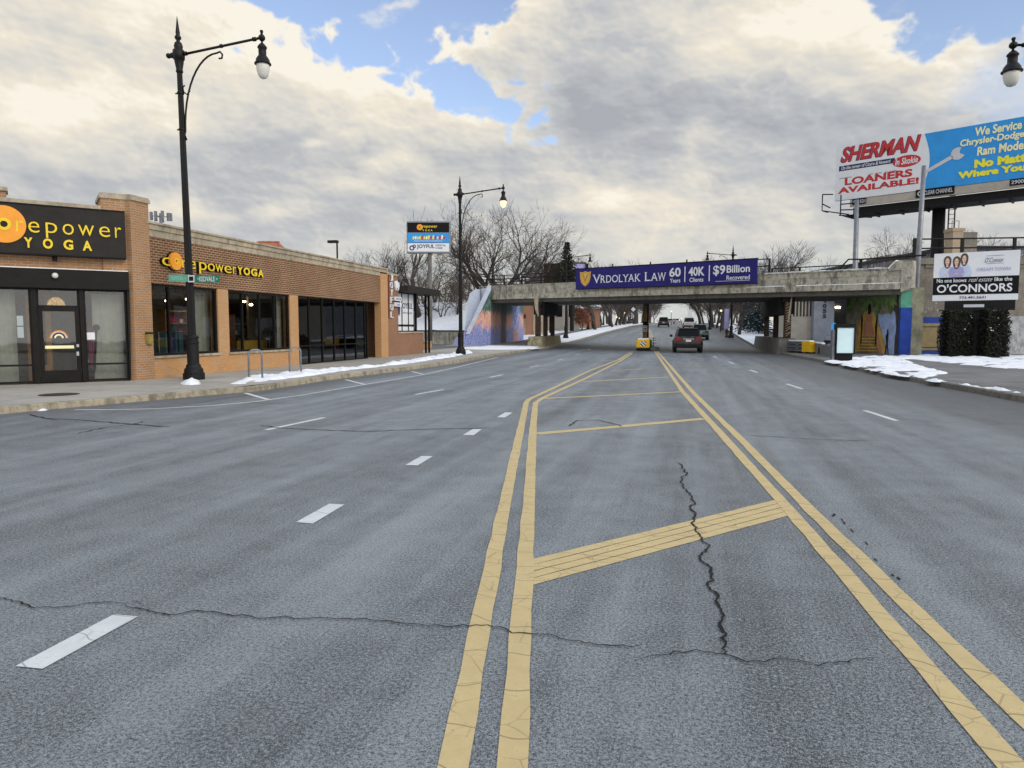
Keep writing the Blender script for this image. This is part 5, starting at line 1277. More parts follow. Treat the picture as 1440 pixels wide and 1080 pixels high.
for ch, a, c_, big in (('V', 837, 847, 1), ('R', 847.8, 854, 0), ('D', 855.5, 862.5, 0), ('O', 863.5, 872, 0), ('L', 873.3, 878.5, 0), ('Y', 879, 886.5, 0), ('A', 886.5, 894.5, 0), ('K', 896, 903.5, 0), ('L', 910, 917.5, 1), ('A', 918.5, 927.5, 0), ('W', 928, 939, 0)):
    bt(m, ch, a, c_, .26, .68 if big else .62, .0, .055)
bt(m, '60', 944, 960, .40, .82, .025); bt(m, 'Years', 945, 959.5, .14, .33, .01); bt(m, '40K', 971, 993.5, .40, .80, .025); bt(m, 'Clients', 972.5, 992, .14, .33, .01)
bt(m, '$9', 1005.5, 1022.5, .36, .82, .02); bt(m, 'Billion', 1024.5, 1057, .47, .79, .02); bt(m, 'Recovered', 1024.5, 1057, .17, .36, .01)
for px in (965.3, 999.5): m.pbox(PN, fx(px), fx(px)+.07, BH*.15, BH*.84, .002, .012)
m.pbox(PN, fx(1009), fx(1057), BH*.12, BH*.135, .002, .008)
m.build('lettering', MT['sign_white'], bn)
sx0, sx1 = fx(818.5), fx(833.5); cx = (sx0+sx1)/2; hw = (sx1-sx0)/2; hh = BH*.38; cz = BH*.50
out = [(-1, .95), (-.55, .85), (0, 1.0), (.55, .85), (1, .95), (.95, .1), (.75, -.45), (.35, -.82), (0, -1.0), (-.35, -.82), (-.75, -.45), (-.95, .1)]
m = M(); m.poly(PN, [(cx+x*hw, cz+z*hh) for x, z in out], .002, .02); m.build('shield', MT['gold'], bn)
m = M(); n_ = len(out)
for i in range(n_):
    (x0, z0), (x1, z1) = out[i], out[(i+1) % n_]; m.poly(PN, [(cx+x0*hw*.86, cz+z0*hh*.86), (cx+x0*hw*.76, cz+z0*hh*.78), (cx+x1*hw*.76, cz+z1*hh*.78), (cx+x1*hw*.86, cz+z1*hh*.86)], .021, .026)
m.text(PN, 'V', cx-hw*.55, cz-hh*.5, hw*1.1, hh*1.05, .021, .03, .01, 0, .07); m.build('shield_letter', MT['mustard'], bn)
# railings along the deck
def railing(name, lab, pts, posts, h, rails, parentloc, m='trim', r=.035, lean=0):
    t = thing(name, lab, 'railing', parentloc)
    b = M()
    for f in rails: b.tube([p+V((0, 0, h*f)) for p in pts], r, 5)
    b.build('rails', MT[m], t)
    for q in posts:
        b = M(); b.box((q.x-.06, q.y-.06, q.z-.1), (q.x+.06, q.y+.06, q.z+h)); b.build('post', MT[m], t)
    return t
def bp(px, py, c=-.35): s = B(px, py)[0]; return PB.w(s, ztop_(s), c)
hl = B(730, 385.5)[1]-ztop_(B(730, 385.5)[0])
railing('bridge_railing', 'dark post and rail fence on the bridge between the big bare tree and the evergreen', [bp(676, 400), bp(742, 400), bp(812, 395)], [bp(x, 400) for x in (681, 705, 730, 757, 784.5, 808)], hl, (.38, .68, 1), bp(676, 400))
hr = B(1078, 363.5)[1]-ztop_(B(1078, 363.5)[0])
railing('bridge_railing', 'short tall piece of dark railing at the end of the purple banner', [bp(1040, 385), bp(1079, 385)], [bp(1078, 385)], hr, (.55, 1), bp(1079, 385))
hx = B(1082, 377.5)[1]-ztop_(B(1082, 377.5)[0])
railing('bridge_railing', 'low dark pipe railing on the bridge above the grey crash wall', [bp(1082, 385), bp(1185, 380)], [bp(1082, 385), bp(1121, 383)], hx, (1,), bp(1082, 385))
t = thing('bridge_railing', 'dark pipe railing with a sloping end rising behind the leaning grey pole', 'railing', bp(1180, 380)); b = M()
g_ = lambda px, py: PB.hit(px, py)-PB.n*.4
b.tube([g_(1176, 378), g_(1189.5, 364), (g_(1207, 364)), g_(1300, 358)], .045, 6); b.tube([g_(1184, 378), g_(1192, 371)], .045, 6); b.build('rails', MT['trim'], t)
b = M(); b.tube([g_(1207, 364), g_(1206.5, 380)], .09, 6); b.build('post', MT['trim'], t)
# ------------------------------------------------------------------ railway wall, signs and poles across the street
PK = Plane(dist(1283, 498, 41), Rh); PK.O.z = 0
K = PK.at
rw = thing('railway_wall', 'long brown concrete wall of the railway embankment with a blue painted foot', 'wall', (PK.O.x, PK.O.y, 0))
k0, k1 = K(1281, 490)[0], K(1281, 490)[0]+34; kt = K(1300, 363)[1]
b = M()
for i in range(9): a = k0+(k1-k0)*i/9; c = k0+(k1-k0)*(i+1)/9; b.pbox(PK, a+.006, c-.006, -.1, kt-.35, -1.0, 0)
b.build('wall', MT['conc_w'], rw)
b = M(); b.pbox(PK, k0-.05, k1, kt-.35, kt, -1.1, .14); b.pbox(PK, k0+.6, k1, kt-.55, kt-.352, -1.0, .06); b.build('coping', MT['conc_w'], rw)
b = M(); b.pbox(PK, k0-.9, k0-.004, -.1, kt-.1, -1.6, -.02); b.build('corner_pilaster', MT['conc_w'], rw)
kb = K(1300, 446)[1]; e = K(1328, 470)[0]
b = M(); b.pbox(PK, k0, e, -.05, kb, .002, .03); b.build('blue_foot', MT['blue'], rw)
b = M(); b.pbox(PK, K(1288, 470)[0], K(1321, 470)[0], K(1300, 492.5)[1], K(1300, 454.5)[1], .031, .06); b.build('tan_panel', MT['tan'], rw)
b = M(); p0, p1, z0, z1 = K(1291, 470)[0], K(1318.5, 470)[0], K(1300, 489)[1], K(1300, 459)[1]
for a, c, y0, y1 in ((p0, p1, z0, z0+.04), (p0, p1, z1-.04, z1), (p0, p0+.04, z0+.04, z1-.04), (p1-.04, p1, z0+.04, z1-.04)): b.pbox(PK, a, c, y0, y1, .0605, .075)
b.build('panel_moulding', MT['rust'], rw)
b = M(); b.poly(PK, [K(1403, 500), K(1409, 448), K(1416, 445), K(1560, 444), K(1560, 500)], .003, .012); b.build('pale_patch', MT['conc_l'], rw)
rnd = random.Random(5); b = M()
for i in range(40):
    x = rnd.gauss(1312, 9); y = 412+rnd.random()**.7*32; s_, z_ = K(x, y)
    r = rnd.uniform(.015, .06); b.poly(PK, [(s_-r, z_), (s_, z_-r*.6), (s_+r, z_+.2*r), (s_+.2*r, z_+r*.7)], .004, .008)
b.build('flaking_paint', MT['conc_l'], rw)
# railing on the wall
t = thing('wall_railing', 'dark two bar railing on top of the railway wall behind the estate agent board', 'railing', PK.w(k0, kt)); b = M()
h = K(1358, 335.5)[1]-kt
for f in (1, .52): b.tube([PK.w(k0+.1, kt+h*f, -.3), PK.w(k1, kt+h*f+.5, -.3)], .045, 5)
b.build('rails', MT['trim'], t)
for px in (1290.5, 1358, 1432, 1506): b = M(); s_ = K(px, 350)[0]; b.pbox(PK, s_-.10, s_+.06, kt-.02, kt+h+.06, -.36, -.24); b.build('post', MT['trim'], t)
# ground behind the wall and the bridge
b = M(); q = [PK.w(k0-.2, kt-.5, -1.0), PK.w(k1+30, kt-.5, -1.0), PK.w(k1+30, kt-.5, -1.0)+V((4, 22, 0)), PK.w(k0-.2, kt-.5, -1.0)+V((6, 22, 0))]; b.add(q+[v-V((0, 0, 6)) for v in q], [(0, 1, 2, 3), (4, 5, 1, 0), (7, 4, 0, 3), (6, 7, 3, 2), (5, 6, 2, 1)]); b.build('railway_embankment', MT['snow'], kind='structure')
# leaning pole, second pole
q0 = ground(1283, 498.5, .12); q1 = dist(1299.5, 233, q0.y*cos(HEAD)-q0.x*sin(HEAD))
t = thing('utility_pole', 'tall leaning grey steel pole on the snow before the blue painted wall', 'utility pole', q0); b = M()
b.tube([q0+(q1-q0)*f for f in (0, .3, .6, 1)], [.17, .155, .14, .115], 10); b.build('shaft', MT['steel'], t, True)
b = M(); b.lathe([(.30, -.02), (.30, .06), (.24, .10), (.22, .2), (.19, .22)], q0, 10); b.build('foot', MT['trim'], t)
c0 = dist(1202, 400, 53); c1 = dist(1205, 281, 53); t = thing('utility_pole', 'grey steel pole rising behind the bridge to the left end of the billboard', 'utility pole', (c0.x, c0.y, 0)); b = M(); b.tube([(c0.x, c0.y, 0), c0, c1], [.22, .2, .15], 8); b.build('shaft', MT['steel'], t, True)
b = M(); b.lathe([(.32, 0), (.32, .3), (.24, .4)], (c0.x, c0.y, 0), 8); b.build('foot', MT['steel'], t)
# ------------------------------------------------------------------ roadside billboard
b0, b1 = dist(1175, 245, 59), dist(1440, 209, 50); bu_ = b1-b0; bu_.z = 0
PBb = Plane((b0.x, b0.y, 0), bu_); H = PBb.at
BT, BB = (H(1175, 208)[1]+H(1440, 166)[1])/2, (H(1173, 281)[1]+H(1440, 252)[1])/2
s0, s1 = H(1175, 245)[0], H(1175, 245)[0]+14.7
bb = thing('billboard', 'huge white and blue car dealer billboard on a black column behind the wall', 'billboard', (PBb.w(s0+7, 0, -1.2)))
b = M(); b.pbox(PBb, s0, s1, BB, BT, -.25, 0); b.build('panel', MT['sky_print'], bb)
zf = lambda px, py: H(px, py)
b = M(); sc1 = H(1301, 190)[0]; hB = BT-BB
curve = [(sc1-.05-.0*f+.55*sin(pi*f*.9)*.9-.25*f*f, BT-hB*f) for f in [i/14 for i in range(15)]]
b.poly(PBb, [(s0, BB), (s0, BT)][::-1][::-1][:0] or ([(s0, BT), (s0, BB)]+[c for c in curve[::-1]]), .002, .02); b.build('white_field', MT['sign_white'], bb)
def bbt(m, txt, x0, y0b, x1, hb, sh=0, bold=0, lift=.022):
    """text from pixel x0..x1; y0b = baseline pixel at x0; hb = height in metres"""
    a, z = H(x0, y0b); c = H(x1, y0b)[0]; m.text(PBb, txt, a, z, c-a, hb, lift, lift+.012, bold, sh)
m = M(); bbt(m, 'SHERMAN', 1183, 229, 1294.5, hB*.285, .28, .035, .03); bbt(m, 'LOANERS', 1188, 261, 1282.5, hB*.14, 0, .04); bbt(m, 'AVAILABLE!', 1178.5, 273, 1291.5, hB*.118, 0, .04); m.build('red_lettering', MT['red'], bb)
m = M(); bbt(m, 'SHERMAN', 1181.8, 230, 1294, hB*.30, .28, .05, .021); 
a0, a1 = H(1180, 240)[0], H(1258, 235)[0]; zz = H(1181, 241)[1]; m.pbox(PBb, a0, a1, zz, zz+hB*.095, .021, .03); m.build('navy_band', MT['navy'], bb)
m = M(); bbt(m, 'On the corner of Cicero & Howard', 1183.5, 239.3, 1252, hB*.065, .2, .01, .031)
ox, oz = H(1275, 226.5); 
m2 = M(); m2.disc(PBb, ox, oz, H(1295, 226)[0]-ox, .031, .04, 30, hB*.105); m2.build('red_oval', MT['red'], bb)
a, z = H(1259, 231); m.text(PBb, 'In Skokie', a, oz-hB*.055, H(1291, 226)[0]-a, hB*.12, .042, .05, .02, .2); m.build('white_lettering', MT['sign_white'], bb)
m = M(); zz = H(1235, 244)[1]
for px0, px1 in ((1181, 1198), (1222, 1228), (1231, 1240), (1245, 1248), (1250, 1261)): m.pbox(PBb, H(px0, 243)[0], H(px1, 243)[0], zz, zz+.07, .022, .028)
m.build('small_marks', MT['greyblue'], bb)
m = M()
def wrench(cx, cz, r, ang, ln):
    pts = [(r*cos(a), r*sin(a)) for a in [R(x) for x in range(35, 330, 20)]]+[(r*.35*cos(R(330)), r*.35*sin(R(330))), (r*.3, r*.1)]
    q = [(cx+x*cos(ang)-y*sin(ang), cz+x*sin(ang)+y*cos(ang)) for x, y in pts]; m.poly(PBb, q, .024, .032)
    d = ang+pi; m.poly(PBb, [(cx+x*cos(d)-y*sin(d), cz+x*sin(d)+y*cos(d)) for x, y in ((r*.8, -r*.3), (ln, -r*.26), (ln, r*.26), (r*.8, r*.3))], .024, .032)
wx, wz = H(1347, 216); wrench(wx, wz, .45, .45, 2.6); m.build('painted_wrench', MT['palegrey'], bb)
m = M(); bbt(m, 'We Service', 1371, 192, 1436.5, hB*.15, .06, .03); bbt(m, 'Chrysler-Dodge-', 1350, 209.5, 1444, hB*.15, .06, .03); bbt(m, 'Ram Models', 1374, 219.5, 1448, hB*.15, .06, .03); m.build('cream_lettering', MT['cream'], bb)
m = M(); bbt(m, 'No Matter', 1370, 237, 1462, hB*.145, 0, .06); bbt(m, 'Where You Buy', 1347, 254.5, 1481, hB*.15, 0, .06); m.build('lime_lettering', MT['lime'], bb)
m = M(); m.pbox(PBb, s0+1.2, s1, BB-.62, BB-.03, -.2, -.02); m.build('apron', MT['beige'], bb)
for p0, p1, zl, zh, cc_ in ((H(1288, 272)[0], H(1342, 272)[0], -.52, .06, .05), (H(1199, 283)[0], H(1218, 283)[0], -.48, -.05, .04), (H(1420, 260)[0], H(1440, 260)[0]+.6, -.45, -.02, .04)): M().pbox(PBb, p0, p1, BB+zl, BB+zh, 0, cc_).build('name_plate', MT['sign_black'], bb)
m = M(); a = H(1289.5, 272)[0]; m.text(PBb, 'CLEAR CHANNEL', a+.5, BB-.38, H(1340, 270)[0]-a-.5, .30, .052, .06, .01, 0, .05); m.ring(PBb, a+.22, BB-.24, .1, .18, .052, .06, 12)
a = H(1200.5, 283)[0]; m.text(PBb, '001521', a, BB-.40, H(1217, 283)[0]-a, .26, .042, .05, .02); a = H(1422, 260)[0]; m.text(PBb, '290076', a, BB-.36, 1.1, .26, .042, .05, .02); m.build('plate_lettering', MT['palegrey'], bb)
# truss and catwalk below
m = M(); m.pbox(PBb, s0+1.4, s1, BB-1.35, BB-.66, -1.0, -.25); m.pbox(PBb, s0+1.0, s1, BB-1.42, BB-1.36, -1.2, .9)
for i in range(8): s_ = s0+1.6+i*1.75; m.pbox(PBb, s_, s_+.1, BB-1.65, BB-1.421, -.3, .8)
m.build('catwalk', MT['trim'], bb)
m = M()
def fr(x, z, c): return PBb.w(s0+x, BB+z, c)
for p in ([(-.75, .55, .6), (-.75, -.75, .6), (1.4, -1.3, .6)], [(-.75, .55, .6), (.1, .45, .6)], [(-.75, -.2, .6), (-.1, -.6, .6)], [(.8, .3, .8), (.8, -1.3, .8)], [(.8, -.45, .8), (2.2, -.5, .8)], [(.8, -.9, .8), (2.0, -1.0, .8)], [(.7, -1.3, .8), (3.2, -1.75, .8)], [(-.75, -.75, .6), (-.75, -.75, -.6)], [(2, -.5, .8), (2, -1.4, .8)]):
    m.tube([fr(*x) for x in p], .05, 5)
m.build('end_frame', MT['trim'], bb)
cs0, cs1 = H(1306, 320)[0], H(1324.5, 320)[0]
m = M(); q = PBb.w((cs0+cs1)/2, 0, -.75); m.tube([(q.x, q.y, 0), (q.x, q.y, BB-.7)], (cs1-cs0)/2, 18); m.build('column', MT['trim'], bb, True)
m = M(); a = PBb.w(H(1332.5, 320)[0], 0, -.9)
for o in (-.2, .2): m.bar((a.x+o*bu_.normalized().x, a.y+o*bu_.normalized().y, 4), (a.x+o*bu_.normalized().x, a.y+o*bu_.normalized().y, BB-.7), .05, 5)
for i in range(22): z = 4.3+i*.34; d = bu_.normalized()*.2; m.bar((a.x-d.x, a.y-d.y, z), (a.x+d.x, a.y+d.y, z), .025, 4)
m.build('ladder', MT['trim'], bb)
# ------------------------------------------------------------------ estate agents' board between clipped ivy
o0, o1 = dist(1312.5, 390, 38.6), dist(1433.5, 386, 36.5); ou = o1-o0; ou.z = 0; PO = Plane((o0.x, o0.y, 0), ou); O = PO.at
ob = thing('estate_board', 'white and black estate agent board with three smiling women above the ivy', 'sign board', PO.w(ou.length/2, 0))
zt, zb_ = (O(1314, 357.7)[1]+O(1435, 350.5)[1])/2, (O(1311, 423.8)[1]+O(1432, 420.8)[1])/2; hh = zt-zb_; wd = ou.length
b = M(); b.pbox(PO, 0, wd, zb_, zt, -.15, 0); b.build('board', MT['sign_white'], ob)
b = M(); b.pbox(PO, 0, wd, zb_+hh*.125, zb_+hh*.49, .001, .012); b.build('black_band', MT['sign_black'], ob)
m = M(); ot = lambda t_, x0, x1, h0, h1, bo=0, sh=0, se=0: m.text(PO, t_, wd*x0, zb_+hh*h0, wd*(x1-x0), hh*(h1-h0), .013, .02, bo, sh, se)
ot('No one knows', .045, .40, .385, .465, .015); ot('real estate', .425, .70, .385, .475, -.008, .5); ot('like the', .725, .925, .385, .465, .015); ot("O'CONNORS", .05, .93, .17, .345, .02); m.build('white_lettering', MT['sign_white'], ob)
m = M(); ot('773.491.5631', .325, .635, .035, .085, .02); ot("O'Connor", .605, .82, .77, .87, -.01, .45); m.pbox(PO, wd*.62, wd*.82, zb_+hh*.745, zb_+hh*.75, .002, .008); m.pbox(PO, wd*.62, wd*.82, zb_+hh*.905, zb_+hh*.91, .002, .008); m.build('black_lettering', MT['navy'], ob)
m = M(); ot('DREAM TOWN', .52, .90, .60, .665, -.005, 0, .05); m.build('pale_lettering', MT['lilac'], ob)
def pt(x, z): return (wd*x, zb_+hh*z)
bod = M(); fac = M(); har = M(); pan = M()
for cx_, top, k, tone in ((.165, .945, 1, 0), (.275, .93, .95, 1), (.365, .985, 1, 0)):
    bod.cur = tone
    lay = .003+.003*tone+ (.002 if cx_ > .3 else 0)
    bod.poly(PO, [pt(cx_-.085*k, .492), pt(cx_-.10*k, .60), pt(cx_-.075*k, .70), pt(cx_-.03, top-.215), pt(cx_+.03, top-.215), pt(cx_+.08*k, .69), pt(cx_+.10*k, .60), pt(cx_+.085*k, .492)], lay, lay+.002)
    har.poly(PO, [pt(cx_+.047*cos(a), top-.10+.10*sin(a)*(1 if sin(a) > 0 else 1.7)) for a in [2*pi*i/18 for i in range(18)]], .010, .012)
    fac.poly(PO, [pt(cx_+.024*cos(a)-.002, top-.12+.074*sin(a)) for a in [2*pi*i/16 for i in range(16)]], .014, .016)
    fac.poly(PO, [pt(cx_-.010, top-.18), pt(cx_+.008, top-.18), pt(cx_+.014, top-.235), pt(cx_-.016, top-.235)], .0125, .0135)
    for e in (-.011, .007): har.disc(PO, *pt(cx_+e, top-.112), .022, .0165, .018, 8, .018)
    har.poly(PO, [pt(cx_-.012, top-.155), pt(cx_+.010, top-.155), pt(cx_+.002, top-.168), pt(cx_-.006, top-.168)], .0165, .018)
    fac.poly(PO, [pt(cx_-.03, .56), pt(cx_+.02, .58), pt(cx_+.024, .56), pt(cx_-.026, .54)], .0125, .0135)
bod.build('printed_clothes', [MT['shirt'], MT['lilac']], ob); har.build('printed_hair', MT['hair'], ob); fac.build('printed_faces', MT['skin'], ob)
b = M(); c = O(1372, 460)[0]; b.pbox(PO, c-.32, c+.32, 0, zb_-.5, -.55, -.15); b.pbox(PO, c-1.45, c+1.65, zb_-.52, zb_-.01, -.5, -.03); b.build('post', MT['trim'], ob)
M().pbox(PO, O(1355, 430)[0], O(1384, 430)[0], O(1370, 432)[1], O(1370, 428)[1], -.028, -.015).build('small_plate', MT['palegrey'], ob); M().pbox(PO, O(1395, 436)[0], O(1408, 436)[0], O(1400, 437)[1], O(1400, 435.6)[1], -.028, -.015).build('small_plate', MT['palegrey'], ob)
def ivy(px0, px1, py0, py1, dd, seed, lab):
    rnd = random.Random(seed); a = dist(px0, py1, dd); c = dist(px1, py1, dd); top = dist(px0, py0, dd).z; t = thing('ivy_column', lab, 'ivy', ((a.x+c.x)/2, (a.y+c.y)/2, .1), 'clipped ivy columns below the board'); b = M(); d = (c-a); d.z = 0; wv = d.length*.86; un = d.normalized(); nn = V((-un.y, un.x, 0))
    cen = (a+c)/2; cen.z = 0
    core = M(); Pc = Plane(cen, un); core.pbox(Pc, -wv/2+.12, wv/2-.12, .1, top-.15, -.35, .35); core.build('stems', MT['dark'], t)
    for i in range(5200):
        f = rnd.random(); z = .1+(top-.1)*rnd.random(); ang = rnd.uniform(0, 2*pi); sq = max(abs(cos(ang)), abs(sin(ang)))
        bulge = 1+.10*NZ.noise(V((ang*1.5, z*1.3, seed)))-(.12 if z > top-.4 else 0)-.10*max(0, 1-z/1.0)
        rr = rnd.uniform(.82, 1.06)*bulge
        p = cen+un*(cos(ang)/sq*wv/2*rr)+nn*(sin(ang)/sq*.5*rr)+V((0, 0, z)); s_ = rnd.uniform(.035, .085)
        u1 = V((rnd.uniform(-1, 1), rnd.uniform(-1, 1), rnd.uniform(-1, 1))).normalized(); v1 = u1.orthogonal().normalized()
        b.add([p-u1*s_, p-v1*s_*.7, p+u1*s_, p+v1*s_*.7], [(0, 1, 2, 3)])
    b.build('foliage', MT['ivy'], t)
    b = M()
    for i in range(5):
        p = cen+un*rnd.uniform(-wv/2, wv/2)*.8-nn*rnd.uniform(.45, .56)+V((0, 0, rnd.uniform(.8, top-.2))); b.ball(p, rnd.uniform(.02, .05), 6, .5)
    b.build('snow_flecks', MT['snow_clean'], t)
ivy(1323, 1363, 436, 501, 37.9, 1, 'dense dark ivy column with flecks of snow beside the tan panel')
ivy(1376, 1413, 434, 501, 37.2, 2, 'dense dark ivy column beside the pale grey patch of wall')
# ------------------------------------------------------------------ advertising kiosk
q = ground(1188, 507.5, .12); Pq = Plane((q.x, q.y, 0), Rh*cos(.12)-Fh*sin(.12)); Q = Pq.at
t = thing('advertising_kiosk', 'free standing advertising kiosk with blank pale blue panel in a black frame', 'kiosk', q)
x0, x1 = Q(1175.2, 480)[0], Q(1202.3, 480)[0]; z0, z1, zs_ = Q(1188, 496.5)[1], Q(1188, 461)[1], Q(1188, 455.5)[1]
b = M(); b.pbox(Pq, x0+.02, x1-.08, .05, z0-.05, -.28, -.02); b.build('plinth', MT['sign_black'], t)
b = M(); fw = .05
b.pbox(Pq, x0, x1, z0-.05, z0, -.32, .04); b.pbox(Pq, x0, x1, z1, zs_, -.32, .04); b.pbox(Pq, x0, x0+fw, z0, z1, -.32, .04); b.pbox(Pq, x1-fw, x1, z0, z1, -.32, .04); b.build('frame', MT['sign_black'], t)
b = M(); b.pbox(Pq, x0+fw, x1-fw, z0, z1, -.3, .0); b.build('panel', MT['kiosk'], t)
b = M(); b.pbox(Pq, x0-.10, x0-.002, .05, z1-.1, -.42, -.1); b.build('side_casing', MT['steel'], t)
# guard rail with yellow end
ga = V((XR-.05, pr_ys[0]-.9, 0)); gb = ground(1141, 500.5); gd = gb-ga; gd.z = 0; Pg = Plane((ga.x, ga.y, 0), gd); gl = gd.length
t = thing('guard_rail', 'low grey guard rail with a rounded yellow end and snow on top', 'guard rail', ga)
b = M()
for z in (.30, .52, .74):
    prof = [(-.0, z-.09), (.05, z-.05), (.0, z), (.05, z+.05), (0, z+.09)]
    for i in range(4):
        (c0_, y0_), (c1_, y1_) = prof[i], prof[i+1]
        b.hexa([Pg.w(0, y0_, c0_-.03), Pg.w(gl*.62, y0_, c0_-.03), Pg.w(gl*.62, y0_, c0_), Pg.w(0, y0_, c0_), Pg.w(0, y1_, c1_-.03), Pg.w(gl*.62, y1_, c1_-.03), Pg.w(gl*.62, y1_, c1_), Pg.w(0, y1_, c1_)])
b.build('rails', MT['steel'], t)
b = M()
for f in (.1, .4, .7): b.pbox(Pg, gl*f, gl*f+.12, 0, .82, -.3, -.05)
b.build('post', MT['rust'], t)
b = M(); n = 14; e0 = gl*.62
out = [(e0, .03), (gl*.93, .05)]+[(gl*.93+.22*sin(pi*i/8), -.17+.22*cos(pi*i/8)) for i in range(9)]+[(gl*.93, -.40), (e0, -.36)]
pz = [Pg.w(s_, 0, c_) for s_, c_ in out]
for i in range(3): z = .22+i*.2; b.prism(pz, z, z+.185); b.prism([Pg.w(s_-.03, 0, c_*.85-.02) for s_, c_ in out], z+.185, z+.2)
b.build('end_buffer', MT['att_yellow'], t)
b = M(); b.pbox(Pg, .1, gl*.9, .835, .90, -.30, .0); b.build('snow_cap', MT['snow_clean'], t)
# slatted fence between guard rail and kiosk
fa, fb = ground(1122, 492.5, .1), ground(1172, 504, .1); fd = fb-fa; fd.z = 0; Pf_ = Plane((fa.x, fa.y, .1), fd); fl = fd.length
t = thing('slat_fence', 'low grey fence of upright boards between guard rail and kiosk', 'fence', fa); b = M(); n = int(fl/.16); ft = Pf_.at(1150, 484)[1]
for i in range(n): b.pbox(Pf_, i*.16, i*.16+.13, .02, ft+.02*((i*7) % 3), -.03, 0)
b.build('boards', MT['steel'], t)
b = M()
for z in (.2, ft-.15): b.pbox(Pf_, 0, fl, z, z+.07, -.09, -.031)
b.build('rails', MT['steel'], t); b = M(); b.ring(Pf_, Pf_.at(1152, 493)[0], Pf_.at(1152, 493)[1], .12, .19, .002, .03, 16); b.build('ring', MT['trim'], t)
b = M(); b.pbox(Pf_, .3, fl*.75, ft+.045, ft+.12, -.12, .05); b.build('snow_cap', MT['snow_clean'], t)
# low hedge trough with snow behind the fence, small signs
q = ground(1171.5, 499, .12); t = thing('blue_sign', 'narrow upright blue sign with rounded top behind the kiosk', 'sign', q); Pq2 = Plane((q.x, q.y, 0), Rh); b = M(); 
s_a, s_b = Pq2.at(1168.5, 470)[0], Pq2.at(1175.2, 470)[0]; zA, zB = Pq2.at(1170, 477)[1], Pq2.at(1170, 456)[1]
b.poly(Pq2, [(s_a, zA), (s_b, zA), (s_b, zB), (s_b-.06, zB+.08), (s_a+.06, zB+.08), (s_a, zB)], -.04, 0); b.build('plate', MT['sky_print'], t); b = M(); b.bar(Pq2.w((s_a+s_b)/2, .1, -.06), Pq2.w((s_a+s_b)/2, zB, -.06), .035, 6); b.build('post', MT['steel'], t)
q = ground(1164, 494, .12); P3 = Plane((q.x, q.y, 0), Rh); t = thing('box_on_post', 'dark blue box with a white paper on top beside the narrow blue sign', 'box', q); b = M(); a0, a1 = P3.at(1160, 480)[0], P3.at(1168, 480)[0]; b.bbox(P3.w(a0, P3.at(1164, 483)[1], .0), P3.w(a1, P3.at(1164, 478.5)[1], -.0)+V((0, .35, 0)), .03); b.build('box', MT['navy'], t)
b = M(); b.pbox(P3, a0+.05, a1, P3.at(1164, 478.2)[1], P3.at(1164, 473)[1], .05, .07); b.build('paper', MT['sign_white'], t); b = M(); b.bar(P3.w((a0+a1)/2, .1, -.15), P3.w((a0+a1)/2, P3.at(1164, 482)[1], -.15), .04, 6); b.build('post', MT['trim'], t)
# ------------------------------------------------------------------ grey office behind the bridge
DO = 60; c = dist(1105, 478, DO); Po = Plane((c.x, c.y, 0), Rh); X = Po.at
of = thing('office_building', 'grey office block with slit windows and the number 4055 behind the bridge', 'office building', c)
g0 = 0
b = M(); xa, xb_, xc, xd = X(1108, 450)[0], X(1141, 450)[0], X(1169, 450)[0], X(1192, 450)[0]; zt = X(1150, 383)[1]
zw0, zw1 = X(1120, 445)[1], X(1120, 420)[1]
b.pbox(Po, xa, xb_, 0, zw0, -1.2, 0); b.pbox(Po, xa, xb_, zw1, zt, -1.2, .0); b.pbox(Po, xa, xb_, zw0, zw1, -1.2, -.35); b.hexa([Po.w(xa+.01, 0, -1.21), Po.w(xb_-.01, 0, -1.21), Po.w(xb_-.01, 0, -8), Po.w(xa+3.3, 0, -8), Po.w(xa+.01, zt-.01, -1.21), Po.w(xb_-.01, zt-.01, -1.21), Po.w(xb_-.01, zt-.01, -8), Po.w(xa+3.3, zt-.01, -8)]); b.build('wall', MT['beige'], of)
b = M(); n = 7
for i in range(n): a = xa+(xb_-xa)*i/n; b.pbox(Po, a, a+(xb_-xa)/n*.40, zw0, zw1, -.349, .02)
b.build('window_fins', MT['beige'], of)
b = M(); b.pbox(Po, xa, xb_, zw0, zw1, -.348, -.33); b.build('window', MT['carglass'], of)
b = M(); b.pbox(Po, xb_, xc, 0, zt, -8, .5); b.build('grey_pier', MT['greyblue'], of)
b = M(); b.pbox(Po, xa, xb_, zw1+.02, zw1+.7, .001, .25); b.build('lintel_band', MT['greyblue'], of)
b = M(); b.pbox(Po, xc, xd+3, 0, zt, -8, -1.4); b.build('entrance', MT['dark'], of)
b = M(); b.pbox(Po, X(1160, 417)[0], X(1184, 417)[0], X(1165, 419.5)[1], X(1165, 414)[1], .0, 1.8); b.build('awning', MT['red'], of)
b = M(); q = X(1188.5, 431.5); b.pbox(Po, q[0]-.2, q[0]+.2, q[1]-.07, q[1]+.07, -1.38, -1.3); b.build('entrance_light', MT['bulb'], of)
m = M()
for i, ch in enumerate('4055'): y0 = 427.5+i*7.2-1.5; a = X(1153.2, y0); m.text(Po, ch, a[0], X(1153, y0)[1], X(1158.2, y0)[0]-a[0], X(1153, y0-5.6)[1]-X(1153, y0)[1], .502, .54, .03)
m.build('street_number', MT['navy'], of)
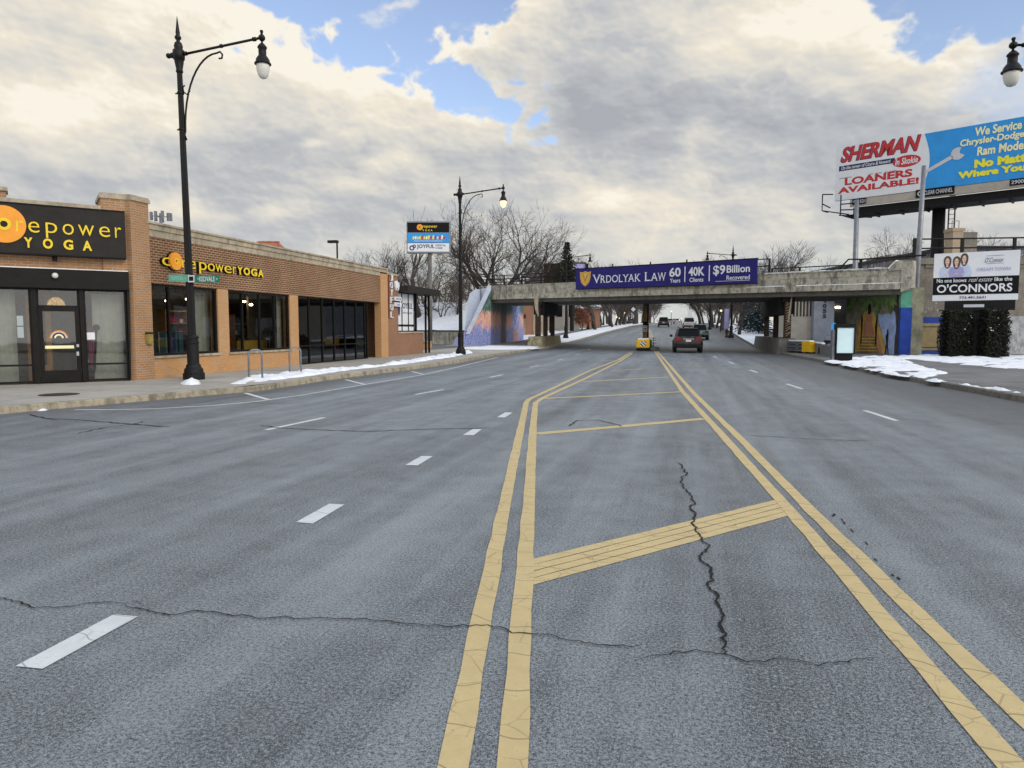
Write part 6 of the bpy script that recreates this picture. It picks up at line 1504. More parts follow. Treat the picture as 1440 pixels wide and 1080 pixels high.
# upper block with a parapet seen over the bridge
e0, e1 = dist(1100, 400, 92), dist(1275, 400, 64); eu = e1-e0; eu.z = 0; Pe = Plane((e0.x, e0.y, 0), eu); E = Pe.at
up = thing('long_hall', 'long pale blue grey hall with a ribbed wall seen above the bridge deck', 'hall', e0)
za, zb2 = E(1130, 376)[1], E(1265, 369)[1]; zt = (za+zb2)/2
b = M(); b.pbox(Pe, 0, eu.length+6, 0, zt-.3, -14, 0); b.build('wall', MT['greyblue'], up)
b = M()
for i in range(30): a = i*(eu.length+5)/30; b.pbox(Pe, a, a+.25, 3, zt-.35, .001, .09)
b.build('ribs', MT['conc_l'], up); b = M(); b.pbox(Pe, -.2, eu.length+6.2, zt-.3, zt, -14.2, .2); b.build('roof_edge', MT['roof_d'], up)
cc = dist(1235, 361, 70); b = M(); Pz = Plane((cc.x, cc.y, 0), eu); b.pbox(Pz, -2.2, 2.3, zt+.002, cc.z, -3, 0); b.build('roof_house', MT['beige'], up)
# chimney and bushes behind the wall
c = dist(1352, 340, 52); t = thing('brick_chimney', 'square tan brick chimney with a wire cage beside the billboard column', 'chimney', (c.x, c.y, 0)); b = M(); Pc = Plane((c.x, c.y, 0), Rh); b.pbox(Pc, -.62, .12, 0, Pc.at(1350, 323)[1], -1, 0); b.pbox(Pc, -.7, .20, Pc.at(1350, 325)[1], Pc.at(1350, 323)[1]+.12, -1.05, .06); b.build('stack', MT['tanbrick'], t)
b = M(); b.pbox(Pc, .121, 1.2, 0, Pc.at(1360, 326)[1], -.9, -.1); b.build('flue_wall', MT['conc_w'], t); b = M(); zt = Pc.at(1350, 323)[1]+.12
for x in (-.55, -.05): b.bar(Pc.w(x, zt, -.3), Pc.w(x, zt+.55, -.3), .03)
b.bar(Pc.w(-.55, zt+.55, -.3), Pc.w(-.05, zt+.55, -.3), .03); b.build('cage', MT['steel'], t)
# ------------------------------------------------------------------ bare trees
def grow(seed, h, levels=5, stems=1, lean=0, tilt=.28, spread=1.0, r0=.2, first=.32, up=.25, kids=(3, 4), shrink=.70):
    rnd = random.Random(seed); T, Cn = M(), M()
    def br(p, d, L, r, lev):
        n = 5 if lev < 2 else (4 if lev < 4 else 3)
        pts, rad, dirs = [p], [r], [d]; re = r*(.62 if lev < levels else .3)
        for i in range(n):
            d = (d+V((rnd.gauss(0, .13), rnd.gauss(0, .13), rnd.gauss(0, .07)+up*.13*(lev > 0)))).normalized()
            p = p+d*L/n; pts.append(p); rad.append(r+(re-r)*(i+1)/n); dirs.append(d)
        k = 8 if lev == 0 else (6 if lev == 1 else (4 if lev < 4 else 3))
        (T if lev == 0 else Cn).tube(pts, rad, k, False)
        if lev >= levels: return
        nk = rnd.randint(*kids)+(2 if lev in (1, 2) else 0)
        for j in range(nk):
            f = 1 if j == 0 else rnd.uniform(.35 if lev else .55, 1)
            i = min(n, max(1, round(f*n))); q = pts[i]; dd = dirs[i]
            ang = rnd.uniform(.12, .3) if j == 0 else rnd.uniform(.45, .95)*spread
            ax = dd.orthogonal().normalized(); ax.rotate(Matrix.Rotation(rnd.uniform(0, 2*pi), 3, dd)); nd = dd.copy(); nd.rotate(Matrix.Rotation(ang, 3, ax))
            br(q, nd, L*shrink*rnd.uniform(.75, 1.15), max(rad[i]*(.82 if j == 0 else .64), .013), lev+1)
    for s_ in range(stems):
        a = rnd.uniform(0, 2*pi); k = 0 if stems == 1 else tilt*rnd.uniform(.5, 1.3)
        d = V((cos(a)*k+lean, sin(a)*k, 1)).normalized()
        br(V((cos(a)*.1*(stems > 1), sin(a)*.1*(stems > 1), -.25)), d, h*first*rnd.uniform(.85, 1.1), r0*(1 if stems == 1 else .7), 0)
    top = max(v.z for v in Cn.v); k = h/top
    for m in (T, Cn): m.v = [v*k for v in m.v]
    return T, Cn
def tree_proto(name, lab, cat, grp, *a, **kw):
    T, Cn = grow(*a, **kw); t = thing(name, lab, cat, (0, 0, 0), grp); T.build('trunk', MT['bark'], t, True); Cn.build('crown', MT['twig'], t); return t
def put(proto, used, pos, s=1, rz=0, lab=None, grp=None, sx=1):
    o = proto if not used else copy_tree(proto); o.location = pos; o.scale = (s*sx, s*sx, s); o.rotation_euler = (0, 0, rz)
    if lab: o['label'] = lab
    if grp: o['group'] = grp
    return o
# the embankment left of the bridge: retaining wall, snow slope, fence
Eb = -PB.u; foot = dist(642, 486, 66); foot.z = 0; Nb = V((-Eb.y, Eb.x, 0)); Nb = Nb if Nb.y > 0 else -Nb
Pr = Plane(foot, -Eb)
b = M(); b.pbox(Pr, -60, .6, -.1, 1.32, -.5, 0); b.pbox(Pr, -60, .6, 1.32, 1.42, -.55, .05)
t = thing('retaining_wall', 'low stained pale concrete wall holding the snowy slope beside the driveway', 'retaining wall', foot); 
b1 = M(); b1.pbox(Pr, -60, .6, -.1, 1.32, -.5, 0); b1.build('wall', MT['retain'], t); b2 = M(); b2.pbox(Pr, -60, .6, 1.32, 1.44, -.55, .05); b2.build('coping', MT['roof_d'], t)
b = M(); cols = [(0.5, 1.36), (2.5, 2.0), (5, 2.9), (8, 4.0), (11, 4.5), (40, 4.5), (60, 4.5)]; nk = 36
for i in range(nk):
    for c_, z in cols:
        q = Pr.w(-62+i*2.0*.94, 0, 0)+V((-.45*c_*(c_ < 12)-5*(c_ > 12), c_*1.15, 0)); b.v.append(V((q.x, q.y, z+.25*NZ.noise(q*.35)+.1*NZ.noise(q*1.1))))
m_ = len(cols)
for i in range(nk-1):
    for j in range(m_-1): b.f.append((i*m_+j, i*m_+m_+j, i*m_+m_+j+1, i*m_+j+1)); b.mi.append(0)
b.build('snowy_embankment', MT['snow'], smooth=True, kind='structure')
q4 = [ground(655, 488, .13), ground(610, 491.5, .13), V((-24, 42, 0)), V((-60, 60, 0)), V((-70, 84, 0)), foot+V((-.3, -.3, 0))]
b = M(); b.add([V((p.x, p.y, .133)) for p in q4], [tuple(range(len(q4)))]); b.build('driveway', MT['asphalt_dark'], kind='structure')
t = thing('chain_fence', 'dark wire mesh fence along the top of the snowy slope', 'fence', Pr.w(-2, 4, -8)); rl = M(); ms_ = M()
for i in range(12):
    s_ = -2-i*2.6; z0 = 3.75; b = M(); b.bar(Pr.w(s_, z0, -8), Pr.w(s_, z0+1.75, -8), .05, 5); b.build('post', MT['trim'], t)
for z in (3.9, 5.45): rl.bar(Pr.w(-32, z, -8), Pr.w(-2, z, -8), .035, 4)
for i in range(200): s_ = -2-i*.15; ms_.bar(Pr.w(s_, 3.9, -8), Pr.w(s_+.0, 5.4, -8), .008, 3)
rl.build('rails', MT['trim'], t); ms_.build('mesh', MT['trim'], t)
# big tree behind the bridge
big = tree_proto('bare_tree', 'largest bare tree with wide fan of branches rising behind the bridge railing', 'tree', None, 11, 12.4, levels=6, stems=7, lean=.10, tilt=.75, spread=1.0, r0=.44, first=.36, up=.42, kids=(2, 3), shrink=.72)
c = dist(700, 402, 80); c.z = 4.2; put(big, 0, c, 1, .6, sx=1.05)
va = tree_proto('bare_tree', 'tall crooked bare tree left of the pylon sign', 'tree', 'bare trees on the embankment', 23, 11.5, levels=5, stems=1, lean=-.22, r0=.40, first=.42, kids=(2, 3), shrink=.72, up=.3)
vb = tree_proto('bare_tree', 'slender bare tree', 'tree', 'bare trees on the embankment', 31, 10, levels=5, stems=2, lean=.02, r0=.2, first=.36, kids=(2, 3), shrink=.72, up=.35)
vc = tree_proto('bare_tree', 'bushy bare tree', 'tree', 'bare trees on the embankment', 47, 8.5, levels=5, stems=3, lean=.0, r0=.15, first=.34, kids=(2, 3), shrink=.74, up=.3)
def emb(px, py, d):
    q = dist(px, py, d); c_ = ((q-foot).dot(Nb)-.4)/(V((-.45, 1.15, 0)).dot(Nb)); q.z = 4.3
    for (c0, z0), (c1, z1) in zip(cols, cols[1:]):
        if c0 <= c_ <= c1: q.z = z0+(z1-z0)*(c_-c0)/(c1-c0)-.15
    return q
put(va, 0, emb(590, 420, 76), 1.06, 0.2)
u_ = {'b': 0, 'c': 0}
def pe(k, px, d, s, rz, lab):
    o = put(vb if k == 'b' else vc, u_[k], emb(px, 420, d), s, rz, lab); u_[k] = 1; return o
pe('b', 527, 78, .95, .3, 'slender bare tree just above the far end of the shop parapet')
pe('c', 566, 80, .85, 1.3, 'bushy bare tree behind the dental annex roof, left of the pylon sign')
pe('b', 613, 82, .72, 2.0, 'slender bare tree right behind the pylon sign pole')
pe('c', 628, 86, .58, 2.6, 'bushy bare tree between pylon sign and glowing lamp post')
pe('c', 646, 78, .5, 4.0, 'bushy bare tree directly behind the glowing lamp post')
pe('b', 658, 90, .6, 4.4, 'slender bare tree between the glowing lamp post and the largest tree')
pe('c', 592, 92, .8, 5.0, 'bushy bare tree deep in the thicket behind the crooked tree')
pe('c', 638, 97, .62, .7, 'bushy bare tree deepest in the thicket above the snowy slope')
pe('c', 606, 74, .6, .2, 'low bushy bare tree at the fence behind the pylon pole')
pe('c', 622, 73, .55, 1.9, 'low bushy bare tree at the fence above the retaining wall')
pe('c', 640, 72, .55, 3.9, 'low bushy bare tree at the fence near the pale parapet panel')
pe('b', 545, 95, .9, 5.5, 'slender bare tree far behind the shop roof end')
# conifers
def conifer(name, lab, h, r, m, seed, grp=None, tiers=26, f0=.08, droop=.25, narrow=1.0, snowy=0):
    rnd = random.Random(seed); t = thing(name, lab, 'conifer', (0, 0, 0), grp)
    b = M(); b.tube([(0, 0, -.3), (0, 0, h*.5), (0, 0, h*.98)], [.14*h/8, .08*h/8, .015], 7); b.build('trunk', MT['bark'], t, True)
    b = M()
    for i in range(tiers):
        f = i/(tiers-1); fz = f0+(.98-f0)*f; z = h*fz; f = fz; rad = r*(1-f)**narrow*(.85+.3*rnd.random())+.10
        nb = max(5, int(13*(1-f)+4))
        for j in range(nb):
            a = 2*pi*(j+rnd.random()*.7)/nb; L = rad*rnd.uniform(.65, 1.12); d = V((cos(a), sin(a), 0)); sd_ = V((-sin(a), cos(a), 0)); ns = max(3, int(L/.16))
            for s_ in range(ns):
                u1 = (s_+.5)/ns; p = d*(L*u1)+V((0, 0, z-droop*L*u1*u1+(.16*L*max(0, u1-.6))))
                for q in range(4):
                    ln = rnd.uniform(.14, .30)*(1.2-.5*u1); sw = rnd.uniform(-.9, .9); dv = (d*cos(sw)+sd_*sin(sw)+V((0, 0, rnd.uniform(-.35, .3)))).normalized(); w_ = (dv.cross(Zu).normalized()*rnd.uniform(-.5, .5)+dv.orthogonal().normalized()*.001+Zu*rnd.choice((-1, 1))*rnd.uniform(.6, 1)).normalized()*.045
                    o = p+V((rnd.uniform(-.06, .06), rnd.uniform(-.06, .06), rnd.uniform(-.07, .07)))
                    b.cur = 1 if snowy and rnd.random() < snowy else 0
                    b.add([o-w_, o+w_, o+dv*ln+w_*.3, o+dv*ln-w_*.3], [(0, 1, 2, 3)])
    b.build('crown', [MT[m], MT['snow_clean']], t); return t
c = dist(797, 400, 79); c.z = G(c.y); ht = dist(797, 339, 79).z-c.z
ev = conifer('evergreen', 'dark evergreen with a narrow top behind the shield end of the purple banner', ht, 5.6, 'needle', 4, None, 34, .46, .1, 1.22); ev.location = c
sp = conifer('blue_spruce', 'taller blue green spruce with snow on its boughs beyond the bridge', 6.6, 1.9, 'spruce', 7, 'blue spruces beyond the bridge', 22, .08, .3, .8, .08); q = ground(1054, 467, .1); q.y += 0; sp.location = q
s2 = copy_tree(sp); q = ground(1067, 469, .1); place(s2, q, 1.4, .93, 'second blue green spruce half hidden behind the dark pier')
# trees along the street beyond the bridge
st = tree_proto('street_tree', 'bare street tree with stout trunk on the verge nearest the fire hydrant', 'tree', 'bare street trees beyond the bridge', 61, 9.5, levels=5, stems=1, lean=.0, spread=.95, r0=.2, first=.30, kids=(3, 4), shrink=.72, up=.28)
stl = tree_proto('street_tree', 'bare street tree', 'tree', 'bare street trees beyond the bridge', 77, 11, levels=5, stems=1, lean=.03, spread=.9, r0=.2, first=.30, kids=(3, 4), shrink=.73, up=.3)
st.location = ground(1039.5, 470.5, .1)
stl.location = ground(1015, 463.8, .1); stl['label'] = 'bare street tree beside the lilac banner on the verge'
for i, (px, py, k, s_, lab) in enumerate(((1008, 460.5, 0, 1.0, 'bare street tree just beyond the lilac banner'), (1003, 459.5, 1, .95, 'bare street tree behind the lamp post among the trees'), (985.5, 458.6, 1, 1.0, 'bare street tree behind the teal car'), (990, 458, 0, 1.05, 'bare street tree behind the white truck'))):
    o = copy_tree((st, stl)[k]); place(o, ground(px, py, .1), i*1.3, s_, lab)
fw = 'bare trees far along both sides of the street'
rnd = random.Random(12); i = 0
for side in (-1, 1):
    for row in range(2):
        y = (118 if row == 0 else 185) if side > 0 else 108
        while y < 330:
            x = (6+4.0+row*9 if side > 0 else -10-3.4-row*9)+rnd.uniform(-1.2, 1.2)
            o = copy_tree((st, stl)[i % 2]); s_ = rnd.uniform(1.05, 1.4); place(o, (x, y, G(y)), rnd.uniform(0, 6), s_, 'bare street tree in the far rows where the street climbs'); o['group'] = fw; i += 1
            y += rnd.uniform(8, 12) if y < 200 else rnd.uniform(15, 22)
for j, (px, d, s_) in enumerate(((1046, 120, 1.25), (1098, 112, 1.0), (1128, 108, 1.08), (1152, 115, 1.2), (870, 150, 1.5), (850, 165, 1.4))):
    q = dist(px, 430, d); q.z = G(q.y)*.8; o = copy_tree(vb); place(o, q, j*1.7, s_, 'thin bare tree whose crown shows above the bridge deck'); o['group'] = 'bare crowns above the bridge deck'
q = dist(1255, 375, 58); q.z = 4.6; o = copy_tree(vc); place(o, q, 2.2, .62, 'small bare tree on the embankment left of the leaning grey pole'); o['group'] = 'small bare trees behind the railway wall'
q = dist(1278, 375, 63); q.z = 4.6; o = copy_tree(vc); place(o, q, .6, .5, 'smallest bare tree just behind the leaning grey pole'); o['group'] = 'small bare trees behind the railway wall'
for px, s_, lab in ((1366, .58, 'dense bare bush beside the tan chimney'), (1405, .45, 'low bare bush behind the railing and estate board'), (1432, .5, 'low bare bush at the railing post by the picture edge')):
    q = dist(px, 375, 56); q.z = 4.6; o = copy_tree(vc); place(o, q, px, s_, lab); o['group'] = 'bare bushes behind the wall railing'
# shrub that kept its withered leaves
def leafy(lab, h, wd, seed, n, m='leafbrown', sticks=True):
    rnd = random.Random(seed); t = thing('withered_shrub', lab, 'shrub', (0, 0, 0)); T, Cn = grow(seed, h, levels=3, stems=4, r0=.07, first=.4, kids=(3, 4)); T.v += []; Cn.build('branches', MT['twig'], t); T.build('stems', MT['bark'], t)
    b = M(); tips = [v for v in Cn.v if v.z > h*.25]
    for i in range(n):
        p = rnd.choice(tips)+V((rnd.gauss(0, .14), rnd.gauss(0, .14), rnd.gauss(0, .14))); s_ = rnd.uniform(.05, .11); u1 = V((rnd.uniform(-1, 1), rnd.uniform(-1, 1), rnd.uniform(-1, 1))).normalized(); v1 = u1.orthogonal().normalized()
        b.add([p-u1*s_, p-v1*s_*.6, p+u1*s_, p+v1*s_*.6], [(0, 1, 2, 3)])
    b.build('foliage', MT[m], t); return t
o = leafy('reddish brown shrub with withered leaves beyond the bridge, by the lamp posts', 3.8, 3, 5, 4200); o.location = ground(818, 464, .1)
o = leafy('small brown shrub in front of the grey office windows', 2.3, 2, 9, 1500); o.location = ground(1128, 484, .1); o.scale = (.85, .85, 1)
# ------------------------------------------------------------------ pylon sign
c = dist(602, 333, 60); Pp = Plane((c.x, c.y, 0), Rh); U = Pp.at
py_ = thing('pylon_sign', 'tall pylon sign with three stacked panels on one grey pole', 'pylon sign', (c.x, c.y, 0))
x0, x1 = U(573, 330)[0], U(631.5, 330)[0]; zz = [U(600, y)[1] for y in (354.3, 341.5, 327, 312.5)]
b = M(); b.pbox(Pp, x0-.08, x1+.08, zz[0]-.08, zz[3]+.08, -.7, -.05); b.build('cabinet', MT['steel'], py_)
for i, m in enumerate(('sign_white', 'sky_print', 'sign_black')): b = M(); b.pbox(Pp, x0, x1, zz[i]+.03, zz[i+1]-.03, -.049, 0); b.build('panel', MT[m], py_)
m = M(); T_ = lambda t_, a, c_, y0, y1, bo=0, se=0: m.text(Pp, t_, U(a, 330)[0], U(600, y1)[1], U(c_, 330)[0]-U(a, 330)[0], U(600, y0)[1]-U(600, y1)[1], .002, .01, bo, 0, se)
T_('repower', 594.5, 615, 317.3, 321.6, .01); [T_(c_, 594+i*3.9, 596.4+i*3.9, 322.6, 325.2, .02) for i, c_ in enumerate('YOGA')]; m.build('yellow_lettering', MT['sign_yellow'], py_)
m = M(); q = U(590.3, 319.5); m.ring(Pp, q[0], q[1], .06, .25, .002, .012, 18); m.build('ring', MT['sign_orange'], py_)
m = M(); T_('JOYFUL', 586, 611, 343.8, 350.5, .02, .05); T_('DENTAL', 612.5, 627, 343.8, 346.3, .01); T_('CARE', 612.5, 622, 347.6, 350, .01); q = U(580, 347.8)
m.ring(Pp, q[0]-.04, q[1]-.05, .12, .22, .002, .01, 10); m.ring(Pp, q[0]+.15, q[1]+.08, .08, .15, .011, .02, 10); m.build('navy_lettering', MT['navy'], py_)
m = M(); rnd = random.Random(4); 
for i in range(15):
    m.cur = rnd.randrange(3); px = 580+i*3.1; a = U(px, 333)[0]; h = rnd.uniform(.22, .36); z = U(600, 336.5)[1]; m.poly(Pp, [(a, z), (a+.13, z), (a+.15, z+h), (a+.03, z+h*.9)], .002, .01)
m.cur = 3; z = U(600, 339.3)[1]; m.pbox(Pp, U(582, 339)[0], U(622, 339)[0], z, z+.05, .002, .008); m.build('coloured_marks', [MT['lime'], MT['red'], MT['cream'], MT['palegrey']], py_)
b = M(); b.tube([(c.x, c.y+.35, 0), (c.x, c.y+.35, zz[0]-.08)], .17, 12); b.build('pole', MT['conc_g'], py_, True)
# ------------------------------------------------------------------ houses and boards beyond the bridge
d0 = dist(728, 470, 92); d1 = dist(760, 470, 84)
Pb = Plane((d0.x, d0.y, 0), Rh); t = thing('brick_house', 'red brick building with a doorway seen under the bridge beside the painted wall', 'building', (d0.x, d0.y, 0)); D = Pb.at
xe = D(768, 450)[0]; b = M(); b.pbox(Pb, D(690, 450)[0], xe, 0, 7.0, -10, 0); b.build('wall', MT['brick_far'], t)
b = M(); b.pbox(Pb, D(733, 450)[0], D(739, 450)[0], .8, 2.9, .001, .06); b.pbox(Pb, D(749.3, 450)[0], D(751, 450)[0], 1.2, 4.2, .001, .06); b.pbox(Pb, xe-1.6, xe, 0, 7, .001, .1); b.build('stone_trim', MT['stone'], t)
b = M(); b.pbox(Pb, D(732.5, 450)[0], D(739.5, 450)[0], 2.92, 3.4, .001, .5); b.build('door_hood', MT['rust'], t); b = M(); b.pbox(Pb, D(690, 450)[0]-.2, xe+.2, 7.0, 7.25, -10.2, .2); b.build('roof', MT['roof_d'], t)
c = dist(786, 460, 110); Pc = Plane((c.x, c.y, 0), Rh); t = thing('pale_house', 'pale rendered house with tall windows behind the dark pier beyond the bridge', 'house', (c.x, c.y, 0)); b = M(); b.pbox(Pc, -5, 3.2, 0, 8.5, -10, 0); b.build('wall', MT['beige'], t)
for i in range(4): b = M(); b.pbox(Pc, -4.2+i*1.9, -3.3+i*1.9, 3.4, 6.2, .001, .06); b.build('window', MT['carglass'], t)
b = M(); b.pbox(Pc, -5.3, 3.5, 8.5, 8.8, -10.3, .3); b.build('roof', MT['roof_d'], t)
c = dist(820, 455, 128); Pc = Plane((c.x, c.y, 0), Rh); t = thing('pink_house', 'small pinkish house behind the reddish brown shrub', 'house', (c.x, c.y, G(c.y))); b = M(); b.pbox(Pc, -3, 3, 0, 5.2, -8, 0); b.build('wall', MT['brick_far'], t)
b = M(); z = 5.2; b.add([Pc.w(-3.3, z, .3), Pc.w(3.3, z, .3), Pc.w(3.3, z, -8.3), Pc.w(-3.3, z, -8.3), Pc.w(-3.3, z+2, -4), Pc.w(3.3, z+2, -4)], [(0, 1, 5, 4), (2, 3, 4, 5), (1, 2, 5), (3, 0, 4), (3, 2, 1, 0)]); b.build('roof', MT['snow'], t)
b = M(); b.pbox(Pc, -1.2, .2, G(c.y)+.9, G(c.y)+2.3, .001, .05); b.build('window', MT['sign_white'], t)
# back of a billboard and its purple neighbour
c = dist(776, 384, 98); Pc = Plane((c.x, c.y, 0), Rh); W_ = Pc.at; t = thing('billboard', 'dark slatted back of a billboard beyond the bridge railing', 'billboard', (c.x, c.y, 0)); b = M(); x0, x1 = W_(765, 384)[0], W_(787, 384)[0]; z0, z1 = W_(776, 398)[1], W_(776, 371)[1]
b.pbox(Pc, x0, x1, z0, z1, -.2, 0); b.build('panel', MT['rust'], t); b = M()
for i in range(9): x = x0+(x1-x0)*i/8; b.pbox(Pc, x-.04, x+.04, z0, z1, .001, .14)
for i in range(4): z = z0+(z1-z0)*i/3; b.pbox(Pc, x0, x1, z-.05, z+.05, .141, .2)
b.build('framing', MT['trim'], t); b = M(); b.bar(Pc.w((x0+x1)/2, 0, -.5), Pc.w((x0+x1)/2, z0+.5, -.5), .3, 10); b.build('column', MT['trim'], t)
c = dist(806, 384, 101); Pc = Plane((c.x, c.y, 0), Rh); W_ = Pc.at; t = thing('billboard', 'white and purple billboard half hidden by the dark evergreen', 'billboard', (c.x, c.y, 0)); b = M(); x0, x1 = W_(787.5, 384)[0], W_(823, 384)[0]; z0, z1 = W_(776, 399)[1], W_(776, 370.5)[1]
b.pbox(Pc, x0, x1, z0, z1, -.3, 0); b.build('panel', MT['lilac'], t); b = M(); b.pbox(Pc, x0+.1, x0+.9, z0+.2, z1-.2, .001, .02); b.pbox(Pc, x1-1.9, x1-1.6, z0+.2, z1-.2, .001, .02); b.build('print', MT['sign_white'], t)
b = M(); b.pbox(Pc, x0-.1, x1+.1, z1, z1+.15, -.35, .1); b.pbox(Pc, x1, x1+.4, z0, z1, -.4, .2); b.build('frame', MT['trim'], t); b = M(); b.bar(Pc.w((x0+x1)/2, 0, -.6), Pc.w((x0+x1)/2, z0+.5, -.6), .3, 10); b.build('column', MT['trim'], t)
# lilac street banner, hydrant, street signs far off
q = ground(1021.5, 468, .1); t = thing('street_banner', 'narrow lilac white street banner on the snowy verge', 'banner', q); Pq = Plane((q.x, q.y, 0), Rh); b = M(); b.pbox(Pq, -.28, .28, q.z+.5, q.z+3.0, -.03, .0); b.build('sheet', MT['lilac'], t); b = M(); b.bar((q.x+.3, q.y+.05, q.z), (q.x+.3, q.y+.05, q.z+3.1), .04, 6); b.build('post', MT['steel'], t)
q = ground(1022, 473.2, .1); t = thing('fire_hydrant', 'dark fire hydrant in the snow beside the lamp post', 'fire hydrant', q); b = M(); b.lathe([(.2, -.1), (.2, .1), (.14, .12), (.14, .62), (.18, .64), (.18, .70), (.13, .78), (.05, .86), (.05, .92)], q, 12); b.build('body', MT['rust'], t, True)
for s_ in (-1, 1): b = M(); b.bar(q+V((0, 0, .5)), q+V((s_*.24, 0, .5)), .07, 8); b.build('nozzle', MT['rust'], t)
q = dist(970, 441, 118); t = thing('traffic_sign', 'small white traffic sign hanging above the white truck', 'traffic sign', (q.x, q.y, G(q.y))); Pq = Plane(q, Rh); b = M(); b.pbox(Pq, -.35, .35, -.6, .6, -.03, 0); b.build('plate', MT['sign_white'], t); b = M(); b.bar((q.x, q.y+.1, G(q.y)), (q.x, q.y+.1, q.z+2.2), .05, 6); b.build('pole', MT['trim'], t)
q = dist(890.5, 435, 150); t = thing('traffic_sign', 'white diamond traffic sign left of the middle column', 'traffic sign', (q.x, q.y, G(q.y))); Pq = Plane(q, Rh); b = M(); b.poly(Pq, [(0, -.5), (.5, 0), (0, .5), (-.5, 0)], -.03, 0); b.build('plate', MT['sign_white'], t); b = M(); b.bar((q.x, q.y+.1, G(q.y)), (q.x, q.y+.1, q.z+.4), .05, 6); b.build('pole', MT['trim'], t)
gl = 'distant warm street globes'
for i, (px, py, d) in enumerate(((878.5, 440, 160), (881, 443, 175), (867, 446, 140), (944, 438, 150), (955.5, 450, 175), (1014, 437, 95), (958, 448.5, 190), (871, 447.5, 170))):
    q = dist(px, py, d); t = thing('globe_lamp', 'small distant lamp with a pale lit globe along the climbing street', 'street lamp', (q.x, q.y, G(q.y)), gl); b = M(); b.ball(q, .15, 8); b.build('globe', MT['globe_lit'], t, True); b = M(); b.bar((q.x, q.y, G(q.y)), (q.x, q.y, q.z-.2), .05, 6); b.build('post', MT['black'], t)
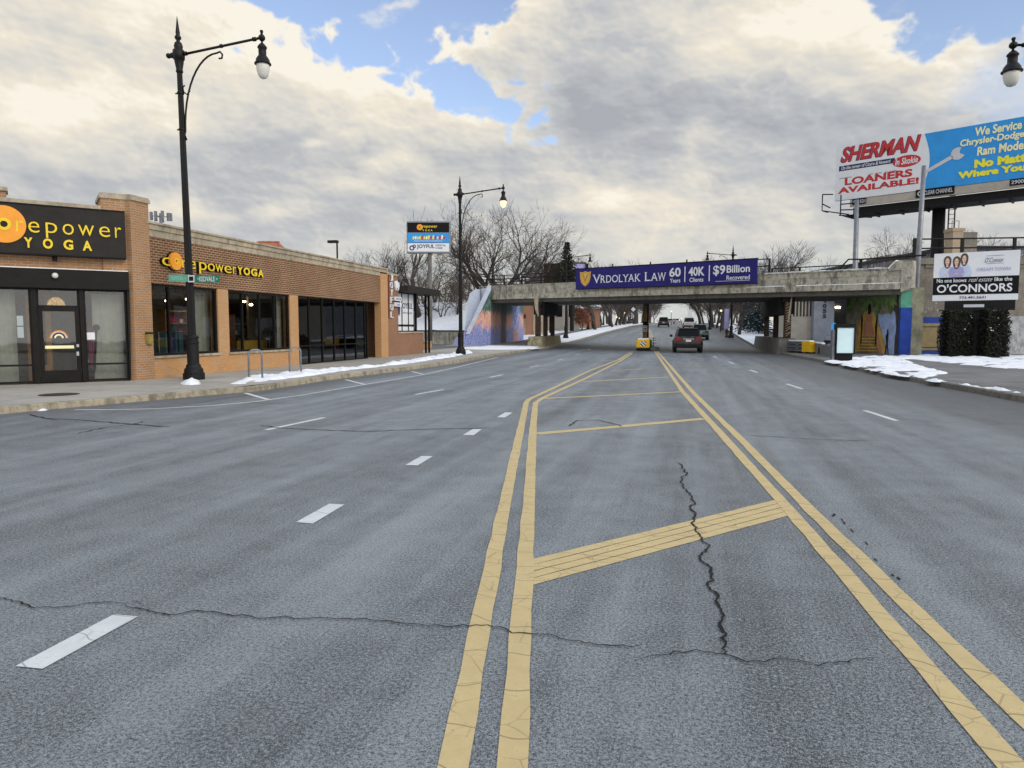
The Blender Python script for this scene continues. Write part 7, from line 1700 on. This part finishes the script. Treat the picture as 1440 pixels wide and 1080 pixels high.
# ------------------------------------------------------------------ cars (local: +Y forward)
def carpaint(name, col):
    m, nt, b = newmat(name); n = noise(nt, coord(nt), 3, 4, .6)
    c = mixc(nt, n.step(.4, .75)*.3, col, (.20, .19, .18)); x, y, z = xyz(nt, coord(nt)); c = mixc(nt, (1-z.step(.25, .75))*.45*n.step(.3, .6), c, (.22, .21, .20)); link(nt, c, b.inputs['Base Color'])
    b.inputs['Roughness'].default_value = .32; b.inputs['Coat Weight'].default_value = .5; b.inputs['Metallic'].default_value = .25; return m
def car(name, lab, cat, col, L=4.7, Wd=1.88, Hh=1.69, kind='suv', grp='cars on the street'):
    t = thing(name, lab, cat, (0, 0, 0), grp); pm = carpaint(name+'_paint', col); hw = Wd/2; zb = .30; belt = 1.02 if kind != 'sedan' else .92
    rear = -L/2; fr_ = L/2
    # body: stations of rounded cross-sections
    st_ = [(rear, .80, .55, .92), (rear+.08, .92, .42, belt-.03), (rear+.35, .985, .33, belt), (rear+1.0, 1, zb, belt), (0, 1, zb, belt), (L*.18, 1, zb, belt), (L*.25, .99, zb, belt-.02), (L*.38, .97, zb, belt-.10), (fr_-.18, .93, .34, belt-.22), (fr_, .80, .45, belt-.34)]
    if kind == 'pickup': st_ = [(rear, .97, .5, belt+.02), (rear+.05, 1, .42, belt+.03)]+[(y, 1, zb+.1, belt+.02) for y in (rear+1.0, -.2, L*.2)]+[(L*.28, .99, zb+.1, belt), (L*.40, .97, zb, belt-.05), (fr_-.15, .95, .36, belt-.12), (fr_, .85, .45, belt-.3)]
    b = M(); ring = []
    for y, ws, z0, z1 in st_:
        w_ = hw*ws; ring.append(len(b.v))
        for x, z in ((-w_*.86, z0), (-w_*.97, z0+.10), (-w_, (z0+z1)/2), (-w_*.97, z1-.10), (-w_*.90, z1), (w_*.90, z1), (w_*.97, z1-.10), (w_, (z0+z1)/2), (w_*.97, z0+.10), (w_*.86, z0)): b.v.append(V((x, y, z)))
    for a, c in zip(ring, ring[1:]):
        for j in range(10): b.f.append((a+j, a+(j+1) % 10, c+(j+1) % 10, c+j)); b.mi.append(0)
    b.f += [tuple(ring[0]+j for j in range(10)), tuple(ring[-1]+j for j in range(9, -1, -1))]; b.mi += [0, 0]
    body = b.build('body', pm, t, True); smooth_by_angle(body, 50)
    # greenhouse
    if kind == 'suv': cy = [(rear+.10, rear+.52), (L*.23, L*.08)]
    elif kind == 'sedan': cy = [(rear+.55, rear+1.25), (L*.22, L*.06)]
    else: cy = [(-.35, -.25), (L*.27, L*.14)]
    (yb0, yt0), (yb1, yt1) = cy; wb, wt_ = hw*.90, hw*.72
    P8 = [V((-wb, yb0, belt)), V((wb, yb0, belt)), V((wb, yb1, belt)), V((-wb, yb1, belt)), V((-wt_, yt0, Hh-.05)), V((wt_, yt0, Hh-.05)), V((wt_, yt1, Hh-.05)), V((-wt_, yt1, Hh-.05))]
    bm = bmesh.new(); vs = [bm.verts.new(p) for p in P8]
    for f in ((4, 5, 6, 7), (0, 1, 5, 4), (1, 2, 6, 5), (2, 3, 7, 6), (3, 0, 4, 7)): bm.faces.new([vs[i] for i in f])
    bmesh.ops.bevel(bm, geom=[e for e in bm.edges if not e.is_boundary], offset=.09, segments=3, affect='EDGES'); b = M(); bm.verts.index_update(); b.add([v.co.copy() for v in bm.verts], [tuple(v.index for v in f.verts) for f in bm.faces]); bm.free()
    cb = b.build('cabin', pm, t, True); smooth_by_angle(cb, 40)
    def win(name, i, j, k, l, m0, m1, n0, n1, out):
        A_, B_, C_, D_ = P8[i], P8[j], P8[k], P8[l]; q = []
        for u1, v1 in ((m0, n0), (m1, n0), (m1, n1), (m0, n1)): q.append((A_+(B_-A_)*u1)*(1-v1)+(D_+(C_-D_)*u1)*v1)
        nn = (q[1]-q[0]).cross(q[3]-q[0]).normalized(); q2 = [p+nn*out for p in q]; bb_ = M(); bb_.add([p-nn*.03 for p in q]+q2, [(4, 5, 6, 7), (0, 1, 5, 4), (1, 2, 6, 5), (2, 3, 7, 6), (3, 0, 4, 7)]); return bb_.build(name, MT['carglass'], t)
    win('rear_window', 0, 1, 5, 4, .07, .93, .10, .86, .012); win('windscreen', 2, 3, 7, 6, .06, .94, .06, .9, .012)
    for s_ in ((1, 2, 6, 5), (3, 0, 4, 7)):
        win('side_window', *s_, .08, .47, .12, .82, .012); win('side_window', *s_, .52, .90, .12, .82, .012)
    wr = .36 if kind != 'sedan' else .33
    for sx in (-1, 1):
        for yw in (rear+.95, fr_-.95):
            b = M(); pr = [(wr-.06, -.11), (wr, -.08), (wr, .08), (wr-.06, .11)]; n = 20; bi = len(b.v)
            for r, x in pr:
                for j in range(n): b.v.append(V((sx*(hw-.10)+x, yw+r*cos(2*pi*j/n), wr+r*sin(2*pi*j/n))))
            b.f += [(bi+i*n+j, bi+i*n+(j+1) % n, bi+i*n+n+(j+1) % n, bi+i*n+n+j) for i in range(3) for j in range(n)]+[tuple(bi+j for j in range(n)), tuple(bi+3*n+j for j in range(n-1, -1, -1))]; b.mi += [0]*(3*n+2)
            wh = b.build('wheel', MT['tyre'], t)
            b = M(); Pw = Plane((sx*(hw+.005), yw, wr), (0, sx, 0)); b.disc(Pw, 0, 0, wr*.62, 0, .012, 18); b.build('rim', MT['rim'], wh)
            b = M(); Pw = Plane((sx*(hw-.03), yw, wr), (0, sx, 0)); 
            for j in range(10): a0, a1 = pi*j/10-.1, pi*(j+1)/10-.1; b.poly(Pw, [((wr+.03)*cos(a0), (wr+.03)*sin(a0)), ((wr+.11)*cos(a0), (wr+.11)*sin(a0)), ((wr+.11)*cos(a1), (wr+.11)*sin(a1)), ((wr+.03)*cos(a1), (wr+.03)*sin(a1))], 0, .045)
            b.build('wheel_arch', MT['trim'], t)
        b = M(); zt = belt-.06; b.bbox((sx*hw*.50, rear-.015, zt-.16), (sx*hw*.90, rear+.22, zt+.06), .03)
        if kind == 'pickup': b = M(); b.bbox((sx*hw*.86, rear-.02, .65), (sx*hw*.99, rear+.1, 1.02), .02)
        b.build('tail_light', MT['tail'], t)
        b = M(); b.bbox((sx*hw*.55, fr_-.16, belt-.42), (sx*hw*.86, fr_-.03, belt-.26), .03); b.build('headlight', MT['chrome'], t)
        b = M(); b.bbox((sx*(hw+.02), L*.17, belt), (sx*(hw+.22), L*.17+.12, belt+.16), .03); b.build('mirror', pm if kind == 'sedan' else MT['trim'], t)
    b = M(); b.bbox((-hw*.90, rear-.05, .36), (hw*.90, rear+.2, .62), .05); b.build('rear_bumper', MT['trim'] if kind != 'sedan' else pm, t)
    b = M(); b.bbox((-hw*.88, fr_-.2, .32), (hw*.88, fr_+.05, .58), .05); b.build('front_bumper', MT['trim'], t)
    b = M(); b.bbox((-.17, rear-.035, .74), (.17, rear+.03, .87), .008); b.build('number_plate', MT['plate'], t)
    b = M(); b.bbox((-.34, rear-.03, .905), (.34, rear+.06, .94), .008); b.build('trim_strip', MT['chrome'], t)
    if kind == 'suv':
        for sx in (-1, 1): b = M(); b.bar((sx*wt_*.88, yt0+.2, Hh-.01), (sx*wt_*.88, yt1-.1, Hh-.01), .022, 6); b.build('roof_rail', MT['trim'], t)
        b = M(); b.bbox((-wt_*.85, yt0-.12, Hh-.10), (wt_*.85, yt0+.1, Hh-.045), .02); b.build('spoiler', pm, t)
    return t
def drive(o, px, py, rz=0, lab=None, dx=0):
    q = ground(px, py); g = math.atan2(G(q.y+3)-G(q.y), 3); o.location = (q.x+dx, q.y, q.z); o.rotation_euler = (g, 0, rz)
    if lab: o['label'] = lab
    return o
c1 = drive(car('suv', 'dark maroon sport utility car driving away, nearest car to the bridge', 'car', (.024, .006, .010)), 966, 496.5, R(2)); c1.location.y += 2.3
c2 = drive(car('suv', 'black sport utility car driving up the slope alone in the inner lane', 'car', (.012, .012, .014), 5.0, 1.98, 1.85), 933, 459.8, R(2))
c3 = drive(car('pickup_truck', 'white pickup truck ahead of the maroon car', 'car', (.55, .56, .58), 5.6, 2.0, 1.9, 'pickup'), 969, 462.3, R(1))
c4 = drive(car('suv', 'grey teal car half hidden behind the maroon one', 'car', (.10, .17, .16), 4.5, 1.82, 1.68), 983.5, 478.3, R(1)); c4.location.y += 2
kinds = [car('sedan', 'white saloon', 'car', (.62, .63, .65), 4.6, 1.8, 1.46, 'sedan'), car('sedan', 'dark saloon', 'car', (.02, .022, .028), 4.7, 1.82, 1.46, 'sedan'), car('sedan', 'red saloon', 'car', (.30, .02, .02), 4.5, 1.8, 1.46, 'sedan')]
FC = [(878, 455.2, 0, pi, 'white car coming down the street left of the middle column'), (887, 455.8, 1, pi, 'dark car coming down beside the white one left of the middle column'), (902, 454.8, 1, pi, 'dark car just left of the yellow rusty column far up'),
      (917, 454.9, 0, 0, 'white car far up the street just right of the rusty column'), (942.5, 455.6, 0, 0, 'white car far up at the verge right of the black car'), (948, 455.4, 2, 0, 'red car far up between two white cars'), (953.5, 455.7, 0, 0, 'white car parked far up nearest the bare trees'),
      (838, 458.8, 1, pi, 'dark car parked on the snowy shrub side verge')]
us = set()
for px, py, k, rz, lab in FC:
    o = kinds[k] if k not in us else copy_tree(kinds[k]); us.add(k); drive(o, px, py, rz, lab); o['group'] = 'small cars far up the street'
